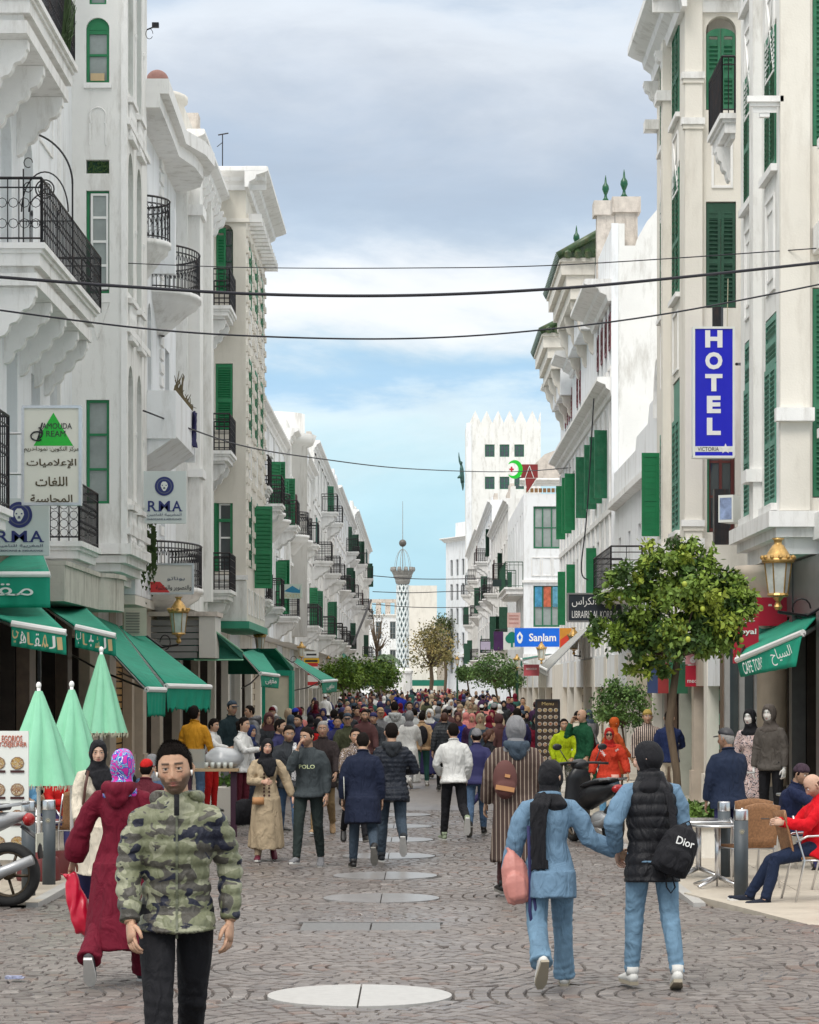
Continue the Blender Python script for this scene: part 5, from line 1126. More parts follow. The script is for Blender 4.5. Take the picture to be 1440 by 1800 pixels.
b.build('crescent', mat('neon_green', (.01, .55, .03), .4), r); b = MB(M); b.box(-.24, -.04, 0, .06, -.04, .04); b.box(-.18, -.10, .002, .058, -.12, -.041); b.box(-.18, -.10, .002, .058, .041, .12); b.build('red_cross', mat('cross_red', (.55, .02, .05), .4), r)
r = thing('roof_sign', 'dark red metal sign frame on the roof beside the green crescent', 'sign', P(931, 840, 118)); M = Matrix.Translation(P(931, 840, 118))
b = MB(M); b.box(-.38, .38, 0, .05, .0, .62); b.prism([(-.2, -.02), (.34, -.02), (-.1, -.7)], 'y', 0, .05); b.build('sign_panel', mat('rust_red', (.22, .02, .02), .6, var=.2), r)
b = MB(M); [b.tube([a, c_], .015, 4) for a, c_ in (((-.2, -.02, -.02), (.0, -.02, .55)), ((.0, -.02, .55), (.2, -.02, -.02)), ((-.2, -.02, -.7), (-.2, -.02, 0)), ((-.1, -.02, -.7), (.35, -.02, 0)))]; b.build('sign_frame', SIGNW, r)
# left far signs
r, M, w_, h = board('pale sign with blue fish shape hanging on the left row', 492, 531, 1027, 1052, 92, mat('sign_seafoam', (.52, .60, .52), .5)); flat(M, [(-.25, .0), (.05, .2), (.3, .05), (.33, .2), (.33, -.06), (.05, -.05)], 'fish_shape', mat('fish_blue', (.02, .2, .35), .5), r, -.01, -.005); text('TICKETS', mat('sign_ochre', (.5, .42, .2), .5), r, at(M, 0, -h*.3), w_*.8, h*.25)
r, M, w_, h = board('yellow shop sign with dark lettering on the left before the orange trees', 534, 561, 1157, 1166, 104, mat('sign_yellow', (.75, .45, .02), .5)); flat(M, [(-w_*.4, -.05), (w_*.4, -.05), (w_*.4, .03), (-w_*.4, .03)], 'dark_line', BLK, r)
r, M, w_, h = board('white sign above the yellow shop sign on the left', 535, 560, 1145, 1156, 104, SIGNW); flat(M, [(-w_*.35, -.04), (w_*.35, -.04), (w_*.35, .03), (-w_*.35, .03)], 'dark_line', BLK, r)
r, M, w_, h = board('white banner with red stripes between kiosk and orange trees', 541, 559, 1168, 1210, 100, SIGNW); [flat(M, [(-w_/2, z), (w_/2, z), (w_/2, z+.14), (-w_/2, z+.14)], 'red_stripe', mat('sign_red'), r) for z in (-.35, .05, .38)]
# air conditioners
def ac(label, px, py, d, s_=1):
    r = thing('air_conditioner', label, 'air conditioner', P(px, py, d), 'air conditioners on the left shop fronts'); M = Matrix.Translation(P(px, py, d)) @ Matrix.Rotation(R(12), 4, 'Z')
    b = MB(M); b.box(-.38*s_, .38*s_, 0, .3, -.28, .28); b.build('casing', mat('ac_beige', (.55, .50, .40), .5), r); 
    for k in range(8): b = MB(M); b.box(-.32*s_, .14*s_, -.03, -.002, -.22+k*.055, -.2+k*.055); b.build('grille_slat', mat('ac_grey', (.22, .2, .17), .5), r)
ac('beige air conditioner box right behind the left gold lantern', 286, 1083, 57, .6); ac('green tinted air conditioner under the concrete canopy', 238, 1093, 52, .6)
r = thing('shop_canopy_box', 'grey slatted shop canopy box behind the left gold lantern', 'canopy', P(310, 1125, 56)); M = Matrix.Translation(P(310, 1120, 56))
for k in range(6): b = MB(M); b.box(-.55, .45+.02*k, 0, .6, -.45+k*.14, -.33+k*.14); b.build('siding_plank', mat('siding_grey', (.24, .24, .23), .6), r)
b = MB(M); b.box(.5, .85, -.1, 1.5, -.45, .45); b.build('end_panel', mat('sign_offwhite'), r); b = MB(M); b.box(-.6, .9, -.15, 1.5, .452, .55); b.build('top_board', WEATH, r)
# ================================================================ cables
def cable(label, pts, rad, group=None):
    v = [P(*p) for p in pts]; b = MB(); q = []
    for i in range(len(v)-1):
        p0, p1, p2, p3 = v[max(0, i-1)], v[i], v[i+1], v[min(len(v)-1, i+2)]
        for k in range(8):
            t_ = k/8; q.append(.5*((2*p1)+(-p0+p2)*t_+(2*p0-5*p1+4*p2-p3)*t_*t_+(-p0+3*p1-3*p2+p3)*t_**3))
    q.append(v[-1]); b.tube(q, rad, 5); return tag(b.build('overhead_cable', mat('cable_black', (.012, .012, .02), .6), None, True), label, 'cable', group)
gc = 'cables strung across the street'
cable('thickest dark cable crossing the street above the monument', [(-60, 482, 33), (200, 502, 33.5), (460, 517, 34), (720, 519, 34.5), (980, 507, 35), (1220, 485, 36), (1500, 455, 37)], .022, gc)
cable('sagging medium cable just below the thickest one', [(-60, 537, 34), (250, 577, 35), (480, 592, 36), (715, 595, 37), (930, 582, 37.5), (1180, 550, 38), (1500, 488, 38.5)], .013, gc)
cable('thin upper cable from the left tower bay to the right edge', [(185, 461, 50), (430, 470, 48), (720, 471, 46), (1000, 465, 42), (1500, 432, 38.5)], .009, gc)
cable('long thin cable dropping from the left balconies to the red roof sign', [(252, 722, 50), (420, 782, 62), (560, 806, 75), (720, 824, 90), (905, 829, 108), (1150, 808, 66), (1205, 800, 54)], .018, gc)
for k, (y0, y1, d) in enumerate(((1012, 1018, 180), (1040, 1040, 190), (1062, 1068, 200))):
    cable(('highest', 'middle', 'lowest')[k]+' of three faint cables crossing in front of the monument', [(655, y0, d), (720, (y0+y1)/2+2, d), (784, y1, d), (860, y1-2, d-20)], .03, gc)
cable('loose cable running down the turreted house front', [(1044, 700, 72), (1032, 900, 72), (1022, 1000, 72), (1034, 1020, 72)], .02)
r = tag(MB().tube([P(652, 1055, 190), P(620, 1135, 180)], .09, 6).build('flag_pole', IRON, None), 'slanting dark flag pole at the far left end', 'flag pole')
for k, (x, d, z0, z1) in enumerate(((-5.85, 66, 15.2, 16.3), (-5.3, 70, 16.3, 17.0), (-5.95, 63, 15.2, 15.9))):
    b = MB(); b.tube([(x, d, z0-.3), (x, d, z1)], .014, 4); b.tube([(x-.12, d, z1), (x+.16, d, z1+.05)], .018, 4); b.tube([(x, d, z1-.2), (x-.15, d, z1-.32)], .01, 4)
    tag(b.build('aerial', IRON, None), ('bent metal aerial on the narrow ornate house', 'short aerial on the cream corner house roof', 'lower aerial on the narrow ornate house')[k], 'aerial')
b = MB(); c = P(258, 52, 50); b.tube([c, c+Vector((.15, 0, .06))], .015, 5); b.box(c.x+.11, c.x+.24, 49.9, 50, c.z+.03, c.z+.12); b.tube([c+Vector((.05+.07*math.cos(R(a_)), 0, -.08+.1*math.sin(R(a_)))) for a_ in range(0, 360, 30)], .006, 4); tag(b.build('security_camera', IRON, None), 'small dark security camera on the tower bay edge against the sky', 'camera')
# ================================================================ street lanterns
def lantern(label, px, py_top, py_bot, d, post=False, arm=0):
    sc = (py_bot-py_top)*d/F/1.15; c = P(px, (py_top+py_bot)/2, d); r = thing('street_lantern', label, 'lantern', c, 'gilded street lanterns'); M = Matrix.Translation(c) @ Matrix.Diagonal((sc*.78, sc*.78, sc, 1))
    n = 6 if sc < .9 else 8
    b = MB(M); b.lathe([(.30, .18), (.33, .2), (.33, .25), (.28, .26), (.22, .34), (.12, .46), (.08, .48), (.08, .53), (.13, .575), (.0, .55)], 16); b.build('cap', GOLD, r, True)
    for k in range(12): a = 2*math.pi*k/12; b = MB(M); b.ball((.32*math.cos(a), .32*math.sin(a), .27), (.045, .045, .04), 6, 4); b.build('crown_point', GOLD, r)
    b = MB(M)
    for k in range(6): a = 2*math.pi*k/6; b.tube([(.27*math.cos(a), .27*math.sin(a), .18), (.19*math.cos(a), .19*math.sin(a), -.30)], .014, 4)
    b.lathe([(.20, -.34), (.22, -.32), (.20, -.29), (.1, -.3)], 12); b.lathe([(.05, -.55), (.09, -.5), (.04, -.42), (.12, -.35)], 8); b.build('cage', GOLD, r)
    for k in range(6):
        a0, a1 = 2*math.pi*k/6, 2*math.pi*(k+1)/6; b = MB(M)
        b.add([(.26*math.cos(a0), .26*math.sin(a0), .18), (.26*math.cos(a1), .26*math.sin(a1), .18), (.185*math.cos(a1), .185*math.sin(a1), -.3), (.185*math.cos(a0), .185*math.sin(a0), -.3)], [(0, 1, 2, 3)[::-1]]); b.build('glass_pane', LAMPG, r)
    if post: b = MB(); b.tube([c+Vector((0, 0, -.5*sc)), Vector((c.x, c.y, g(d)))], [.06, .09], 8); b.lathe([(.2, 0), (.2, .3), (.12, .4), (.1, .8)], 8, (c.x, c.y, g(d))); b.build('post', GREEN4, r)
    if arm: b = MB(); q = c+Vector((0, 0, -.58*sc)); b.tube([q, q+Vector((arm*.5, .15, -.06*sc)), q+Vector((arm, .3, .2))], .025, 5); b.tube([q+Vector((arm*(.4+.15*math.cos(R(a))), .1, .05+.15*math.sin(R(a)))) for a in range(0, 300, 30)], .012, 4); b.build('arm', IRON, r)
lantern('large gilded lantern on the right beside the orange tree crown', 1368, 946, 1075, 38, arm=.9)
lantern('gilded lantern on the left in front of the air conditioner', 314, 1049, 1133, 52, arm=-.7)
lantern('gilded lantern on the left above the kiosk awnings', 457, 1104, 1152, 76, arm=-.9)
lantern('small gilded lantern farther along the left awnings', 530, 1128, 1162, 105, arm=-.8)
lantern('gilded lantern in front of the orange house emblem sign', 1009, 1103, 1152, 84, arm=.8)
lantern('gilded lantern under the blue Sanlam sign', 952, 1128, 1168, 104, arm=.6)
lantern('gilded lantern on a green post left of the shop signs', 909, 1150, 1180, 118, post=True)
lantern('far red tinted lantern on the right pavement', 804, 1153, 1172, 190, post=True)
lantern('left of two small gilded lanterns above the left orange trees', 577, 1152, 1170, 150, arm=-.8); lantern('right of two small gilded lanterns above the left orange trees', 603, 1152, 1168, 165, arm=-.8)
# ================================================================ people
def nfun(seed, sc, k=7):
    rr = np.random.RandomState(seed); ds = rr.normal(size=(k, 3)); ds /= np.linalg.norm(ds, axis=1)[:, None]; fr = sc*rr.uniform(.6, 2.0, k); ph = rr.uniform(0, 6.28, k); am = 1/np.sqrt(fr); am /= am.sum()
    def f(p): return (np.sin(p @ (ds*fr[:, None]).T+ph) * am).sum(1)
    return f
_TS = bpy.data.scenes.new('scratch')
def fuse(mb, vox, smooth=2, fold=None):
    """join overlapping closed shells into one skin"""
    me = mb.data('tmp'); o = bpy.data.objects.new('tmp', me); _TS.collection.objects.link(o)
    md = o.modifiers.new('r', 'REMESH'); md.mode = 'VOXEL'; md.voxel_size = vox
    if smooth: ms = o.modifiers.new('s', 'SMOOTH'); ms.factor = .6; ms.iterations = smooth
    vl = _TS.view_layers[0]; vl.update(); dg = vl.depsgraph; r = bpy.data.meshes.new_from_object(o.evaluated_get(dg))
    bpy.data.objects.remove(o); bpy.data.meshes.remove(me); r.materials.clear()
    if fold is not None:
        n = len(r.vertices); a = np.zeros(n*3); r.vertices.foreach_get('co', a); a = a.reshape(-1, 3); nn = np.zeros(n*3); r.vertices.foreach_get('normal', nn); nn = nn.reshape(-1, 3)
        a = a+nn*fold(a)[:, None]; r.vertices.foreach_set('co', a.ravel()); r.update()
    r.polygons.foreach_set('use_smooth', [True]*len(r.polygons)); return r
SKIN = mat('skin', attr='Col', rough=.5, var=.13, vs=45, spec=.4, bump=.25, bs=420)
SKIN.node_tree.nodes['Principled BSDF'].inputs['Subsurface Weight'].default_value = .08
SKIN.node_tree.nodes['Principled BSDF'].inputs['Subsurface Radius'].default_value = (.02, .008, .004)
HAIR = mat('black_hair', (.010, .007, .006), .8, spec=.12, var=.4, vs=60, bump=.9, bs=160, stretch=(1, 1, .35))
HAIRG = mat('grey_hair', (.26, .25, .24), .7, var=.3, vs=60, bump=.6, bs=160)
HAIRB = mat('auburn_hair', (.07, .022, .010), .6, var=.4, vs=60, bump=.6, bs=160)
def fabric(key, rgb, rough=.85, var=.10, bump=.25, bs=220, **k):
    new = key not in MATS; m = mat(key, rgb, rough, var=var, vs=k.pop('vs', 5), bump=bump, bs=bs, spec=.25, **k)
    if new: wrinkle(m)
    return m
def wrinkle(m, st=.75, sc=(9, 9, 4.5)):
    nt = m.node_tree; N = nt.nodes; L = nt.links; bp = [n for n in N if n.type == 'BUMP'][0]; tcn = N.new('ShaderNodeTexCoord'); mp = N.new('ShaderNodeMapping'); mp.inputs['Scale'].default_value = sc; mp.inputs['Rotation'].default_value = (.3, .5, 0)
    L.new(tcn.outputs['Object'], mp.inputs[0]); n = N.new('ShaderNodeTexNoise'); n.inputs['Scale'].default_value = 1; n.inputs['Detail'].default_value = 3; n.inputs['Distortion'].default_value = 1.6; n.inputs['Roughness'].default_value = .45; L.new(mp.outputs[0], n.inputs['Vector'])
    b2 = N.new('ShaderNodeBump'); b2.inputs['Strength'].default_value = st; b2.inputs['Distance'].default_value = .05; L.new(n.outputs['Fac'], b2.inputs['Height']); L.new(b2.outputs[0], bp.inputs['Normal'])
C = dict(black=(.012, .012, .015), navy=(.013, .017, .030), charcoal=(.032, .036, .042), white=(.66, .66, .64), cream=(.60, .54, .44), beige=(.36, .28, .19), denim=(.075, .13, .22), lightdenim=(.145, .245, .345), blueknit=(.135, .225, .325),
         maroon=(.13, .004, .018), red=(.50, .012, .012), orangered=(.52, .045, .02), mustard=(.52, .24, .015), lime=(.40, .50, .01), green=(.008, .07, .03), brown=(.08, .045, .025), grey=(.20, .20, .21), lightgrey=(.42, .44, .44),
         olive=(.06, .065, .035), khaki=(.30, .21, .11), royal=(.012, .03, .32), teal=(.05, .13, .16), pink=(.62, .22, .2), rose=(.45, .10, .14), purple=(.05, .02, .06), tan=(.42, .28, .16), slate=(.045, .065, .09), burgundy=(.09, .01, .02), stripe=(.3, .3, .3), skyblue=(.12, .30, .48))
CN = dict(blueknit='light blue', lightdenim='pale blue', lightgrey='light grey', royal='royal blue', orangered='orange red', navy='navy blue', denim='blue', slate='slate blue', skyblue='sky blue')
def cm(k, kind='cloth'):
    rgb = C[k]; return fabric(f'{k}_{kind}', rgb, .8 if kind != 'puffer' else .5, var=.1 if 'denim' not in k else .3, vs=5 if 'denim' not in k else 7, dirt=None if 'denim' not in k else (tuple(min(1, c_*1.6) for c_ in rgb), .5, 6))
def camo():
    m = mat('camouflage_nylon', (.3, .3, .2), .5, var=.02, bump=.25, bs=60, spec=.4); nt = m.node_tree; N = nt.nodes; L = nt.links; b = N['Principled BSDF']
    tcn = N.new('ShaderNodeTexCoord'); mp = N.new('ShaderNodeMapping'); mp.inputs['Scale'].default_value = (7, 7, 10.5); L.new(tcn.outputs['Object'], mp.inputs[0]); cur = None
    cols = [((.165, .175, .105), None), ((.27, .275, .19), .52), ((.07, .065, .055), .54), ((.012, .014, .03), .575)]
    for i, (c, th) in enumerate(cols):
        if th is None: rgb = N.new('ShaderNodeRGB'); rgb.outputs[0].default_value = (*c, 1); cur = rgb.outputs[0]; continue
        n = N.new('ShaderNodeTexNoise'); n.noise_dimensions = '4D'; n.inputs['W'].default_value = 3.3*i; n.inputs['Scale'].default_value = 1; n.inputs['Detail'].default_value = 2.2; n.inputs['Distortion'].default_value = .9; L.new(mp.outputs[0], n.inputs['Vector'])
        r_ = N.new('ShaderNodeMapRange'); r_.inputs[1].default_value = th; r_.inputs[2].default_value = th+.012; L.new(n.outputs['Fac'], r_.inputs[0]); mm = N.new('ShaderNodeMix'); mm.data_type = 'RGBA'; L.new(r_.outputs[0], mm.inputs[0]); L.new(cur, mm.inputs[6]); mm.inputs[7].default_value = (*c, 1); cur = mm.outputs[2]
    L.new(cur, b.inputs['Base Color']); return m
CAMO = camo(); wrinkle(CAMO, .35, (16, 16, 9))
def striped(key, c1, c2, sc=26, thr=.72, ax=0):
    m = mat(key, c1, .85, var=.05, bump=.2, bs=200); nt = m.node_tree; N = nt.nodes; L = nt.links; b = N['Principled BSDF']
    tcn = N.new('ShaderNodeTexCoord'); sp = N.new('ShaderNodeSeparateXYZ'); L.new(tcn.outputs['Object'], sp.inputs[0])
    m1 = N.new('ShaderNodeMath'); m1.operation = 'MULTIPLY'; m1.inputs[1].default_value = sc; L.new(sp.outputs[ax], m1.inputs[0]); m2 = N.new('ShaderNodeMath'); m2.operation = 'FRACT'; L.new(m1.outputs[0], m2.inputs[0])
    m3 = N.new('ShaderNodeMath'); m3.operation = 'GREATER_THAN'; m3.inputs[1].default_value = thr; L.new(m2.outputs[0], m3.inputs[0]); mm = N.new('ShaderNodeMix'); mm.data_type = 'RGBA'; L.new(m3.outputs[0], mm.inputs[0]); mm.inputs[6].default_value = (*c1, 1); mm.inputs[7].default_value = (*c2, 1); L.new(mm.outputs[2], b.inputs['Base Color']); return m
def blotch(key, c1, c2, c3, sc=9):
    m = mat(key, c1, .7, var=.05); nt = m.node_tree; N = nt.nodes; L = nt.links; b = N['Principled BSDF']; tcn = N.new('ShaderNodeTexCoord'); n = N.new('ShaderNodeTexNoise'); n.inputs['Scale'].default_value = sc; n.inputs['Detail'].default_value = 1.5; n.inputs['Distortion'].default_value = 2.6; L.new(tcn.outputs['Object'], n.inputs['Vector'])
    r_ = N.new('ShaderNodeValToRGB'); r_.color_ramp.interpolation = 'CONSTANT'; e = r_.color_ramp.elements; e[0].color = (*c1, 1); e[1].position = .45; e[1].color = (*c2, 1)
    for p, c in ((.52, (.75, .7, .75)), (.545, c3), (.62, c1)): q = e.new(p); q.color = (*c, 1)
    L.new(n.outputs['Fac'], r_.inputs[0]); L.new(r_.outputs[0], b.inputs['Base Color']); return m
SHOE_SOLE = mat('shoe_sole', (.20, .19, .17), .7, var=.2, vs=30); SHOEW = mat('white_trainer', (.62, .61, .58), .6, var=.08, vs=30); SHOEB = mat('black_shoe', (.015, .014, .014), .5); SHOEM = mat('maroon_trainer', (.12, .01, .03), .5)
# ---------------------------------------------------------------- head
def G(x, s): return np.exp(-(x/s)**2)
def head_grid(nu, nv):
    """unit directions; pole on z; front is -y"""
    v = np.linspace(0, math.pi, nv+1); u = np.linspace(0, 2*math.pi, nu, endpoint=False); return u, v
def head_shape(nu, nv, fem=False, face=True, infl=0.0):
    u, v = head_grid(nu, nv); U, V = np.meshgrid(u, v); dx, dy, dz = np.sin(V)*np.sin(U), -np.sin(V)*np.cos(U), np.cos(V)
    sv = np.clip(np.sin(V), 1e-6, 1)**np.where(dz > 0, -.24, -.10); x = dx*.0745*sv; y = dy*.096*sv; z = dz*.119; sv
    low = np.clip(-z/.121, 0, 1)
    x *= 1-.30*low**1.7; fr = dy < 0
    y = np.where(y > 0, y*(1-.42*low**1.3), y*(1-.06*low)); y += -.010*low*(1-low)
    flat = np.where(fr, np.clip(-dy, 0, 1), 0); y = np.where(fr, y+.010*flat**3*G(z+.01, .09), y)
    if face:
        f = np.where(fr, 1, 0)*np.clip(-dy*1.6, 0, 1); ax = np.abs(x); d = np.zeros_like(x)
        nose = np.interp(z, [-.046, -.040, -.034, -.024, .0, .022, .034], [0, .010, .0215, .0245, .0155, .0065, .001]); nw = np.interp(z, [-.04, -.028, 0, .025], [.0135, .013, .0085, .008])
        d += nose*G(x, nw)
        d += .006*G(ax-.013, .006)*G(z+.036, .007)
        d -= .0085*G(ax-.030, .0165)*G(z-.012, .0115)
        d += .0045*G(ax-.028, .022)*G(z-.033, .007)+.002*G(x, .02)*G(z-.034, .01)
        d += .0045*G(ax-.042, .018)*G(z+.018, .018)
        d += .0050*G(x, .021)*G(z+.0535, .0055)+.0055*G(x, .019)*G(z+.0675, .006)-.0035*G(x, .024)*G(z+.0605, .0028)-.0035*G(x, .02)*G(z+.079, .006)
        d += .0075*G(x, .018)*G(z+.098, .015); d -= .004*G(ax-.045, .018)*G(z+.055, .02); d -= .0012*G(x, .004)*G(z+.046, .006)
        y = y-d*f
    return x, y, z, U, V
def face_cols(x, y, z, tone, fem=False, beard=0, brow=(.02, .014, .01)):
    n = x.shape; c = np.ones(n+(3,))*np.array(tone); ax = np.abs(x); fr = (y < 0)
    def mixc(c, col, w): w = np.clip(w, 0, 1)[..., None]; return c*(1-w)+np.array(col)*w
    c = mixc(c, (tone[0]*1.08, tone[1]*.72, tone[2]*.68), .35*G(ax-.040, .02)*G(z+.02, .02)*fr+.35*G(x, .012)*G(z+.03, .01)*fr)
    c = mixc(c, (tone[0]*.55, tone[1]*.42, tone[2]*.40), .55*G(ax-.031, .018)*G(z-.009, .010)*fr)
    bz = .0335-.0009*0+.10*(ax-.03)*np.where(ax < .03, .35, -.35); c = mixc(c, brow, fr*1.5*G(z-bz, .0042 if not fem else .003)*((ax > .010) & (ax < .051)))
    c = mixc(c, (.36 if not fem else .42, .10, .09), fr*1.0*G(x, .019)*(G(z+.0535, .0045)+G(z+.0665, .0055))); c = mixc(c, (.10, .02, .02), fr*.9*G(x, .018)*G(z+.0605, .0018))
    c = mixc(c, (.10, .03, .02), fr*.8*G(ax-.0075, .0035)*G(z+.040, .003))
    if beard:
        w = np.clip((-.030-z+.55*np.maximum(0, ax-.03))/.02, 0, 1)*np.clip((.055-y)/.03, 0, 1)
        w = w*np.clip(1-1.4*G(x, .016)*G(z+.060, .010), 0, 1)*np.where((ax < .038) & (z > -.05), np.clip(1-(z+.052)/.006, 0, 1), 1); c = mixc(c, (.035, .022, .016), beard*w)
        c = mixc(c, (.04, .025, .02), beard*.9*fr*G(ax-.010, .014)*G(z+.0485, .0035))
    return c
def head_mesh_parts(T, tone, nu=48, nv=40, fem=False, beard=0, brow=(.02, .014, .01)):
    x, y, z, U, V = head_shape(nu, nv, fem); c = face_cols(x, y, z, tone, fem, beard, brow)
    vs = [tuple(T @ Vector(p)) for p in zip(x.ravel(), y.ravel(), z.ravel())]; fs = [(j*nu+i, (j+1)*nu+i, (j+1)*nu+(i+1) % nu, j*nu+(i+1) % nu) for j in range(nv) for i in range(nu)]
    return vs, fs, c.reshape(-1, 3)
def hair_mesh(T, nu, nv, mask, infl, jag=0):
    x, y, z, U, V = head_shape(nu, nv, face=False); s_ = np.stack([x, y, z], -1); L_ = np.linalg.norm(s_, axis=-1, keepdims=True); w = mask(x, y, z); nz = nfun(5, 90)(s_.reshape(-1, 3)).reshape(x.shape)
    k = infl*(np.clip(w, 0, 1)**.5)+jag*nz*(w > 0); s2 = s_+s_/L_*k[..., None]; s0 = s_-s_/L_*.004
    fs = []; 
    for j in range(nv):
        for i in range(nu):
            q = (j*nu+i, (j+1)*nu+i, (j+1)*nu+(i+1) % nu, j*nu+(i+1) % nu)
            if sum(w.ravel()[t_] > 0 for t_ in q) >= 2: fs.append(q)
    pts = np.where((w > 0)[..., None], s2, s0).reshape(-1, 3); used = sorted({t_ for f in fs for t_ in f}); mp = {a: i for i, a in enumerate(used)}
    return [tuple(T @ Vector(pts[a])) for a in used], [tuple(mp[t_] for t_ in f) for f in fs]
def m_short(x, y, z): return np.where(y < .0, z-.078+.35*np.minimum(0, -.0+np.abs(x)-.05)-(.02+np.minimum(0, y+.075)*.2)*0, z+.055*np.clip(y/.09, 0, 1)*1.25-.0+.02*(y > .02)+.02)*20*np.where((y < .0) & (np.abs(x) > .05), 1, 1)
def mask_short(x, y, z):
    line = np.interp(y, [-.10, -.06, -.03, -.015, .0, .012, .03, .05, .09], [.079, .070, .045, -.005, -.012, .012, -.01, -.06, -.075])-.22*np.maximum(0, np.abs(x)-.035)*(y < -.04); return (z-line)*22
def mask_bald(x, y, z):
    line = np.interp(y, [-.10, -.035, .0, .02, .05, .09], [.4, .4, .4, -.012, -.055, -.07]); return np.where(z < .03, (z-line)*30, -1)
def mask_scarf(x, y, z):
    """all but the oval of the face"""
    e = (x/.056)**2+((z+.022)/.087)**2; return np.where(y < -.01, (e-1)*6, 3)
def mask_cap(x, y, z): return (z-(.035-.12*np.clip(y, -.1, .1)*-.0))*60
# ---------------------------------------------------------------- hand
def hand(mb, T, sx, curl=25, spread=1.0, detail=6, grip=0):
    """T at the wrist: -z along the hand, palm faces -x*sx, thumb towards -y"""
    inn = -sx
    mb.tube([T @ Vector(p) for p in ((0, 0, .01), (inn*.003, 0, -.03), (inn*.005, -.002, -.065), (inn*.006, 0, -.093))], [(.016, .026), (.0165, .036), (.015, .041), (.011, .038)], detail+2, up=tuple((T.to_3x3() @ Vector((1, 0, 0)))))
    for k, (y, L_, r) in enumerate(((-.029, .072, .0088), (-.0095, .080, .0092), (.010, .074, .0088), (.028, .058, .0078))):
        c = R(curl*(1+.12*k)+grip); p = Vector((inn*.006, y, -.086)); pts = [p.copy()]; a = c*.5
        for seg in (.45, .32, .25): p = p+Vector((inn*math.sin(a), (y*.25*spread)*.5, -math.cos(a)))*L_*seg; pts.append(p.copy()); a += c*.9
        mb.tube([T @ q for q in pts], [r, r*.95, r*.85, r*.6], detail)
    p = Vector((inn*.004, -.022, -.022)); pts = [p, p+Vector((inn*.012, -.022, -.024)), p+Vector((inn*(.018+grip*.0002), -.034, -.052)), p+Vector((inn*(.024+grip*.0004), -.036, -.076))]
    mb.tube([T @ q for q in pts], [.013, .012, .010, .007], detail)
# ---------------------------------------------------------------- the figure
def skel(p):
    """joints for a 1.75 m figure facing -y; p: pose dictionary"""
    J = {}; RX = lambda a: Matrix.Rotation(R(a), 4, 'X'); RY = lambda a: Matrix.Rotation(R(a), 4, 'Y'); RZ = lambda a: Matrix.Rotation(R(a), 4, 'Z')
    lean = p.get('lean', 3); sp = Matrix.Translation((0, 0, .93)) @ RZ(p.get('twist', 0)) @ RX(lean)
    J['pelvis'] = Vector((0, 0, .93)); low = 9
    for s, sx in (('r', -1), ('l', 1)):
        sw, kn, ab = p.get('leg_'+s, (0, 3, 2)); hip = Vector((sx*.09, 0, .93)); Rt = RY(-sx*ab) @ RX(-sw); knee = hip+Rt @ Vector((0, 0, -.435)); Rs = Rt @ RX(kn); ank = knee+Rs @ Vector((0, 0, -.405))
        tot = sw-kn; fp = p.get('foot_'+s, max(0, -tot)*1.0 if tot < 0 else -tot*.45); Rf = RZ(sx*8+p.get('toe_'+s, 0)) @ RX(fp)
        J['hip_'+s], J['knee_'+s], J['ank_'+s], J['Rf_'+s] = hip, knee, ank, Rf
        for q in (Vector((0, .06, -.09)), Vector((0, -.19, -.09))): low = min(low, (ank+Rf @ q).z)
    dz = -low
    for k in list(J):
        if isinstance(J[k], Vector): J[k] = J[k]+Vector((0, 0, dz))
    sp = Matrix.Translation((0, 0, dz)) @ sp; J['spine'] = sp; J['chest'] = sp @ Vector((0, 0, .36)); J['neck'] = sp @ Vector((0, .0, .56))
    for s, sx in (('r', -1), ('l', 1)):
        fw, ab, el, tw = p.get('arm_'+s, (4, 9, 18, 15)); sh = sp @ Vector((sx*.176, 0, .462+p.get('shrug', 0))); Ru = sp.to_3x3().to_4x4() @ RY(-sx*ab) @ RX(-fw); elb = sh+Ru @ Vector((0, 0, -.285)); Rl = Ru @ RZ(sx*-tw) @ RX(-el); wr = elb+Rl @ Vector((0, 0, -.25))
        J['sh_'+s], J['elb_'+s], J['wr_'+s] = sh, elb, wr; J['Rh_'+s] = Matrix.Translation(wr) @ Rl @ RZ(sx*-p.get('hand_rot', 0)); J['Rl_'+s] = Rl; J['Ru_'+s] = Ru
    hy, hp, ht = p.get('head', (0, 0, 0)); J['head'] = Matrix.Translation(sp @ Vector((0, -.012, .560))) @ RZ(hy) @ RX(hp) @ RY(ht) @ Matrix.Translation((0, -.018, .100)); return J
POSES = dict(stand=dict(), walkL=dict(leg_l=(20, 4, 2), leg_r=(-14, 28, 2), arm_r=(22, 7, 24, 10), arm_l=(-16, 9, 14, 10)), walkR=dict(leg_r=(20, 4, 2), leg_l=(-14, 28, 2), arm_l=(22, 7, 24, 10), arm_r=(-16, 9, 14, 10)),
             kickR=dict(leg_l=(14, 3, 2), leg_r=(-14, 52, 3), arm_r=(16, 7, 24, 10), arm_l=(-10, 9, 14, 10)), kickL=dict(leg_r=(14, 3, 2), leg_l=(-14, 52, 3), arm_l=(16, 7, 24, 10), arm_r=(-10, 9, 14, 10)), sit=dict(leg_l=(82, 78, 7), leg_r=(80, 62, 9), lean=4, arm_l=(30, 6, 70, 30), arm_r=(30, 6, 70, 30)))
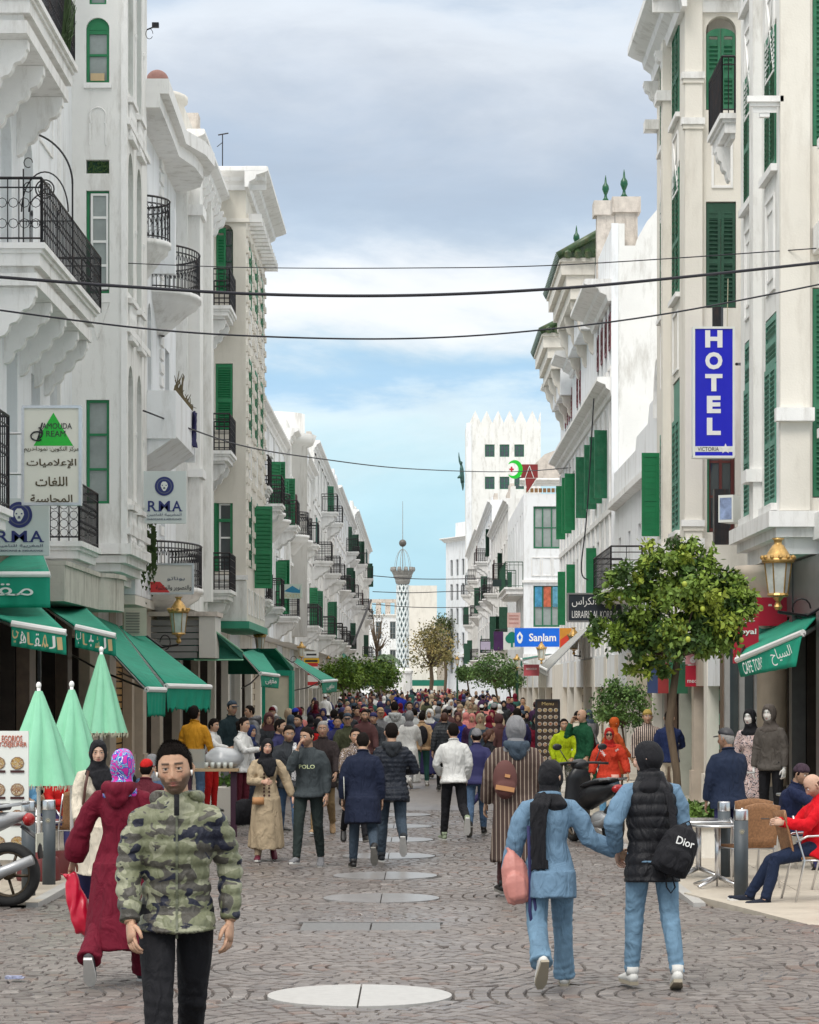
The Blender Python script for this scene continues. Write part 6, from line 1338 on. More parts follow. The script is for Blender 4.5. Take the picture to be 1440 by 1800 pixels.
def person(label, px, top, foot=None, d=None, H=None, yaw=0, pose='walkL', lod=1, fem=False, tone=(.50, .31, .21), hair='short', hairm=None, beard=0, upper='jacket', um=None, hem=None, bulk=1.0, lower='trousers', lm=None, lwid=1.0,
           shoes=None, scarfm=None, hood=None, hoodm=None, collar=True, extra=None, group=None, at=None, zoff=0, kx=1.0, sleeve_end=0, openf=None, glass=False, **pv):
    p = dict(POSES[pose] if isinstance(pose, str) else pose); p.update(pv)
    if at is None:
        if d is None: d = foot_d(foot)
        s = F/d
        if H is None: H = (CZ-g(d))-(top-HY)/s
        X = (px-VX)*d/F
    else: X, d = at; H = H or 1.72
    k = H/1.75; J = skel(p); M = Matrix.Translation((X, d, g(d)+zoff)) @ Matrix.Rotation(R(yaw), 4, 'Z') @ Matrix.Diagonal((k*kx, k*kx, k, 1))
    # keep the crown of the head where the photo has it even when the pose is bent
    root = thing('person', label, 'person', (X, d, g(d)+zoff), group); near = lod == 0
    vox = {0: .0105, 1: .016, 2: .034}[lod]; nu, nv = {0: (96, 88), 1: (40, 34), 2: (16, 12)}[lod]
    W = lambda v: M @ Vector(v)
    def put(me, name, m, parent=root, **kw):
        me.transform(Matrix.Translation(-root.location) @ M); me.name = name
        if m is not None: me.materials.append(m)
        return link(name, me, parent, **kw)
    # ---- body: head, neck, trunk, arms, hands, legs in one mesh
    b = MB(); hv, hf, hc = head_mesh_parts(J['head'], tone, nu, nv, fem, beard); nh = len(hv); b.add(hv, hf); n8 = {0: 12, 1: 8, 2: 5}[lod]
    ncol = None
    b.tube([J['spine'] @ Vector((0, .01, .46)), J['spine'] @ Vector((0, .0, .55)), J['head'] @ Vector((0, .02, -.05)), J['head'] @ Vector((0, .015, -.01))], [.062, .055, .053, .05] if not fem else [.055, .047, .046, .045], n8+4)
    b.tube([J['spine'] @ Vector((0, 0, z)) for z in (-.06, .1, .3, .43, .49)], [(.12, .085), (.11, .08), (.13, .09), (.10, .07), (.055, .045)], n8+2, up=(1, 0, 0))
    for s, sx in (('r', -1), ('l', 1)):
        b.tube([J['spine'] @ Vector((sx*.06, 0, .42)), J['sh_'+s]+Vector((-sx*.025, 0, -.035)), J['elb_'+s], J['wr_'+s]], [.04, .036, .034, .026], n8)
        if lod < 2: hand(b, J['Rh_'+s], sx, p.get('curl_'+s, 28), 1, 6 if lod == 0 else 5, p.get('grip_'+s, 0))
        else: b.tube([J['Rh_'+s] @ Vector(q) for q in ((0, 0, 0), (0, 0, -.06), (-sx*.02, -.01, -.14), (-sx*.04, -.01, -.17))], [(.02, .03), (.02, .042), (.016, .036), (.008, .02)], 5)
        if lod < 2: eT = J['head'] @ Matrix.Translation((sx*.071, .006, -.004)) @ Matrix.Rotation(R(sx*-14), 4, 'Z'); b.tube([eT @ Vector(q) for q in ((0, -.006, -.026), (sx*.009, .004, -.012), (sx*.012, .012, .012), (sx*.008, .004, .027), (0, -.01, .02))], [.006, .009, .010, .008, .004], 6)
        b.tube([J['hip_'+s], J['knee_'+s], J['ank_'+s], J['ank_'+s]+J['Rf_'+s] @ Vector((0, -.03, -.05)), J['ank_'+s]+J['Rf_'+s] @ Vector((0, -.14, -.075))], [.075, .05, .036, .035, .02], n8)
    me = b.data('body', True); ca = me.color_attributes.new('Col', 'FLOAT_COLOR', 'POINT'); arr = np.ones((len(me.vertices), 4)); arr[:, :3] = tone; arr[:nh, :3] = hc[:nh]; ca.data.foreach_set('color', arr.ravel()); put(me, 'body', SKIN)
    # eyes
    if lod < 2 and not glass:
        for sx in (-1, 1):
            e = MB(); e.ball((sx*.0305, -.0765, .0105), .0118, 16, 12, ) if False else e.ball((0, 0, 0), .0118, 18, 14, Matrix.Rotation(R(90), 4, 'X').to_3x3()); me = e.data('eye', True)
            v = np.zeros(len(me.vertices)*3); me.vertices.foreach_get('co', v); v = v.reshape(-1, 3); cc = np.ones((len(v), 4)); rr2 = np.hypot(v[:, 0], v[:, 2]+.001); fr = v[:, 1] < 0; cc[:, :3] = (.62, .58, .54); cc[(rr2 < .0062) & fr, :3] = (.035, .016, .008); cc[(rr2 < .0026) & fr, :3] = (.004, .004, .004)
            ca = me.color_attributes.new('Col', 'FLOAT_COLOR', 'POINT'); ca.data.foreach_set('color', cc.ravel()); me.transform(J['head'] @ Matrix.Translation((sx*.0300, -.0722, .0105))); put(me, 'eye', mat('eyeball', attr='Col', rough=.12, var=0, spec=.6))
            if near:
                for zz, hgt in ((.0186, .006), (.0046, .004)):
                    e = MB(); e.tube([J['head'] @ Vector((sx*.030+.0155*math.cos(a), -.0725-.0115*math.sin(a), zz+(.0035 if zz > .01 else -.0025)*math.sin(a)-.003)) for a in [math.pi*q/8 for q in range(9)]], [.002]+[.0042]*7+[.002], 6); put(e.data('eyelid', True), 'eyelid', mat('eyelid_skin', tuple(c_*.72 for c_ in tone), .6))
    # ---- hair and headwear
    H_ = J['head']; hm_ = hairm or HAIR
    if hair in ('short', 'bun', 'bald', 'curly'):
        mk = mask_bald if hair == 'bald' else mask_short
        v, f = hair_mesh(H_, max(nu, 24), max(nv, 20), mk, {'short': .012, 'bun': .016, 'bald': .004, 'curly': .028}[hair], .003 if hair != 'curly' else .008); hb = MB(); hb.add(v, f)
        if hair == 'bun': hb.ball(H_ @ Vector((0, .115, .02)), .048, 10, 8); hb.tube([H_ @ Vector((0, .08, .0)), H_ @ Vector((0, .10, -.06)), H_ @ Vector((0, .09, -.14))], [.06, .05, .02], 8)
        ho_ = put(hb.data('hair', True), 'hair', hm_)
        if near and hair == 'short':
            rs_ = np.random.RandomState(2); sb = MB(); c0 = J['head'].translation; vv = [Vector(q_) for q_ in v]
            for q_ in range(5200):
                ff = f[rs_.randint(len(f))]; wq = rs_.dirichlet([1]*4); p0 = sum((vv[ff[i_]]*wq[i_] for i_ in range(4)), Vector()); nr = (p0-c0).normalized(); dr = (nr+Vector((rs_.normal()*.35, -.45+rs_.normal()*.3, .15+rs_.normal()*.25))).normalized()*rs_.uniform(.006, .014); sd_ = nr.cross(dr).normalized()*.0007; sb.add([p0-sd_-nr*.002, p0+sd_-nr*.002, p0+dr], [(0, 1, 2)])
            put(sb.data('hair_strands'), 'hair_strands', hm_, ho_ and root, kind='stuff')
    elif hair in ('cap', 'beanie', 'flatcap'):
        v, f = hair_mesh(H_, max(nu, 24), max(nv, 20), mask_short, .008); hb = MB(); hb.add(v, f); put(hb.data('hair', True), 'hair', hm_)
        v, f = hair_mesh(H_, max(nu, 28), max(nv, 24), (lambda x, y, z: (z-(.048 if hair != 'beanie' else .028)+.22*np.clip(y, -.1, .1))*60), .018 if hair != 'beanie' else .02, .0); hb = MB(); hb.add(v, f)
        if hair != 'beanie': hb.prism([(.078*math.cos(a)*(1), -.075-.072*math.sin(a)) for a in [math.pi*q/10 for q in range(11)]], 'z', .052, .058, H_ @ Matrix.Rotation(R(8), 4, 'X'))
        put(hb.data('cap', True), hair if hair != 'flatcap' else 'cap', scarfm or cm('charcoal'))
    elif hair in ('hijab', 'hoodup'):
        v, f = hair_mesh(H_, max(nu, 30), max(nv, 26), mask_scarf, .017 if hair == 'hijab' else .026, .0); hb = MB(); hb.add(v, f); sc_ = hb.data('headscarf', True); fo = nfun(9, 38)
        n = len(sc_.vertices); a = np.zeros(n*3); sc_.vertices.foreach_get('co', a); a = a.reshape(-1, 3); c0 = np.array(H_.translation); dd = a-c0; dd /= np.linalg.norm(dd, axis=1)[:, None]; a += dd*(fo(a)*.005)[:, None]; sc_.vertices.foreach_set('co', a.ravel())
        o_ = put(sc_, 'headscarf' if hair == 'hijab' else 'hood', scarfm or cm('black'))
        nb = MB(); S3 = J['spine']
        nb.tube([H_ @ Vector((0, .012, -.045)), H_ @ Vector((0, .008, -.10)), S3 @ Vector((0, .0, .515)), S3 @ Vector((0, .0, .46)), S3 @ Vector((0, -.005, .40))], [(.072, .078), (.078, .082), (.105, .095), (.155, .115), (.12, .10)], 18, up=tuple(H_.to_3x3() @ Vector((1, 0, 0))))
        if p.get('drape') == 'front': nb.tube([S3 @ Vector((.02, -.10, .50)), S3 @ Vector((.04, -.13, .40)), S3 @ Vector((.05, -.14, .26))], [(.12, .03), (.11, .025), (.06, .015)], 12, up=(1, 0, 0))
        wf = nfun(21, 30); put(fuse(nb, max(vox, .012), 2, lambda a: .006*wf(a*np.array([1, 1, 2.5]))), 'scarf_drape', scarfm or cm('black'))
    # ---- trousers and shoes
    rs = nfun(int(abs(X)*100)+int(d*10), 14); wr = nfun(3, 55)
    if lower in ('trousers', 'wide'):
        b = MB(); wd = lwid*(1.25 if lower == 'wide' else 1)
        S3 = J['pelvis']; b.ball(S3+Vector((0, .01, .0)), (.148, .105, .12), 16, 10); b.tube([S3+Vector((0, .0, -.02)), J['spine'] @ Vector((0, .0, .12))], [(.148, .10), (.13, .09)], 14, up=(1, 0, 0))
        for s, sx in (('r', -1), ('l', 1)):
            h_, kn, an = J['hip_'+s], J['knee_'+s], J['ank_'+s]; dn = (an-kn).normalized(); m1 = h_.lerp(kn, .45)
            b.tube([h_+Vector((0, 0, .03)), m1, kn+Vector((0, -.008, 0)), kn.lerp(an, .5)+Vector((0, .008, 0)), an+dn*(.02 if lower != 'wide' else .035)], [.086, .084*wd**.7, .068*wd, .062*wd, (.050 if lower != 'wide' else .075)*wd], {0: 18, 1: 14, 2: 8}[lod])
        kz = [(J['knee_'+s], .10) for s in 'rl']+[(J['ank_'+s], .13) for s in 'rl']
        def fold(a):
            o = .004*rs(a)+.002*wr(a)
            for c_, q in kz: dd = np.linalg.norm(a-np.array(c_), axis=1); o = o+.0035*np.exp(-(dd/q)**2)*np.sin((a[:, 2]+a[:, 0]*.3)*105+rs(a)*4)
            return o
        put(fuse(b, vox, 2, fold if lod < 2 else None), 'trousers', lm or cm('navy'))
    sm_ = shoes or SHOEB
    for s, sx in (('r', -1), ('l', 1)):
        A = Matrix.Translation(J['ank_'+s]) @ J['Rf_'+s]; sb = MB(); n_ = 12 if lod < 2 else 6
        sb.tube([A @ Vector(q) for q in ((0, .072, -.06), (0, .05, -.05), (0, .0, -.042), (0, -.06, -.053), (0, -.13, -.064), (0, -.185, -.07), (0, -.2, -.074))], [(.018, .02), (.036, .038), (.041, .050), (.044, .037), (.047, .026), (.038, .018), (.012, .008)], n_, up=tuple((A.to_3x3() @ Vector((1, 0, 0)))))
        sb.tube([A @ Vector((0, .02, -.03)), A @ Vector((0, .02, .03))], [.042, .045], n_); sh = put(sb.data('shoe', True), 'shoe', sm_)
        if lod < 2:
            pts = [(.03, .07), (-.03, .07), (-.036, .0), (-.045, -.09), (-.044, -.15), (-.02, -.2), (.02, -.2), (.044, -.15), (.045, -.09), (.036, 0)]; sb = MB(); sb.prism(pts, 'z', -.098, -.074, A)
            me = sb.data('sole'); me.transform(Matrix.Translation(-root.location) @ M); me.materials.append(SHOE_SOLE if sm_ is SHOEB else SHOEW if sm_ is not SHOEW else mat('trainer_sole', (.33, .29, .22), .8)); o_ = link('sole', me, sh)
    # ---- upper garment
    S3 = J['spine']; b = MB(); bu = bulk; hz = hem if hem is not None else {'jacket': -.10, 'sweater': -.09, 'tunic': -.32, 'coat': -.40, 'robe': -.80, 'vest': -.12}[upper]
    ch = (.178 if not fem else .158)*bu; wa = (.150 if not fem else .128)*bu; hp = (.165 if not fem else .172)*bu
    st = min(.6, abs((J['ank_l']-J['ank_r']).y))
    b.tube([S3 @ Vector((0, .0, z)) for z in (.56 if collar else .535, .525, .495, .465, .42, .34, .18, .03, -.07)], [(.060, .060), (.078, .072), (.104, .082), (.140, .095), (ch-.008, .110*bu), (ch, .125*bu), (wa, .112*bu), (hp, .118*bu), (hp+.022, .150*bu+.10*st)], {0: 28, 1: 20, 2: 10}[lod], up=(1, 0, 0))
    fdir = (J['ank_l']+J['ank_r'])/2-J['pelvis']; fdir.z = 0
    if hz < -.07:
        zs = np.linspace(-.04, hz, 4 if hz > -.3 else 7); fl_ = p.get('flare', .05 if upper == 'coat' else .085); pts, rad = [], []
        for z in zs:
            t_ = (z+.04)/(-.76); pts.append(J['pelvis']+Vector((fdir.x*t_*.5, fdir.y*t_*.5, z))); rad.append((hp+.022+fl_*t_, .152*bu+.10*st*(1-t_)+fl_*t_*.8+st*.30*t_))
        b.tube(pts, rad, {0: 28, 1: 22, 2: 10}[lod], up=(1, 0, 0))
    wide = p.get('sleeve', 1.0)*bu
    for s, sx in (('r', -1), ('l', 1)):
        sh, el, w_ = J['sh_'+s], J['elb_'+s], J['wr_'+s]; inn = S3 @ Vector((sx*.09, 0, .455)); e2 = w_.lerp(el, .05)
        b.tube([inn, sh+Vector((-sx*.022, 0, -.022)), sh.lerp(el, .5), el, el.lerp(w_, .55), e2], [.050*bu**.5, .060*wide**.5, .064*wide, .058*wide, .053*wide*p.get('cuff', 1), .042*wide*p.get('cuff', 1)], {0: 20, 1: 14, 2: 8}[lod])
    if p.get('bust', fem and upper != 'vest'):
        for sx in (-1, 1): b.ball(S3 @ Vector((sx*.07, -.085*bu, .30)), (.065, .055, .07), 10, 8)
    style = p.get('style', 'knit' if upper == 'sweater' else 'cloth'); f1, f2 = nfun(int(d*7)+2, 11), nfun(11, 42)
    def fold(a):
        base = .0065*f1(a)+.003*f2(a)
        if style == 'puffer': per = p.get('baffle', .068); zz = a[:, 2]+.012*f1(a); base = base*.5+.013*(np.abs(np.sin(zz*math.pi/per))**.55-.6)+.0028*np.sin(a[:, 0]*170+f2(a)*6)*np.sin(zz*math.pi/per)**2
        elif style == 'robe': th = np.arctan2(a[:, 1]-J['pelvis'].y, a[:, 0]); amp = np.clip((1.0-a[:, 2])/.9, .15, 1); base = base+.014*amp*np.sin(th*9+f1(a)*2.2+a[:, 2]*1.5)
        elif style == 'knit': base = base*1.5
        for s in 'rl': dd = np.linalg.norm(a-np.array(J['elb_'+s]), axis=1); base = base+(.004 if style != 'puffer' else .001)*np.exp(-(dd/.11)**2)*np.sin((a[:, 2]*.8+a[:, 1]*.6)*95+f2(a)*3)
        return base
    gm = fuse(b, vox, 2, fold if lod < 2 else None); go = put(gm, {'jacket': 'jacket', 'sweater': 'sweater', 'tunic': 'tunic', 'coat': 'coat', 'robe': 'robe', 'vest': 'vest'}[upper], um or cm('charcoal'))
    if hood:
        b = MB(); b.tube([S3 @ Vector((-.10, .03, .53)), S3 @ Vector((-.085, .10, .51)), S3 @ Vector((0, .145, .49)), S3 @ Vector((.085, .10, .51)), S3 @ Vector((.10, .03, .53)), S3 @ Vector((.07, -.05, .545))], [.03, .05, .062, .05, .035, .02], 12)
        b.tube([S3 @ Vector((0, .12, .52)), S3 @ Vector((0, .14, .42)), S3 @ Vector((0, .135, .36))], [(.1, .045), (.085, .04), (.03, .02)], 12, up=(1, 0, 0)); put(fuse(b, max(vox, .013), 2, lambda a: .005*f2(a)), 'hood', hoodm or um or cm('charcoal'))
    elif collar and lod < 2 and hair not in ('hijab',):
        b = MB(); b.tube([S3 @ Vector((.066*math.cos(a), .002-.062*math.sin(a), .548-.012*math.sin(a))) for a in [math.pi*2*q/16-1.3 for q in range(17)]], .017 if style == 'puffer' else .012, 8); put(b.data('collar', True), 'collar', hoodm or um or cm('charcoal'))
    root['_'] = 0; del root['_']
    return dict(root=root, M=M, J=J, S3=M @ S3, H=M @ J['head'], k=k, d=d, top_obj=go, put=put, W=W)
def on_cloth(P_, me, m, name, off=.004, direction=None, yaw_back=False):
    """lay flat print on the garment: me is in spine space, x across, y depth, z up"""
    go = P_['top_obj']; inv = Matrix.Translation(P_['root'].location); bvh = BVHTree.FromPolygons([inv @ v.co for v in go.data.vertices], [tuple(p.vertices) for p in go.data.polygons])
    S3 = P_['S3']; dr = (S3.to_3x3() @ Vector((0, 1 if not yaw_back else -1, 0))).normalized(); mw = [S3 @ v.co for v in me.vertices]; out = []
    for q in mw:
        h_ = bvh.ray_cast(q-dr*.6, dr); out.append((h_[0]-dr*off if h_[0] is not None else q)-P_['root'].location)
    for v, q in zip(me.vertices, out): v.co = q
    me.materials.clear(); me.materials.append(m); me.update(); return link(name, me, P_['root'])
def print_text(P_, s, m, w_, h_, x=0, z=.32, rot=0, bold=.02, back=False):
    me = text_mesh(s, w_, h_, bold=bold, ext=0, res=2); T = Matrix.Translation((x, -.2 if not back else .2, z)) @ (Matrix.Rotation(R(180), 4, 'Z') if back else Matrix.Identity(4)) @ Matrix.Rotation(R(rot), 4, 'Y') @ Matrix.Rotation(R(90), 4, 'X'); me.transform(T); return on_cloth(P_, me, m, 'print', yaw_back=back)
def accessory(name, label, cat, P_, fn, m, frame='S3', smooth=True, vox=None, fold=None):
    b = MB(); fn(b); me = fuse(b, vox, 2, fold) if vox else b.data(name, smooth); T = P_[frame] if isinstance(frame, str) else frame; loc = T.translation.copy(); me.transform(Matrix.Translation(-loc) @ T); me.materials.append(m); o = link(name, me, None, loc); o['label'] = label; o['category'] = cat; return o
# ================================================================ trees and plants
LEAF = mat('citrus_leaf', attr='Col', rough=.6, var=.15, vs=8, spec=.3); LEAF.node_tree.nodes['Principled BSDF'].inputs['Transmission Weight'].default_value = 0
def foliage(name, parent, c, rad, n, ls, tones, seed=1, clumps=60, cl=.22, hole=.0, kind='stuff', flat=.8, low=-.75):
    rs = np.random.RandomState(seed); v = rs.normal(size=(clumps*3, 3)); v /= np.linalg.norm(v, axis=1)[:, None]; v = v[v[:, 2] > low][:clumps]; rr = rs.uniform(.45, 1.05, len(v))[:, None]**.6; lump = 1+.16*np.sin(v[:, :1]*5+seed)*np.cos(v[:, 1:2]*4)
    cc = v*rr*lump; k = rs.randint(0, len(cc), n); P0 = cc[k]*np.array(rad)+rs.normal(size=(n, 3))*cl*np.array([1, 1, .8])*min(rad); P0 += np.array(c)
    a = rs.normal(size=(n, 3)); a[:, 2] -= .5; a /= np.linalg.norm(a, axis=1)[:, None]; b_ = np.cross(a, rs.normal(size=(n, 3))); b_ /= np.linalg.norm(b_, axis=1)[:, None]; s_ = ls*rs.uniform(.6, 1.3, n)[:, None]
    q = np.stack([P0, P0+a*s_*.5+b_*s_*.28, P0+a*s_*1.05, P0+a*s_*.5-b_*s_*.28], 1).reshape(-1, 3)-np.array(world_org(parent))
    me = bpy.data.meshes.new(name); me.from_pydata(q.tolist(), [], (np.arange(n*4).reshape(-1, 4)).tolist()); t_ = np.array(tones)[(rs.rand(len(cc))*len(tones)).astype(int)][k]*rs.uniform(.7, 1.3, n)[:, None]
    ca = me.color_attributes.new('Col', 'FLOAT_COLOR', 'POINT'); arr = np.ones((n*4, 4)); arr[:, :3] = np.repeat(t_, 4, 0); ca.data.foreach_set('color', arr.ravel()); me.materials.append(LEAF); o = link(name, me, parent); o['kind'] = kind; return cc*np.array(rad)+np.array(c)
def tree(label, x, d, zc, rad, n, ls, tones, seed=1, trunk=.06, name='orange_tree', bend=.2, zb=0, group=None, cl=.2, clumps=60, fruit=0, low=-.75, cat='tree'):
    r = thing(name, label, cat, (x, d, g(d)), group); tips = foliage('crown', r, (x, d, zc), rad, n, ls, tones, seed, clumps, cl, low=low); rr = random.Random(seed); b = MB(); fork = zc-rad[2]*.75; z0 = g(d)+zb
    pts = [Vector((x, d, z0-.1)), Vector((x+bend*.3, d, z0+(fork-z0)*.35)), Vector((x+bend*.9, d, z0+(fork-z0)*.62)), Vector((x+bend*.2, d, fork))]; b.tube(pts, [trunk*1.25, trunk, trunk*1.05, trunk*.9], 10)
    for i in range(0, min(len(tips), 26)): t_ = Vector(tips[i]); m_ = pts[3].lerp(t_, .5)+Vector((0, 0, -.08*rad[2])); b.tube([pts[3], m_, t_], [trunk*.6, trunk*.35, trunk*.1], 5)
    b.build('trunk', BARK, r, True)
    for i in range(fruit): p = Vector(rr.choice(tips.tolist()))+Vector((rr.uniform(-.1, .1), -rad[1]*.35, rr.uniform(-.15, .05))); b = MB(); b.ball(p, (.034, .034, .038), 8, 6); b.build('orange_fruit', mat('green_yellow_fruit', (.36, .42, .05), .5, var=.3), r, True)
    return r
CT = [(.12, .19, .03), (.06, .115, .022), (.17, .25, .035), (.04, .08, .018), (.24, .30, .04), (.13, .20, .03)]
c = P(1140, 1092, 33.2); _t = tree('orange tree with dense green crown and green fruit on the right terrace', P(1196, 1200, 33.2).x, 33.2, c.z, (.76, .70, .60), 8500, .082, CT, 5, .05, bend=-.16, fruit=14, zb=.3, cl=.13, clumps=85)
for k, (px, py, rx, rz, n) in enumerate(((1248, 1040, .50, .38, 3300), (1172, 980, .36, .30, 1900), (1098, 1030, .36, .30, 1500), (1075, 1115, .32, .26, 1300), (1200, 1125, .46, .26, 1900), (1222, 975, .22, .20, 600), (1140, 1175, .28, .16, 600), (1296, 1062, .22, .18, 600), (1230, 1090, .3, .2, 800))): foliage('crown', _t, tuple(P(px, py, 33.1)), (rx, rx, rz), int(n*.95), .08, CT, 60+k, 22, .16)
c = P(1092, 1242, 52); tree('small pale green bushy tree with thin stems left of the tree trunk', c.x, 52, c.z, (.5, .45, .52), 4200, .07, [(.11, .20, .05), (.07, .14, .04), (.15, .25, .07)], 9, .022, bend=.1, name='young_tree')
gl_ = 'clipped orange trees on the left pavement'
for k, (px, d, w_) in enumerate(((600, 128, 1.0), (630, 132, 1.25), (664, 140, 1.0))):
    c = P(px, 1189, d); tree(('leftmost', 'middle', 'rightmost')[k]+' of the three clipped orange trees on the left', c.x, d, c.z, (w_*.95, 1.2, .78), 3000, .16, [(.10, .18, .02), (.14, .22, .03), (.06, .12, .02)], 20+k, .06, group=gl_, cl=.25)
for k, (px, py, d, w_, lab) in enumerate(((820, 1185, 150, .55, 'small street tree in the middle right distance'), (868, 1178, 118, .95, 'leafy street tree in front of the far right shop signs'), (893, 1195, 122, .6, 'low leafy street tree against the right shop row'))):
    c = P(px, py, d); tree(lab, c.x, d, c.z, (w_, w_, w_*.75), 2600, .13, [(.08, .15, .04), (.11, .19, .05), (.05, .10, .03)], 30+k, .05, cl=.28)
c = P(757, 1140, 330); tree('broad yellow brown autumn tree beside the monument', c.x, 330, c.z, (2.6, 2.4, 3.0), 2600, .34, [(.20, .17, .06), (.14, .13, .05), (.26, .20, .07)], 40, .25, name='autumn_tree', cl=.3)
c = P(782, 1125, 350); tree('green tree against the right apartment block by the plaza', c.x, 350, c.z, (1.6, 1.6, 3.4), 1800, .34, [(.08, .11, .03), (.06, .08, .02)], 41, .2, name='plaza_tree', cl=.3)
c = P(662, 1110, 330); tree('nearly bare tree left of the monument', c.x, 330, c.z, (1.8, 1.8, 3.4), 500, .22, [(.16, .12, .06), (.10, .08, .05)], 42, .2, name='bare_tree', cl=.35, clumps=90)
r = thing('palm_tree', 'palm tree with drooping fronds left of the monument pedestal', 'palm tree', P(672, 1210, 285)); b = MB(); c = P(672, 1163, 285); b.tube([(c.x, 285, 0), (c.x, 285, c.z)], [.3, .25], 8); b.build('trunk', BARK, r)
rr_ = random.Random(4)
for k in range(26):
    a = rr_.uniform(0, 6.28); e = rr_.uniform(.1, 1.2); b = MB(); L_ = 3.2; pts = [Vector((c.x+math.cos(a)*math.cos(e)*L_*t_, 285+math.sin(a)*math.cos(e)*L_*t_, c.z+math.sin(e)*L_*t_-2.4*t_*t_)) for t_ in (0, .25, .5, .75, 1)]
    for i in range(4):
        for j in range(4):
            p = pts[i].lerp(pts[i+1], j/4); dd = (pts[i+1]-pts[i]).normalized(); sd_ = dd.cross(Vector((0, 0, 1))).normalized()
            for sg in (1, -1): b.add([p, p+dd*.18, p+sd_*sg*.55+dd*.35+Vector((0, 0, -.3))], [(0, 1, 2)])
    b.tube(pts, .03, 3); o = b.build('frond', mat('palm_green', (.06, .11, .04), .5), r); o['kind'] = 'stuff'
# ================================================================ parasols, bollards, cafe things
def parasol(label, px, top, hem, base_d, w_px, grp='closed mint parasols outside the left cafe'):
    d = base_d; T_ = P(px, top, d); Hm = P(px, hem, d).z; w_ = w_px*d/F/2; r = thing('closed_parasol', label, 'parasol', (T_.x, d, g(d)), grp); n = 48; rows = 16
    def fn(u, v):
        a = u*2*math.pi; t_ = v; rad_ = w_*(.10+.90*t_**.9); rad_ *= 1+.17*math.sin(a*7+t_*1.2)*min(1, t_*2)+.07*math.sin(a*15+2+t_*3); z = T_.z-.06-(T_.z-.06-Hm)*t_; 
        if t_ > .97: z -= .02*math.sin(a*24)
        return Vector((T_.x+rad_*math.cos(a), d+rad_*math.sin(a)*.9, z))
    b = MB(); b.grid(fn, n, rows); b.build('parasol_cloth', MINT, r, True)
    b = MB(); [b.tube([fn(k/96, 1), fn(k/96, 1)+Vector((0, 0, -.035-.01*(k % 3)))], [.010, .004], 3) for k in range(96)]; o = b.build('fringe', mat('fringe_cream', (.5, .48, .36), .9), r); o['kind'] = 'stuff'
    b = MB(); b.tube([(T_.x, d, g(d)+.05), (T_.x, d, T_.z)], .021, 10); b.ball((T_.x, d, T_.z), (.03, .03, .04), 10, 8); b.build('pole', WPAINT, r, True)
    b = MB(); z = g(d)+.045; b.lathe([(.24, 0), (.25, .03), (.22, .24), (.20, .26), (.05, .26), (.04, .4)], 20, (T_.x, d, z)); b.build('base', mat('maroon_base', (.12, .015, .015), .6), r, True)
parasol('closed mint parasol nearest the menu board', 68, 1205, 1380, 28.6, 118); parasol('closed mint parasol in the middle of the three', 126, 1203, 1368, 29.6, 100); parasol('tallest closed mint parasol, behind the other two', 178, 1142, 1288, 32.5, 78)
def bollard(label, px, top, foot, grp='grey street bollards'):
    d = foot_d(foot); x = (px-VX)*d/F; z0 = g(d)+.04; h = CZ-(top-HY)*d/F-z0; r = thing('bollard', label, 'bollard', (x, d, z0), grp); rd = .072
    b = MB(); b.lathe([(rd, 0), (rd, h-.11)], 24, (x, d, z0)); b.build('post', GREYP, r, True); b = MB(); b.lathe([(rd*.98, h-.108), (rd*1.0, h-.10), (rd*1.0, h-.012), (rd*.94, h), (.01, h+.002)], 24, (x, d, z0)); b.build('steel_cap', ALU, r, True)
    b = MB(); M = Matrix.Translation((x, d-rd, z0+h-.22))
    for k in range(12): a = math.pi*k/6; b.add([M @ Vector((.014*math.cos(a-.2), -.004, .014*math.sin(a-.2))), M @ Vector((.014*math.cos(a+.2), -.004, .014*math.sin(a+.2))), M @ Vector((.033*math.cos(a), -.004, .033*math.sin(a)))], [(0, 1, 2)])
    b.add([M @ Vector((.010*math.cos(k), -.005, .010*math.sin(k))) for k in range(6)], [(0, 1, 2, 3, 4, 5)]); o = b.build('sun_emblem', mat('pale_gold', (.42, .38, .26), .5), r)
bollard('left bollard beside the menu board and silver scooter', 50, 1408, 1582); bollard('second left bollard, right of the one by the menu board', 86, 1406, 1562); bollard('front right bollard before the crossed legs of the man in red', 1303, 1423, 1588); bollard('right bollard standing just behind the front one', 1273, 1409, 1548)
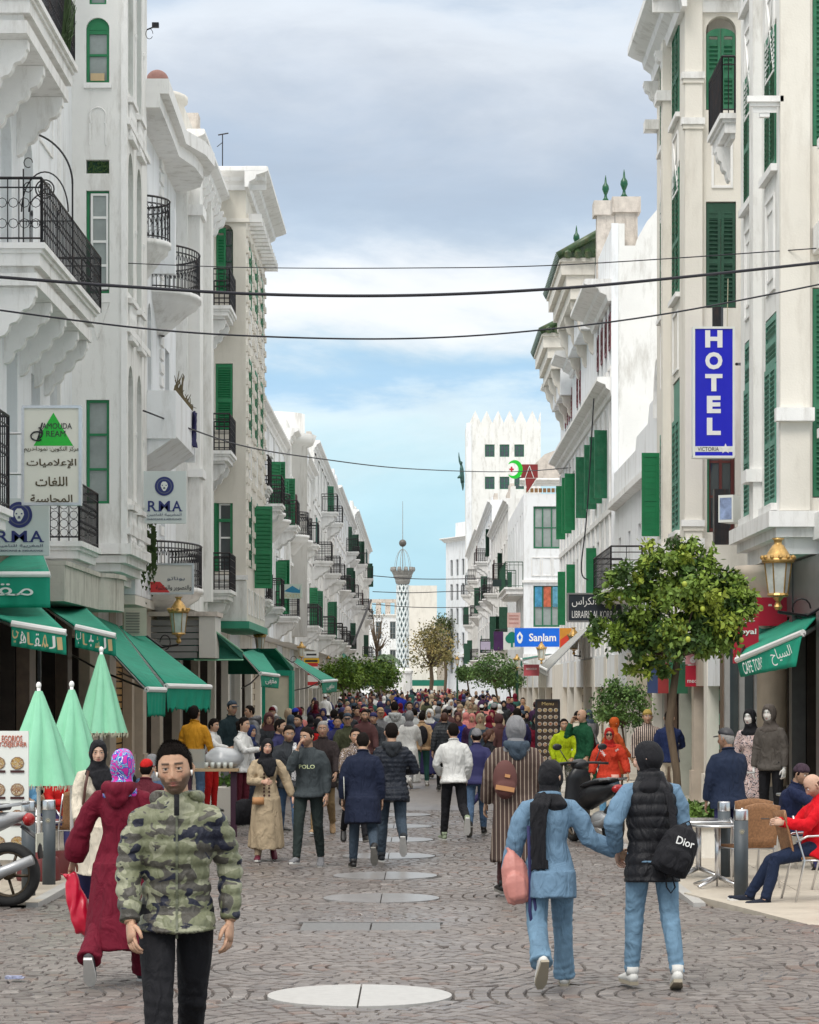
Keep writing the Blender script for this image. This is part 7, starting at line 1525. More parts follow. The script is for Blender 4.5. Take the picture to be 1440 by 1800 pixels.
def blob_menu(label, px0, px1, py0, py1, d, dark=False, rot=0):
    r, M, w_, h = board(label, px0, px1, py0, py1, d, SIGNW if not dark else mat('menu_brown', (.05, .03, .02), .5), None if not dark else BLK, .04, rot, 'menu_board', 'menu board')
    if not dark:
        text('EGORIOS', mat('menu_red', (.5, .10, .04), .5), r, at(M, w_*.1, h*.44), w_*.5, h*.05); text('T-DEJEUNER', MATS['menu_red'], r, at(M, w_*.12, h*.39), w_*.68, h*.045)
    nx, ny = (2, 4) if not dark else (4, 8)
    for i in range(nx):
        for j in range(ny):
            x = w_*(-.5+(i+.5)/nx)*.92; z = h*((.25-j*.205) if not dark else (.34-j*.105)); rad_ = w_*(.17 if not dark else .09)
            for (rr2, m_, yy) in ((rad_, SIGNW if dark else mat('plate_brown', (.25, .16, .10), .5), -.006), (rad_*.86, blotch(f'dish_{(i*3+j) % 3}', ((.45, .28, .08), (.35, .22, .12), (.4, .12, .04))[(i*3+j) % 3], (.16, .06, .02), (.5, .42, .2), 26), -.010)):
                flat(M, [(x+rr2*math.cos(k*.6283), z+rr2*math.sin(k*.6283)*.95) for k in range(10)], 'dish_picture', m_, r, yy, yy+.003)
            if not dark: flat(M, [(x-rad_, z-rad_*1.35), (x+rad_, z-rad_*1.35), (x+rad_, z-rad_*1.0), (x-rad_, z-rad_*1.0)], 'dish_label', mat('label_dark', (.05, .012, .012), .5), r, -.012, -.008)
    if dark: text('Menu', mat('menu_gold', (.6, .45, .2), .5), r, at(M, 0, h*.44), w_*.5, h*.05)
blob_menu('white cafe menu board with dish pictures at the left edge', -22, 50, 1285, 1512, 26.9); blob_menu('dark menu board of small dish pictures beside the lime jacket man', 942, 984, 1230, 1345, 52, True, 6)
def chair(label, x, d, rot, wicker=True, grp='cafe chairs on the right terrace'):
    r = thing('cafe_chair', label, 'chair', (x, d, g(d)+.045), grp); M = Matrix.Translation((x, d, g(d)+.045)) @ Matrix.Rotation(R(rot), 4, 'Z'); WK = mat('wicker', (.30, .15, .07), .7, var=.4, vs=40, bump=.9, bs=130)
    for sx in (-1, 1):
        b = MB(M); b.tube([(sx*.24, -.24, 0), (sx*.25, -.20, .42), (sx*.26, -.18, .63), (sx*.26, -.10, .67), (sx*.26, .14, .66), (sx*.23, .25, .60)], .012, 8); b.build('leg', ALU, r, True)
        b = MB(M); b.tube([(sx*.25, .26, 0), (sx*.23, .16, .42), (sx*.22, .22, .62), (sx*.20, .27, .86)], .012, 8); b.build('leg', ALU, r, True)
    b = MB(M); b.tube([(-.24, -.2, .42), (-.23, .17, .42), (.23, .17, .42), (.24, -.2, .42), (-.24, -.2, .42)], .011, 6); b.build('seat_frame', ALU, r, True)
    b = MB(M); b.box(-.22, .22, -.21, .19, .43, .455); b.build('seat', WK, r); b = MB(M)
    b.grid(lambda u, v: Vector(((u-.5)*(.42+.0*v), .20+.10*v-.05*math.cos((u-.5)*math.pi)+.05, .46+.42*v+.03*math.sin(u*math.pi)*v)), 8, 8); o = b.build('backrest', WK, r, True); md = o.modifiers.new('t', 'SOLIDIFY'); md.thickness = .018
chair('aluminium and wicker chair holding the bald man in red', 3.93, 25.65, 98); chair('empty wicker chair nearest the front right bollard', 3.52, 27.6, 200); chair('wicker chair with high rounded back behind the front right bollard', 3.75, 28.8, 172); chair('wicker chair under the seated man in navy coat', 4.35, 30.7, -120); chair('empty aluminium chair behind the bald man in red', 4.5, 27.3, 60)
for k, (x, d, a, lb) in enumerate(((-4.6, 29.5, 150, 'dark seated terrace chair between the two nearest parasols'), (-4.15, 31.2, 200, 'wicker chair right of the left bollards'), (-4.95, 31.5, 20, 'wicker chair behind the menu board'), (-3.95, 33.5, 170, 'wicker chair beside the cream overcoat woman'))): chair(lb, x, d, a, grp='cafe chairs on the left terrace')
def table(label, px, py, d, rad_=.34, grp='round aluminium cafe tables', foot=True):
    c = P(px, py, d); z0 = g(d)+.045; r = thing('cafe_table', label, 'table', (c.x, d, z0), grp); h = c.z-z0
    b = MB(); b.lathe([(rad_-.01, h-.025), (rad_, h-.02), (rad_, h), (rad_-.012, h+.003), (.01, h+.001)], 32, (c.x, d, z0)); b.build('table_top', ALU, r, True)
    b = MB(); b.tube([(c.x, d, z0+.08), (c.x, d, z0+h-.03)], .032, 12); b.build('pedestal', ALU, r, True)
    for k in range(4): a = math.pi/4+k*math.pi/2; b = MB(); b.tube([(c.x, d, z0+.11), (c.x+.18*math.cos(a), d+.18*math.sin(a), z0+.06), (c.x+.32*math.cos(a), d+.32*math.sin(a), z0+.02)], [(.022, .03), (.02, .02), (.02, .012)], 8); b.build('foot', ALU, r, True)
table('round metal table nearest the puffer vest woman', 1228, 1441, 29.0, .42); table('round metal table just left of the front right bollard', 1262, 1449, 27.6, .30); table('small table at the far right beside the seated navy coat man', 1408, 1395, 31.5, .3); table('round table behind the left bollards', 75, 1442, 31.0, .3)
# planter
r = thing('planter', 'low stone planter with leafy plants at the orange tree foot', 'planter', (P(1215, 1440, 32.6).x, 32.6, g(32))); x0, x1 = P(1150, 0, 33).x, P(1262, 0, 33).x; z0 = g(33)
b = MB(); b.box(x0, x1, 32.3, 34.2, z0, z0+.42); b.build('planter_box', CREAM, r); b = MB(); b.box(x0-.03, x1+.03, 32.26, 34.24, z0+.421, z0+.47); b.build('planter_rim', SLAB, r)
foliage('plants', r, ((x0+x1)/2, 33.2, z0+.55), ((x1-x0)*.48, .8, .14), 1500, .10, [(.08, .16, .03), (.12, .2, .04), (.05, .10, .02)], 3, 26, .35)
r = thing('planter', 'low cream planter behind the stall table on the left', 'planter', (P(405, 1400, 42).x, 42, g(42))); x0, x1 = P(345, 0, 42).x, P(430, 0, 42).x; z0 = g(42)
b = MB(); b.box(x0, x1, 42, 43.2, z0, z0+.55); b.build('planter_box', CREAM, r); foliage('plants', r, ((x0+x1)/2, 42.6, z0+.6), ((x1-x0)*.48, .5, .1), 500, .10, [(.08, .16, .03), (.06, .12, .03)], 4, 16, .35)
# stall table on the left
r = thing('stall_table', 'small stall table with wooden top and dark legs behind the camouflage jacket man', 'table', (P(372, 1345, 38).x, 38, g(38))); c = P(372, 1350, 38)
b = MB(); b.box(c.x-.42, c.x+.42, 37.6, 38.4, c.z-.04, c.z); b.build('table_top', mat('pale_wood', (.45, .32, .18), .6, var=.2), r)
for sx in (-.36, .30): b = MB(); b.box(c.x+sx, c.x+sx+.09, 37.7, 37.8, g(38), c.z-.04); b.build('leg', mat('plum_leg', (.045, .012, .03), .5), r)
b = MB(); b.ball((c.x+.2, 37.9, c.z+.14), (.30, .22, .17), 20, 12); tag(_o := link('plastic_bag', fuse(b, .02, 1, lambda a: .03*nfun(3, 14)(a)+.012*nfun(5, 45)(a))), 'crumpled white plastic bag on the stall table', 'bag'); _o.data.materials.append(mat('white_plastic', (.62, .64, .66), .25, trans=.2))
b = MB(); b.box(c.x-.40, c.x-.08, 37.8, 38.2, c.z+.002, c.z+.28); tag(b.build('glass_case', mat('clear_case', (.55, .58, .55), .1, trans=.5), None), 'clear display case on the left end of the stall table', 'case')
for k in range(5): b = MB(); b.lathe([(.028, 0), (.032, .09), (.02, .09), (.018, .01)], 10, (c.x-.05+k*.09, 37.66, c.z+.002)); tag(b.build('tea_glass', LAMPG, None, True), ('first', 'second', 'third', 'fourth', 'last')[k]+' tea glass from the left on the stall table front edge', 'glass', 'tea glasses on the stall table')
# ================================================================ motor scooters
TY = mat('tyre_rubber', (.018, .018, .018), .8, var=.2, vs=40, bump=.4); PL = mat('dark_plastic', (.02, .021, .024), .4); SIL = mat('silver_plastic', (.40, .41, .42), .35, metal=.4)
def scooter(label, loc, rot, body, scale=1.0):
    r = thing('motor_scooter', label, 'scooter', loc); M = Matrix.Translation(loc) @ Matrix.Rotation(R(rot), 4, 'Z') @ Matrix.Scale(scale, 4); RYm = Matrix.Rotation(R(90), 4, 'Y')
    def add(name, fn, m, smooth=True, parent=r): b = MB(M); fn(b); return b.build(name, m, parent, smooth)
    for y, nm in ((-.62, 'wheel'), (.66, 'wheel')):
        T_ = Matrix.Translation((0, y, .28)) @ RYm; w_ = add(nm, lambda b: b.lathe([(.20, -.035), (.215, -.05), (.255, -.052), (.28, -.02), (.28, .02), (.255, .052), (.215, .05), (.20, .035)], 28, T=T_, ring=True), TY)
        def rim(b):
            b.lathe([(.18, -.02), (.205, -.03), (.205, .03), (.18, .02)], 24, T=T_, ring=True); b.lathe([(.05, -.05), (.05, .05)], 12, T=T_)
            for k in range(5): a = 2*math.pi*k/5; b.tube([T_ @ Vector((.04*math.cos(a), .04*math.sin(a), 0)), T_ @ Vector((.2*math.cos(a+.25), .2*math.sin(a+.25), 0))], .014, 5)
        add('rim', rim, mat('rim_dark_bronze', (.10, .075, .05), .4, metal=.6), True, w_)
    add('tail_body', lambda b: b.tube([(0, -.12, .60), (0, .2, .68), (0, .5, .72), (0, .82, .80)], [(.14, .16), (.16, .14), (.14, .10), (.05, .03)], 14, up=(1, 0, 0)), body)
    add('seat', lambda b: b.tube([(0, -.20, .76), (0, .0, .79), (0, .3, .84), (0, .66, .87)], [(.10, .03), (.14, .05), (.13, .05), (.09, .03)], 14, up=(1, 0, 0)), PL)
    add('front_shield', lambda b: b.tube([(0, -.42, .30), (0, -.48, .6), (0, -.46, .86), (0, -.40, 1.0)], [(.14, .05), (.20, .07), (.18, .07), (.10, .06)], 14, up=(1, 0, 0)), body)
    add('floor_board', lambda b: b.box(-.15, .15, -.45, .05, .27, .36), PL, False); add('front_fender', lambda b: b.tube([(0, -.88, .42), (0, -.66, .58), (0, -.42, .50)], [(.05, .02), (.07, .025), (.05, .02)], 10, up=(1, 0, 0)), body)
    add('fork', lambda b: (b.tube([(-.07, -.62, .28), (-.06, -.46, .8)], .02, 8), b.tube([(.07, -.62, .28), (.06, -.46, .8)], .02, 8)), SIL)
    add('handlebar', lambda b: b.tube([(-.36, -.28, 1.06), (-.2, -.36, 1.07), (.2, -.36, 1.07), (.36, -.28, 1.06)], .018, 8), PL); add('dash', lambda b: b.ball((0, -.42, 1.04), (.13, .10, .08), 14, 10), PL)
    for sx in (-1, 1): add('mirror', lambda b: (b.tube([(sx*.2, -.36, 1.07), (sx*.3, -.42, 1.26)], .007, 5), b.ball((sx*.33, -.42, 1.28), (.07, .02, .045), 12, 8)), PL)
    add('headlight', lambda b: b.ball((0, -.52, .88), (.10, .05, .07), 12, 8), LAMPG)
    t_ = add('tail_light', lambda b: b.ball((0, .84, .76), (.10, .05, .06), 12, 8), mat('tail_red', (.35, .01, .012), .2)); add('grab_rail', lambda b: b.tube([(-.12, .5, .86), (-.13, .8, .90), (.13, .8, .90), (.12, .5, .86)], .015, 8), SIL)
    add('number_plate', lambda b: b.box(-.10, .10, .93, .94, .48, .64), mat('plate_cream', (.6, .6, .5), .5), False); add('plate_holder', lambda b: b.tube([(0, .78, .70), (0, .92, .60), (0, .95, .42)], [(.05, .02), (.08, .015), (.08, .01)], 8, up=(1, 0, 0)), PL)
    add('engine', lambda b: (b.ball((.02, .36, .34), (.13, .24, .12), 14, 10), b.tube([(.13, .30, .27), (.15, .62, .30), (.15, .92, .42)], [.035, .05, .045], 10)), SIL); add('side_stand', lambda b: b.tube([(-.1, .05, .28), (-.22, .12, .0)], .012, 6), PL)
    return r
scooter('dark motor scooter with red tail light parked beside the woman in orange red', Vector((P(1040, 0, 36.2).x, 36.0, g(36))), 200, PL, 1.05)
scooter('silver motor scooter cut off by the left edge, rear wheel before the left bollard', Vector((-4.74, 25.4, g(25.3)+.02)), -98, SIL, 1.12)
b = MB(); T_ = Matrix.Translation(Vector((P(25, 0, 17.6).x, 17.6, g(17.6)+.02))); b.box(-.06, .05, -.03, .04, 0, .02, T_); b.box(.0, .07, -.05, .03, .005, .012, T_); tag(b.build('litter', mat('litter_foil', (.3, .32, .45), .4, var=.8, vs=40), None), 'crumpled foil wrapper lying on the setts at lower left', 'litter')
# ================================================================ named people
def bag(name, label, P_, pts, rad, m, flat=1, cat='bag', fr='S3', up=(1, 0, 0), vox=None):
    return accessory(name, label, cat, P_, lambda b: b.tube(pts, rad, 14, up=up), m, fr, vox=vox)
AWAY = 'people walking away down the street'
p1 = person('young man with short black hair and beard in green camouflage puffer jacket, nearest the camera', 310, 1287, d=12.25, H=1.80, yaw=6, pose=dict(leg_r=(22, 6, -1), leg_l=(-16, 26, -2), arm_r=(10, 9, 26, 22), arm_l=(-12, 15, 36, 25), head=(-7, 2, -4)), lod=0, tone=(.50, .30, .20), beard=.8, um=CAMO, bulk=1.0, style='puffer', hem=-.06, lm=cm('black'), hood=True, hoodm=CAMO, shoes=SHOEW, lwid=1.0, baffle=.066)
accessory('earbud', 'white wireless earbud in the right ear of the camouflage jacket man', 'earbud', p1, lambda b: b.tube([(-.078, -.012, -.005), (-.080, -.014, -.03)], [.007, .003], 8), WPAINT, 'H')
accessory('earbud', 'white wireless earbud in the left ear of the camouflage jacket man', 'earbud', p1, lambda b: b.tube([(.078, -.012, -.005), (.080, -.014, -.03)], [.007, .003], 8), WPAINT, 'H')
b = MB(); b.tube([(0, -.16, z) for z in np.linspace(-.10, .54, 30)], .006, 5)
me = b.data('zip'); on_cloth(p1, me, mat('zip_tape', (.10, .11, .07), .5), 'zip', .006)
me = MB().tube([(.0, -.12, .555), (-.0, -.13, .50), (0, -.13, .46)], .012, 6).data('zip_guard'); me.transform(Matrix.Translation(-p1['root'].location) @ p1['S3']); me.materials.append(cm('black')); link('zip_guard', me, p1['root'])
SCF = blotch('paisley_scarf', (.55, .02, .30), (.02, .06, .45), (.03, .28, .45), 10)
VEL = cm('maroon', 'velvet')
p2 = person('woman seen from behind in long crimson velvet robe and bright patterned headscarf', 212, 1305, 1728, yaw=172, pose=dict(leg_l=(-16, 34, 2), leg_r=(16, 4, 2), arm_l=(2, 24, 16, 10), arm_r=(6, 6, 10, 5), lean=3, flare=.06, sleeve=1.15, cuff=1.5), lod=0, fem=True, tone=(.50, .33, .23), hair='hijab', scarfm=SCF, um=VEL, upper='robe', hem=-.66, style='robe', lower='wide', lm=VEL, lwid=.95, shoes=mat('grey_slipper', (.05, .05, .055), .7), bulk=1.02, hood=True, hoodm=VEL)
W_ = p2['J']; hand_l = p2['M'] @ W_['wr_l']; T = Matrix.Translation(hand_l+Vector((0, 0, -.10)))
PLB = mat('red_plastic_bag', (.62, .01, .045), .3, var=.15, trans=.15); bf = nfun(4, 25)
accessory('plastic_bag', 'bright red plastic bag hanging from the hand of the crimson robed woman', 'bag', p2, lambda b: (b.tube([(-.01, 0, .02), (0, 0, -.06), (.02, 0, -.17), (.06, 0, -.30), (.09, 0, -.38), (.10, 0, -.41)], [(.02, .02), (.05, .035), (.065, .05), (.085, .07), (.07, .06), (.02, .02)], 16, up=(1, 0, 0)), b.tube([(0, 0, -.03), (-.07, 0, .0), (-.10, 0, .02)], [(.03, .008), (.02, .01), (.005, .006)], 8)), PLB, T, vox=.011, fold=lambda a: .008*np.sin(a[:, 0]*90+bf(a)*3)+.004*bf(a*2))
p3 = person('young woman in cream overcoat and black headscarf walking beside the closed parasols', 172, 1293, 1606, yaw=10, pose='walkL', lod=0, fem=True, tone=(.60, .40, .30), hair='hijab', scarfm=cm('black'), um=cm('cream'), upper='coat', hem=-.52, lower='wide', lm=cm('navy'), shoes=SHOEW, drape='front')
bag('shoulder_strap', 'brown leather shoulder strap across the cream overcoat', p3, [(-.10, -.12, .50), (-.13, -.155, .35), (-.15, -.16, .15), (-.17, -.12, -.02)], [(.014, .006)]*4, mat('brown_leather', (.07, .02, .012), .5), cat='strap')
# two women on the right
BK = cm('blueknit', 'knit'); LD = cm('lightdenim')
p4 = person('woman from behind in light blue knit tunic and black headscarf, reaching out her right hand', 966, 1326, 1737, yaw=184, pose=dict(leg_l=(-14, 40, 2), leg_r=(14, 4, 3), arm_r=(2, 26, 38, -85), arm_l=(-4, 16, 20, 10), head=(-38, 4, 0), sleeve=1.22, cuff=1.05, flare=.0), lod=0, fem=True, tone=(.48, .30, .2), hair='hijab', scarfm=cm('black'), um=BK, upper='tunic', hem=-.24, style='knit', lower='wide', lm=LD, shoes=SHOEW, bulk=1.03, collar=False, lwid=.92)
b = MB(); b.tube([(.075*math.cos(a), .0+.07*math.sin(a), .53+.01*math.sin(a)) for a in [2*math.pi*k/18 for k in range(19)]], .022, 8); me = b.data('collar', True); me.transform(Matrix.Translation(-p4['root'].location) @ p4['S3']); me.materials.append(BK); link('collar', me, p4['root'])
accessory('scarf_tail', 'long black scarf end hanging down the back of the light blue tunic', 'scarf', p4, lambda b: b.tube([(.04, .07, .53), (.09, .15, .46), (.10, .165, .28), (.095, .165, .08), (.09, .17, -.03)], [(.06, .03), (.075, .02), (.065, .014), (.07, .012), (.07, .01)], 14, up=(1, 0, 0)), cm('black'), vox=.011, fold=lambda a: .006*np.sin(a[:, 0]*130+bf(a)*3))
PK = mat('dusty_pink_leather', (.50, .20, .17), .45, var=.08, bump=.2, bs=60)
def pack(b): b.tube([(0, 0, z) for z in (-.20, -.18, -.05, .08, .16, .20)], [(.06, .05), (.10, .075), (.115, .085), (.095, .075), (.05, .05), (.02, .02)], 20, up=(1, 0, 0)); b.tube([(.02, .08, z) for z in (-.17, -.14, -.03, .02, .04)], [(.05, .02), (.075, .035), (.075, .035), (.05, .025), (.02, .01)], 14, up=(1, 0, 0)); b.tube([(.0, 0, .19), (.02, 0, .23)], [.02, .01], 8)
T = p4['S3'] @ Matrix.Translation((.26, .06, -.08)) @ Matrix.Rotation(R(12), 4, 'Y')
accessory('backpack', 'dusty pink leather backpack carried low by the woman in light blue', 'backpack', p4, pack, PK, T, vox=.009, fold=lambda a: .004*np.maximum(0, np.sin(a[:, 0]*95+a[:, 2]*20))+.002*bf(a))
b = None; bag('backpack_strap', 'dark strap with loop hanging from the pink backpack', p4, [(.17, .12, .30), (.165, .14, .05), (.16, .13, -.15), (.165, .13, -.33), (.15, .13, -.42), (.125, .13, -.44), (.11, .13, -.38), (.125, .13, -.28), (.14, .13, -.2)], [(.012, .006)]*9, cm('navy'), cat='strap')
PV = cm('black', 'puffer')
p5 = person('woman from behind in black puffer vest over pale blue sleeves, head turned to the right', 1146, 1303, 1738, yaw=186, pose=dict(leg_l=(6, 3, 3), leg_r=(-6, 12, 4), arm_l=(-12, 24, 62, 35), arm_r=(6, 10, 70, 30), head=(62, 0, 0), sleeve=1.28), lod=0, fem=True, tone=(.62, .40, .31), hair='hijab', scarfm=cm('black'), um=BK, upper='jacket', hem=-.06, style='knit', lower='trousers', lwid=1.0, lm=LD, shoes=SHOEW, bulk=.93)
def vestfn(b):
    b.tube([(0, 0, z) for z in (.575, .54, .50, .46, .40, .30, .14, .06, -.06, -.20)], [(.085, .085), (.095, .09), (.13, .10), (.162, .118), (.182, .135), (.188, .145), (.172, .135), (.165, .13), (.19, .15), (.20, .16)], 30, up=(1, 0, 0))
f1_, f2_ = nfun(3, 11), nfun(8, 60)
def vf(a): per = .085; w_ = np.sin((a[:, 2]+a[:, 0]*.0+.01*f1_(a))*math.pi/per); return .012*(np.abs(w_)**.6-.6)+.003*f2_(a)
v_ = accessory('puffer_vest', 'vest', 'vest', p5, vestfn, PV, 'S3', vox=.0105, fold=vf)
v_.parent = p5['root']; v_.location = v_.location-p5['root'].location; del v_['category']; del v_['label']
BP = cm('black', 'canvas')
def bpk(b): b.tube([(0, 0, z) for z in (-.19, -.17, -.06, .08, .15, .175)], [(.09, .06), (.135, .09), (.145, .10), (.125, .09), (.08, .06), (.03, .02)], 20, up=(1, 0, 0)); b.tube([(0, .09, z) for z in (-.16, -.14, -.02, .0)], [(.08, .03), (.105, .04), (.10, .04), (.06, .02)], 16, up=(1, 0, 0)); b.tube([(-.04, 0, .17), (0, 0, .21), (.04, 0, .17)], .010, 6)
T = p5['S3'] @ Matrix.Translation((-.14, .22, .03)) @ Matrix.Rotation(R(-24), 4, 'Y')
bo = accessory('backpack', 'black canvas backpack with white lettering on the back of the puffer vest woman', 'backpack', p5, bpk, BP, T, vox=.009, fold=lambda a: .003*f2_(a))
me = text_mesh('Dior', .13, .055, bold=.01, ext=.001); me.transform(T @ Matrix.Translation((-.01, .125, .055)) @ Matrix.Rotation(R(180), 4, 'Z') @ Matrix.Rotation(R(-6), 4, 'Y') @ Matrix.Rotation(R(90), 4, 'X')); me.transform(Matrix.Translation(-bo.location)); me.materials.append(WPAINT); link('lettering', me, bo)
me = MB().tube([(-.06, .06, .53), (-.10, .13, .40), (-.12, .15, .28), (-.13, .17, .15)], [(.025, .006)]*4, 8, up=(1, 0, 0)).data('strap'); me.transform(Matrix.Translation(-bo.location) @ p5['S3']); me.materials.append(BP); link('strap', me, bo)
me = MB().tube([(-.10, .16, -.12), (-.13, .17, -.24), (-.10, .17, -.28), (-.07, .17, -.24), (-.06, .16, -.14)], .006, 6).data('strap_loop'); me.transform(Matrix.Translation(-bo.location) @ p5['S3']); me.materials.append(BP); link('strap_loop', me, bo)
# striped djellaba
STR = striped('brown_striped_wool', (.050, .028, .022), (.30, .24, .19), 24, .78)
p6 = person('tall figure from behind in brown pinstriped hooded robe with grey hood up', 908, 1258, 1578, yaw=184, pose=dict(leg_l=(14, 4, 2), leg_r=(-10, 20, 2), arm_l=(4, 14, 20, 10), arm_r=(4, 12, 20, 10), flare=.05, sleeve=1.3), lod=1, hair='hoodup', scarfm=cm('grey'), um=STR, upper='robe', hem=-.60, style='robe', lower='trousers', lm=cm('brown'), bulk=1.18, hood=True, hoodm=cm('slate'))
def bp6(b): b.ball((0, 0, 0), (.12, .09, .19), 16, 12); b.ball((0, .06, -.08), (.10, .05, .09), 14, 10)
bo = accessory('backpack', 'maroon brown backpack with tan pocket band on the striped robe figure', 'backpack', p6, bp6, mat('brown_canvas', (.10, .035, .03), .8, var=.12), p6['S3'] @ Matrix.Translation((.13, .20, .18)), vox=.012)
me = MB().box(-.09, .09, .10, .115, -.09, -.045).box(-.03, .02, .085, .10, .04, .07).data('pocket_band'); me.transform(Matrix.Translation(-bo.location) @ p6['S3'] @ Matrix.Translation((.13, .20, .16)) @ Matrix.Rotation(R(-10), 4, 'Y')); me.materials.append(mat('tan_leather', (.45, .22, .09), .6)); link('pocket_band', me, bo)
# middle distance walkers
p7 = person('man from behind in white sweatshirt and black trousers, right of the street centre', 798, 1265, 1478, yaw=188, pose='kickR', um=cm('white'), upper='sweater', lm=cm('black'), shoes=mat('patterned_trainer', (.25, .3, .2), .6, var=.8, vs=40), arm_l=(8, 16, 55, 40), arm_r=(0, 9, 35, 20), bulk=1.08)
p8 = person('man from behind in navy jacket, blue jeans and grey knitted cap beside the white sweatshirt', 838, 1276, 1470, yaw=180, pose='walkR', um=cm('navy'), lm=cm('denim'), hair='beanie', scarfm=cm('grey'), bulk=1.1, style='cloth')
p9 = person('man from behind in long dark blue overcoat carrying a folder under his left arm', 638, 1281, 1527, yaw=182, pose=dict(leg_l=(10, 4, 2), leg_r=(-10, 48, 4), arm_l=(-4, 12, 24, 20), arm_r=(0, 8, 15, 10), head=(0, 12, 0), lean=6), um=cm('royal', 'coat') if False else fabric('overcoat_blue', (.010, .015, .036)), upper='coat', hem=-.36, lm=cm('slate'), bulk=1.18)
bag('folder', 'white edged folder under the arm of the blue overcoat man', p9, [(.24, .04, .22), (.235, .04, .08), (.23, .03, -.06)], [(.008, .07), (.008, .09), (.006, .06)], mat('folder_white', (.6, .6, .55), .5), cat='folder')
p10 = person('man from behind in black quilted hooded jacket, heel lifted, right of the blue overcoat', 689, 1264, 1516, yaw=184, pose=dict(leg_l=(12, 3, 2), leg_r=(-14, 50, 2), arm_r=(10, 24, 95, 30), arm_l=(0, 8, 15, 10)), um=fabric('black_quilt', (.016, .02, .03), .5), style='puffer', baffle=.055, hem=-.18, lm=cm('slate'), hood=True, hoodm=cm('charcoal'), shoes=cm('charcoal'), bulk=1.12)
p11 = person('man in charcoal sweatshirt with pale chest lettering, hand raised to his mouth', 543, 1277, 1525, yaw=-8, pose=dict(leg_r=(16, 4, 2), leg_l=(-6, 12, 2), arm_r=(52, 2, 128, 22), arm_l=(-2, 10, 22, 15), head=(-28, 6, 0)), tone=(.46, .28, .19), beard=.45, um=fabric('sweat_charcoal', (.045, .055, .06)), upper='sweater', collar=False, lm=fabric('dark_green_denim', (.022, .032, .030)), shoes=cm('grey'), bulk=1.05)
print_text(p11, 'POLO', mat('lime_print', (.60, .66, .38), .6), .20, .052, 0, .30)
p12 = person('smiling woman in beige embroidered robe and black headscarf walking toward the camera', 468, 1295, 1514, yaw=6, pose=dict(leg_r=(8, 3, 2), leg_l=(-12, 24, 2), arm_r=(14, 10, 88, 40), arm_l=(-2, 22, 12, 5), head=(4, 0, 6), flare=.06, drape='front', sleeve=1.15), fem=True, tone=(.62, .38, .28), hair='hijab', um=cm('beige', 'wool') if False else fabric('robe_beige', (.42, .33, .22)), upper='robe', hem=-.74, style='robe', lower='trousers', lm=cm('beige'), shoes=SHOEM, bulk=1.02)
EMB = mat('embroidery_brown', (.05, .015, .012), .8)
for sx in (-1, 1):
    b = MB()
    for k in range(9): z = .40-.05*k; b.prism([(sx*.035-.016, z), (sx*.035, z+.022), (sx*.035+.016, z), (sx*.035, z-.022)], 'y', -.2, -.199)
    on_cloth(p12, b.data('embroidery'), EMB, 'embroidery', .006)
bag('handbag', 'small tan handbag at the waist of the beige robed woman', p12, [(-.12, -.19, -.02), (-.12, -.20, -.12)], [(.08, .03), (.085, .035)], cm('tan', 'leather'), cat='handbag')
bag('shopping_bag', 'flat black shopping bag held low by the beige robed woman', p12, [(-.30, -.02, -.06), (-.30, -.02, -.10), (-.30, -.02, -.42)], [(.05, .015), (.13, .03), (.13, .03)], BP, cat='bag')
def q(label, px, top, foot=None, d=None, H=None, **kw): return person(label, px, top, foot, d, H, **kw)
def qd(label, px, top, d, H=1.72, **kw):
    """feet hidden in the photo: distance given, lifted so the head top fits"""
    z = CZ-(top-HY)*d/F-H-g(d); return person(label, px, top, None, d, H, zoff=z if abs(z) < .5 else 0, **kw)
p13 = q('stout man with moustache in grey jacket with patterned white scarf and blue jeans', 507, 1268, 1485, yaw=4, pose='walkL', tone=(.48, .30, .2), beard=.4, um=cm('charcoal', 'wool'), lm=cm('denim'), bulk=1.2, head=(10, 10, 0))
accessory('scarf', 'white scarf with black figures hanging over the grey jacket man', 'scarf', p13, lambda b: b.tube([(.09, -.03, .53), (.085, -.13, .45), (.075, -.17, .25), (.07, -.165, .0)], [(.03, .02), (.04, .02), (.045, .015), (.04, .012)], 10, up=(1, 0, 0)), blotch('blotched_scarf', (.6, .6, .6), (.02, .02, .03), (.6, .6, .6), 14), vox=.014)
q('elderly man with white hair in dark jacket, mustard pullover and khaki trousers', 568, 1262, 1468, yaw=-2, pose='walkR', tone=(.42, .26, .18), hairm=HAIRG, um=cm('burgundy', 'dark') if False else fabric('dark_brown_jacket', (.03, .022, .022)), hem=-.2, lm=cm('khaki'), shoes=cm('tan', 'shoe'), bulk=1.1)
q('woman in long navy coat and navy headscarf behind the beige robed woman', 437, 1272, 1448, yaw=50, fem=True, hair='hijab', scarfm=fabric('blue_scarf', (.03, .045, .13)), um=cm('navy', 'puffer'), upper='robe', hem=-.55, lm=cm('black'), pose='stand', arm_l=(30, 8, 60, 20))
q('man in profile with dark navy jacket behind the moustached man', 487, 1261, 1462, yaw=70, um=cm('navy'), lm=cm('black'), pose='stand', beard=.6)
qd('woman with bare head and maroon scarf over white sleeves near the cafe table', 424, 1258, 38, 1.62, yaw=60, fem=True, hair='bun', um=cm('white'), upper='sweater', lm=cm('burgundy'), arm_r=(45, 8, 60, 20), pose='stand')
qd('smiling man in cap and dark jacket with red backpack straps by the awning pole', 405, 1229, 43, 1.80, yaw=35, hair='cap', scarfm=cm('slate'), um=fabric('dark_teal_jacket', (.015, .03, .035)), lm=cm('grey'), pose='stand', arm_l=(25, 8, 60, 40), beard=.3)
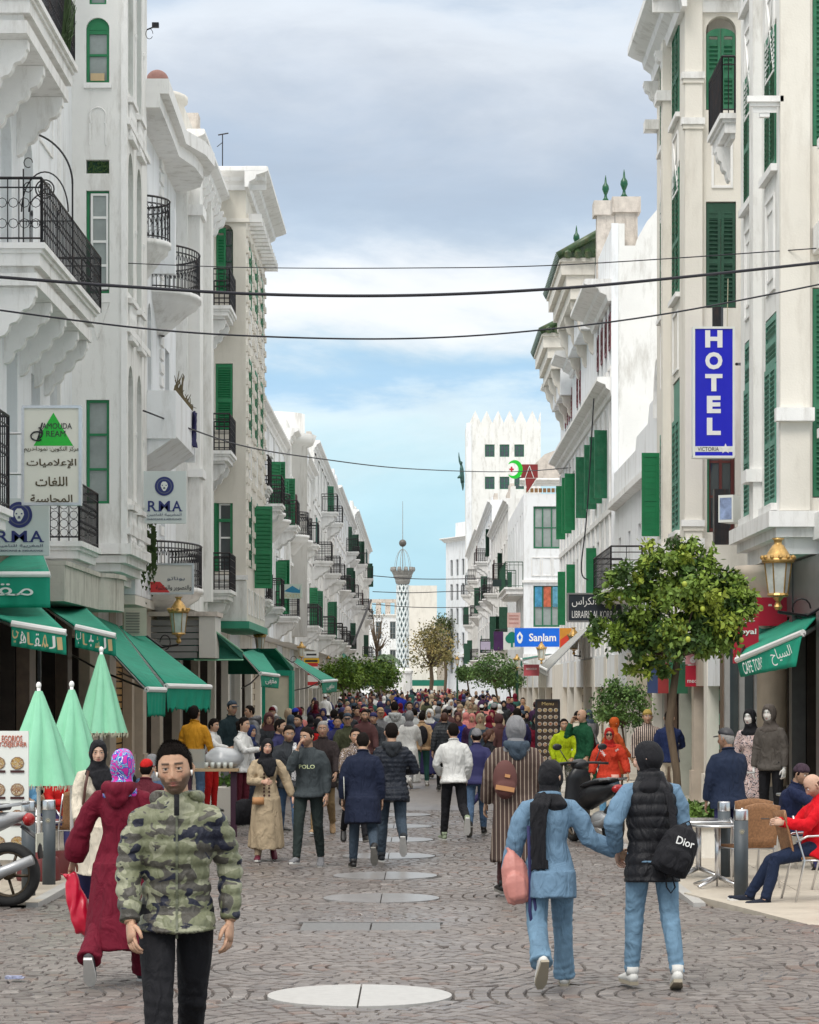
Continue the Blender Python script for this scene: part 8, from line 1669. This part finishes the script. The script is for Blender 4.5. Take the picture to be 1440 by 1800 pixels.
qd('man in mustard orange jacket bending his head beside the wooden slat shutters', 341, 1237, 39, 1.74, yaw=160, um=cm('mustard'), lm=cm('denim'), pose='stand', head=(0, -22, 0), arm_r=(8, 12, 15, 10), arm_l=(8, 12, 15, 10), hem=-.03)
qd('boy with curly hair in white top behind the stall table', 372, 1262, 40, 1.45, yaw=60, hair='curly', um=cm('white'), upper='sweater', lm=cm('red'), arm_r=(55, 5, 30, 10), pose='stand')
qd('man in grey hooded jacket leaning in profile by the green kiosk', 453, 1236, 50, 1.74, yaw=-70, um=cm('grey'), hood=True, lm=cm('navy'), pose='stand', lean=14)
qd('person crouched in blue cap between kiosk and crowd', 517, 1243, 56, 1.62, yaw=150, hair='cap', scarfm=cm('royal'), um=cm('navy'), lm=cm('black'), pose='stand')
q('tall man from behind in light grey hooded sweatshirt and grey joggers', 694, 1229, 1380, yaw=184, um=cm('lightgrey'), hood=True, lm=cm('grey'), shoes=SHOEM, pose='walkL', bulk=1.12, arm_r=(6, 20, 25, 10), arm_l=(0, 22, 20, 5))
p_ = q('man from behind with black backpack over tan jacket and teal jeans', 742, 1248, 1382, yaw=182, um=cm('tan'), lm=cm('teal'), shoes=SHOEW, pose='kickL')
accessory('backpack', 'black backpack on the tan jacket man in mid street', 'backpack', p_, lambda b: b.ball((0, .19, .25), (.13, .09, .22), 14, 10), BP)
q('man from behind in dark grey ribbed jacket right of the tan jacket man', 781, 1249, 1392, yaw=178, um=cm('charcoal', 'puffer'), style='puffer', hairm=HAIRB, lm=cm('black'), bulk=1.15, pose='walkL')
q('woman with auburn bun in black top and navy leggings seen in profile', 857, 1277, 1443, yaw=120, fem=True, hair='bun', hairm=HAIRB, um=cm('black'), lm=cm('navy'), pose='walkR', lwid=.85)
qd('man in olive jacket and dark flat cap walking toward the camera', 611, 1249, 46, 1.70, yaw=0, hair='flatcap', scarfm=cm('slate'), um=cm('olive'), lm=cm('charcoal'), bulk=1.15, pose='walkL')
qd('bearded man in brown jacket over white shirt walking toward the camera', 641, 1243, 50, 1.72, yaw=4, um=cm('brown'), lm=cm('navy'), beard=.7, pose='walkR', bulk=1.1)
qd('man in beige baseball cap and grey top behind the brown jacket man', 668, 1240, 54, 1.74, yaw=10, hair='cap', scarfm=cm('tan'), um=cm('grey'), lm=cm('navy'))
qd('person in royal blue hooded jacket seen from behind left of the flat cap man', 587, 1243, 52, 1.66, yaw=180, hair='short', um=cm('royal'), hood=True, lm=cm('black'), bulk=1.15)
qd('person with brown patterned jacket half hidden behind the blue overcoat', 624, 1274, 35, 1.60, yaw=10, um=blotch('brown_pattern', (.12, .08, .05), (.25, .18, .12), (.05, .03, .03), 12), lm=cm('black'), fem=True, hair='short')
qd('balding man in dark coat just behind the olive jacket man', 612, 1237, 56, 1.74, yaw=0, hair='bald', um=cm('charcoal'), lm=cm('black'))
qd('man with white shirt collar under navy jacket next to the kiosk front', 527, 1252, 48, 1.68, yaw=-30, um=cm('navy'), lm=cm('denim'), beard=.5)
p_ = q('young man in lime green zip jacket and camouflage trousers beside the menu board', 991, 1261, 1418, yaw=4, um=cm('lime'), hem=-.06, lm=blotch('olive_pattern', (.06, .07, .04), (.12, .12, .08), (.03, .03, .02), 14), pose='stand', arm_r=(0, 14, 40, 35), arm_l=(10, 12, 45, 45), beard=.2)
accessory('headphones', 'black over ear headphones on the lime jacket man', 'headphones', p_, lambda b: b.tube([(.088*math.cos(a), 0, .118*math.sin(a)) for a in [math.pi*k/12 for k in range(13)]], .01, 6).ball((.085, 0, -.005), (.02, .035, .04)).ball((-.085, 0, -.005), (.02, .035, .04)), BLK, 'H')
qd('balding man in long dark green robe with phone at his ear', 1028, 1244, 46, 1.76, yaw=-60, hair='bald', um=cm('green'), upper='robe', lm=cm('green'), pose='stand', arm_r=(60, 5, 140, 10), bulk=1.15, style='robe')
qd('person in off white coat behind the green robed man', 1016, 1246, 52, 1.68, yaw=180, um=cm('cream'), upper='coat', lm=cm('beige'))
p_ = q('woman in orange red hooded sweatshirt, red headscarf and dark sunglasses', 1071, 1279, 1452, yaw=-4, fem=True, hair='hijab', scarfm=fabric('tomato_scarf', (.42, .02, .015)), um=cm('orangered'), upper='sweater', hem=-.16, lm=cm('skyblue'), pose=dict(leg_r=(10, 3, 2), leg_l=(-6, 10, 2), arm_r=(0, 18, 26, 10), arm_l=(-4, 20, 30, 10), sleeve=1.25), bulk=1.15, glass=True)
accessory('sunglasses', 'large black sunglasses on the woman in orange red', 'sunglasses', p_, lambda b: (b.ball((-.031, -.094, .010), (.027, .008, .021), 12, 8), b.ball((.031, -.094, .010), (.027, .008, .021), 12, 8), b.tube([(-.06, -.08, .016), (0, -.10, .016), (.06, -.08, .016)], .004, 5)), mat('sunglass_black', (.006, .006, .006), .1), 'H')
print_text(p_, 'LOOK', WPAINT, .17, .045, -.12, .36, rot=52); print_text(p_, 'SAK', WPAINT, .07, .035, .14, .40, rot=-30)
bag('handbag', 'small pink shoulder bag of the woman in orange red', p_, [(.10, -.18, -.03), (.10, -.19, -.14)], [(.07, .03), (.09, .04)], cm('rose', 'leather') if False else mat('blush_leather', (.60, .32, .26), .5), cat='handbag')
me = MB().box(-.11, -.098, -.3, -.299, .25, .50, Matrix.Rotation(R(-34), 4, 'Y')).data('strap')
qd('woman in bright orange scarf behind the woman with sunglasses', 1076, 1257, 47, 1.62, yaw=120, fem=True, hair='hijab', scarfm=fabric('orange_scarf', (.50, .09, .015)), um=fabric('orange_shawl', (.46, .08, .02)), upper='tunic', lm=cm('brown'))
STR2 = striped('striped_jumper', (.04, .025, .03), (.55, .45, .38), 30, .55)
qd('man with yellow beanie in brown and cream striped jacket near the tree trunk', 1138, 1245, 44, 1.74, yaw=0, hair='beanie', scarfm=fabric('ochre_knit', (.42, .30, .08)), um=STR2, lm=cm('charcoal'), pose='stand', bulk=1.15)
qd('man from behind in navy pullover and cream trousers beside the tree trunk', 1176, 1247, 43, 1.76, yaw=170, um=fabric('navy_pullover', (.012, .022, .075)), upper='sweater', lm=cm('cream'), pose='stand', arm_r=(30, 10, 60, 30), hem=-.04)
pw = person('waiter from behind in navy jacket and dark cap carrying a round tray', 1282, 1271, None, 29.5, 1.74, yaw=196, hair='cap', hairm=HAIRG, scarfm=BLK, um=fabric('waiter_navy', (.012, .02, .045)), lm=cm('navy'), pose='stand', arm_r=(38, 12, 62, 12), head=(40, 4, 0), bulk=1.2, tone=(.30, .17, .11), hem=-.14)
T = Matrix.Translation(pw['M'] @ pw['J']['wr_r']+Vector((.16, 0, .0))); accessory('tray', 'round metal serving tray held by the waiter', 'tray', pw, lambda b: b.lathe([(.02, 0), (.15, 0), (.17, .015), (.165, .018), (.145, .006), (.02, .006)], 24), ALU, T)
# seated people on the right terrace
ps = person('bald seated man in bright red sweatshirt looking at his phone', 1432, 0, None, 25.6, 1.74, yaw=-82, hair='bald', hairm=HAIRB, um=fabric('bright_red_fleece', (.58, .004, .012)), upper='sweater', lm=fabric('navy_jeans', (.010, .018, .045)), shoes=cm('navy', 'shoe'), pose=dict(leg_r=(74, 42, 6), leg_l=(78, 60, 8), lean=-8, arm_r=(34, 8, 62, 32), arm_l=(34, 8, 62, 32), head=(0, 34, 0)), beard=.35, bulk=1.1, tone=(.52, .33, .24))
T = Matrix.Translation(ps['M'] @ ps['J']['wr_r']+Vector((-.13, -.02, .03))); accessory('phone', 'dark phone in the hands of the red sweatshirt man', 'phone', ps, lambda b: b.box(-.04, .04, -.02, .05, -.004, .004), BLK, T, smooth=False)
me = MB().box(-.05, .05, -.201, -.2, .22, .36).data('patch'); pb = person('seated man in navy coat and dark beanie reaching right across the terrace table', 1385, 0, None, 30.5, 1.72, yaw=60, hair='beanie', scarfm=fabric('plum_beanie', (.05, .03, .045)), um=fabric('deep_navy', (.010, .016, .05)), lm=cm('navy'), pose=dict(leg_r=(84, 84, 6), leg_l=(84, 80, 8), lean=12, arm_r=(74, 8, 12, 5), arm_l=(50, 8, 50, 20), head=(-10, 16, 0)), bulk=1.25, tone=(.36, .22, .15))
# people sitting behind the bollards on the left
for k, (px, top, d, m, hr, sm2, lab, yw) in enumerate(((255, 1302, 31, 'burgundy', 'cap', 'red', 'seated person in red cap turned away, between the parasols and the camouflage jacket', 170), (268, 1299, 33, 'denim', 'hoodup', 'grey', 'seated person in grey hood and denim jacket turned away', 190), (207, 1288, 37, 'black', 'short', None, 'dark haired seated person in black in the cafe shade behind the parasols', 150))):
    H_ = 1.72; p_ = person(lab, px, 0, None, d, H_, yaw=yw, hair=hr, scarfm=cm(sm2) if sm2 else None, um=cm(m), lm=cm('navy'), pose='sit', bulk=1.1)
for k, (px, d, m, hr, sm2, lab, yw) in enumerate(((100, 32.5, 'red', 'short', None, 'seated person in red top in the shade behind the left bollards', 40), (128, 34, 'teal', 'cap', 'black', 'seated person in teal with black cap behind the middle parasol', -60), (28, 33, 'skyblue', 'short', None, 'seated person in light blue behind the menu board', 30))): person(lab, px, 0, None, d, 1.7, yaw=yw, hair=hr, scarfm=cm(sm2) if sm2 else None, um=cm(m), lm=cm('navy'), pose='sit')
# mannequins
def mann(label, px, top, d, **kw):
    r_ = qd(label, px, top, d, 1.80, tone=(.74, .73, .70), yaw=kw.pop('yaw', -35), pose='stand', arm_r=(2, 8, 12, 20), arm_l=(2, 8, 12, 20), glass=True, **kw)['root']; r_.name = 'mannequin'; r_['category'] = 'mannequin'; return r_
mann('shop mannequin in grey hooded tracksuit top by the dark doorway', 1356, 1236, 36, hair='hoodup', scarfm=fabric('taupe_hood', (.10, .085, .075)), um=fabric('taupe_jersey', (.10, .088, .078)), lm=cm('black'))
mann('shop mannequin in pink floral dress and black scarf beside the hooded one', 1322, 1243, 37, fem=True, hair='hijab', um=blotch('floral_print', (.60, .45, .42), (.03, .02, .03), (.60, .45, .42), 10), upper='robe', hem=-.45, lm=cm('black'), style='robe')
# ================================================================ the crowd
CR = 'pedestrians filling the far street'
def protos():
    out = []
    cfg = [('jacket', 'short', False), ('jacket', 'cap', False), ('coat', 'hijab', True), ('robe', 'hijab', True), ('sweater', 'short', False), ('jacket', 'beanie', False), ('jacket', 'hoodup', False), ('sweater', 'bun', True), ('robe', 'hoodup', False), ('tunic', 'hijab', True)]
    for i, (up, hr, fem) in enumerate(cfg):
        r_ = person('x', 0, 0, at=(0, 20), H=1.74 if not fem else 1.63, lod=1 if i < 6 else 2, yaw=0, pose=('walkL', 'walkR')[i % 2], upper=up, hair=hr, fem=fem, style='robe' if up == 'robe' else 'cloth', bulk=1.08, lwid=1.1)['root']
        out.append((r_, up, hr, fem))
    return out
PRT = protos(); taken = set(); rc = random.Random(42); used = [False]*len(PRT); kids = {}
for r_, *_ in PRT: kids[r_.name] = list(r_.children)
spots = []
tries = 0
while len(spots) < 215 and tries < 20000:
    tries += 1; u_ = rc.random(); d = 62+(u_**1.35)*190
    X = rc.uniform(-4.6, 4.4) if d > 75 else rc.uniform(-3.2, 3.6)
    px = VX+X*F/d
    if d < 70 and 660 < px < 760 and d < 64: continue
    if min([9]+[math.hypot(X-a, (d-b)*.35) for a, b in spots]) < .50: continue
    spots.append((X, d))
# a few beside the shops nearer to the camera, as in the photo
spots += [(2.9, 58), (3.4, 66), (4.2, 63), (3.3, 52.5), (-3.5, 62), (-3.1, 66), (-3.9, 70), (1.75, 55), (1.2, 57), (2.2, 60), (.95, 61), (-.6, 59.5), (1.5, 63.5), (-2.9, 58), (-3.3, 60), (-2.2, 57), (-2.6, 62.5), (-3.6, 56), (-1.8, 60.5), (-1.3, 63), (-3.0, 64.5), (2.5, 61.5), (.3, 62), (1.9, 66), (-2.1, 54), (2.0, 52), (-1.6, 51), (-2.9, 50), (-3.3, 47.5), (-.9, 53), (-.2, 56), (-1.2, 56.5), (.6, 57.5), (-2.6, 52.5), (2.5, 55), (1.3, 54)]
spots.sort(key=lambda s_: s_[1])
cols = ['black', 'navy', 'charcoal', 'burgundy', 'black', 'navy', 'slate', 'black', 'charcoal', 'purple', 'brown', 'olive', 'grey', 'red', 'pink', 'cream', 'white', 'royal', 'beige', 'lightgrey', 'teal', 'tan', 'maroon', 'slate', 'navy', 'white']
lcols = ['black', 'navy', 'denim', 'charcoal', 'denim', 'grey', 'slate', 'khaki', 'black', 'brown']
scols = ['black', 'white', 'maroon', 'pink', 'beige', 'navy', 'grey', 'brown', 'black', 'slate']
def cname(c): return CN.get(c, c)
for (X, d) in spots:
    for _ in range(60):
        i = rc.randrange(len(PRT)); r_, up, hr, fem = PRT[i]; c1, c2, c3 = rc.choice(cols), rc.choice(lcols), rc.choice(scols); front = rc.random() < (.5 if d > 90 else .4)
        head = {'short': 'bare dark hair', 'bun': 'dark hair in a bun', 'cap': f'{cname(c3)} cap', 'beanie': f'{cname(c3)} knitted cap', 'hoodup': f'{cname(c3)} hood up', 'hijab': f'{cname(c3)} headscarf'}[hr]
        side = 'left side' if X < -1.6 else 'right side' if X > 1.4 else 'middle'; far = 'near rows' if d < 95 else 'middle rows' if d < 150 else 'far rows'
        lab = f"{'woman' if fem else 'person'} in {cname(c1)} {up}, {head}, {cname(c2)} legs, {'facing' if front else 'walking away'}, {side}, {far}"
        if lab not in taken and len(lab.split()) <= 16: break
    taken.add(lab); kl = kids[r_.name] if r_.name in kids else None
    if not used[i]: used[i] = True; o = r_; ks = list(r_.children)
    else:
        o = r_.copy(); COL.objects.link(o); ks = []
        for c_ in kids[PRT[i][0].name]:
            n_ = c_.copy(); COL.objects.link(n_); n_.parent = o; ks.append(n_)
            for e_ in c_.children: m_ = e_.copy(); COL.objects.link(m_); m_.parent = n_
    o.location = (X, d, g(d)); o.rotation_euler = (0, 0, R((0 if front else 180)+rc.gauss(0, 14))); s_ = rc.uniform(.94, 1.05); o.scale = (s_*rc.uniform(.96, 1.08), s_, s_)
    o['label'] = lab; o['category'] = 'person'; o['group'] = CR
    for n_ in ks:
        b_ = n_.name.split('.')[0]; m_ = None
        if b_ == up: m_ = cm(c1)
        elif b_ == 'trousers': m_ = cm(c2)
        elif b_ in ('headscarf', 'hood', 'scarf_drape', 'cap', 'beanie'): m_ = cm(c3)
        elif b_ == 'collar': m_ = cm(c1)
        elif b_ == 'shoe' and rc.random() < .3: m_ = SHOEW
        if m_ and len(n_.material_slots): n_.material_slots[0].link = 'OBJECT'; n_.material_slots[0].material = m_
for i, (r_, *_) in enumerate(PRT):
    if not used[i]:
        for c_ in list(r_.children_recursive): bpy.data.objects.remove(c_)
        bpy.data.objects.remove(r_)

bpy.data.scenes.remove(_TS)
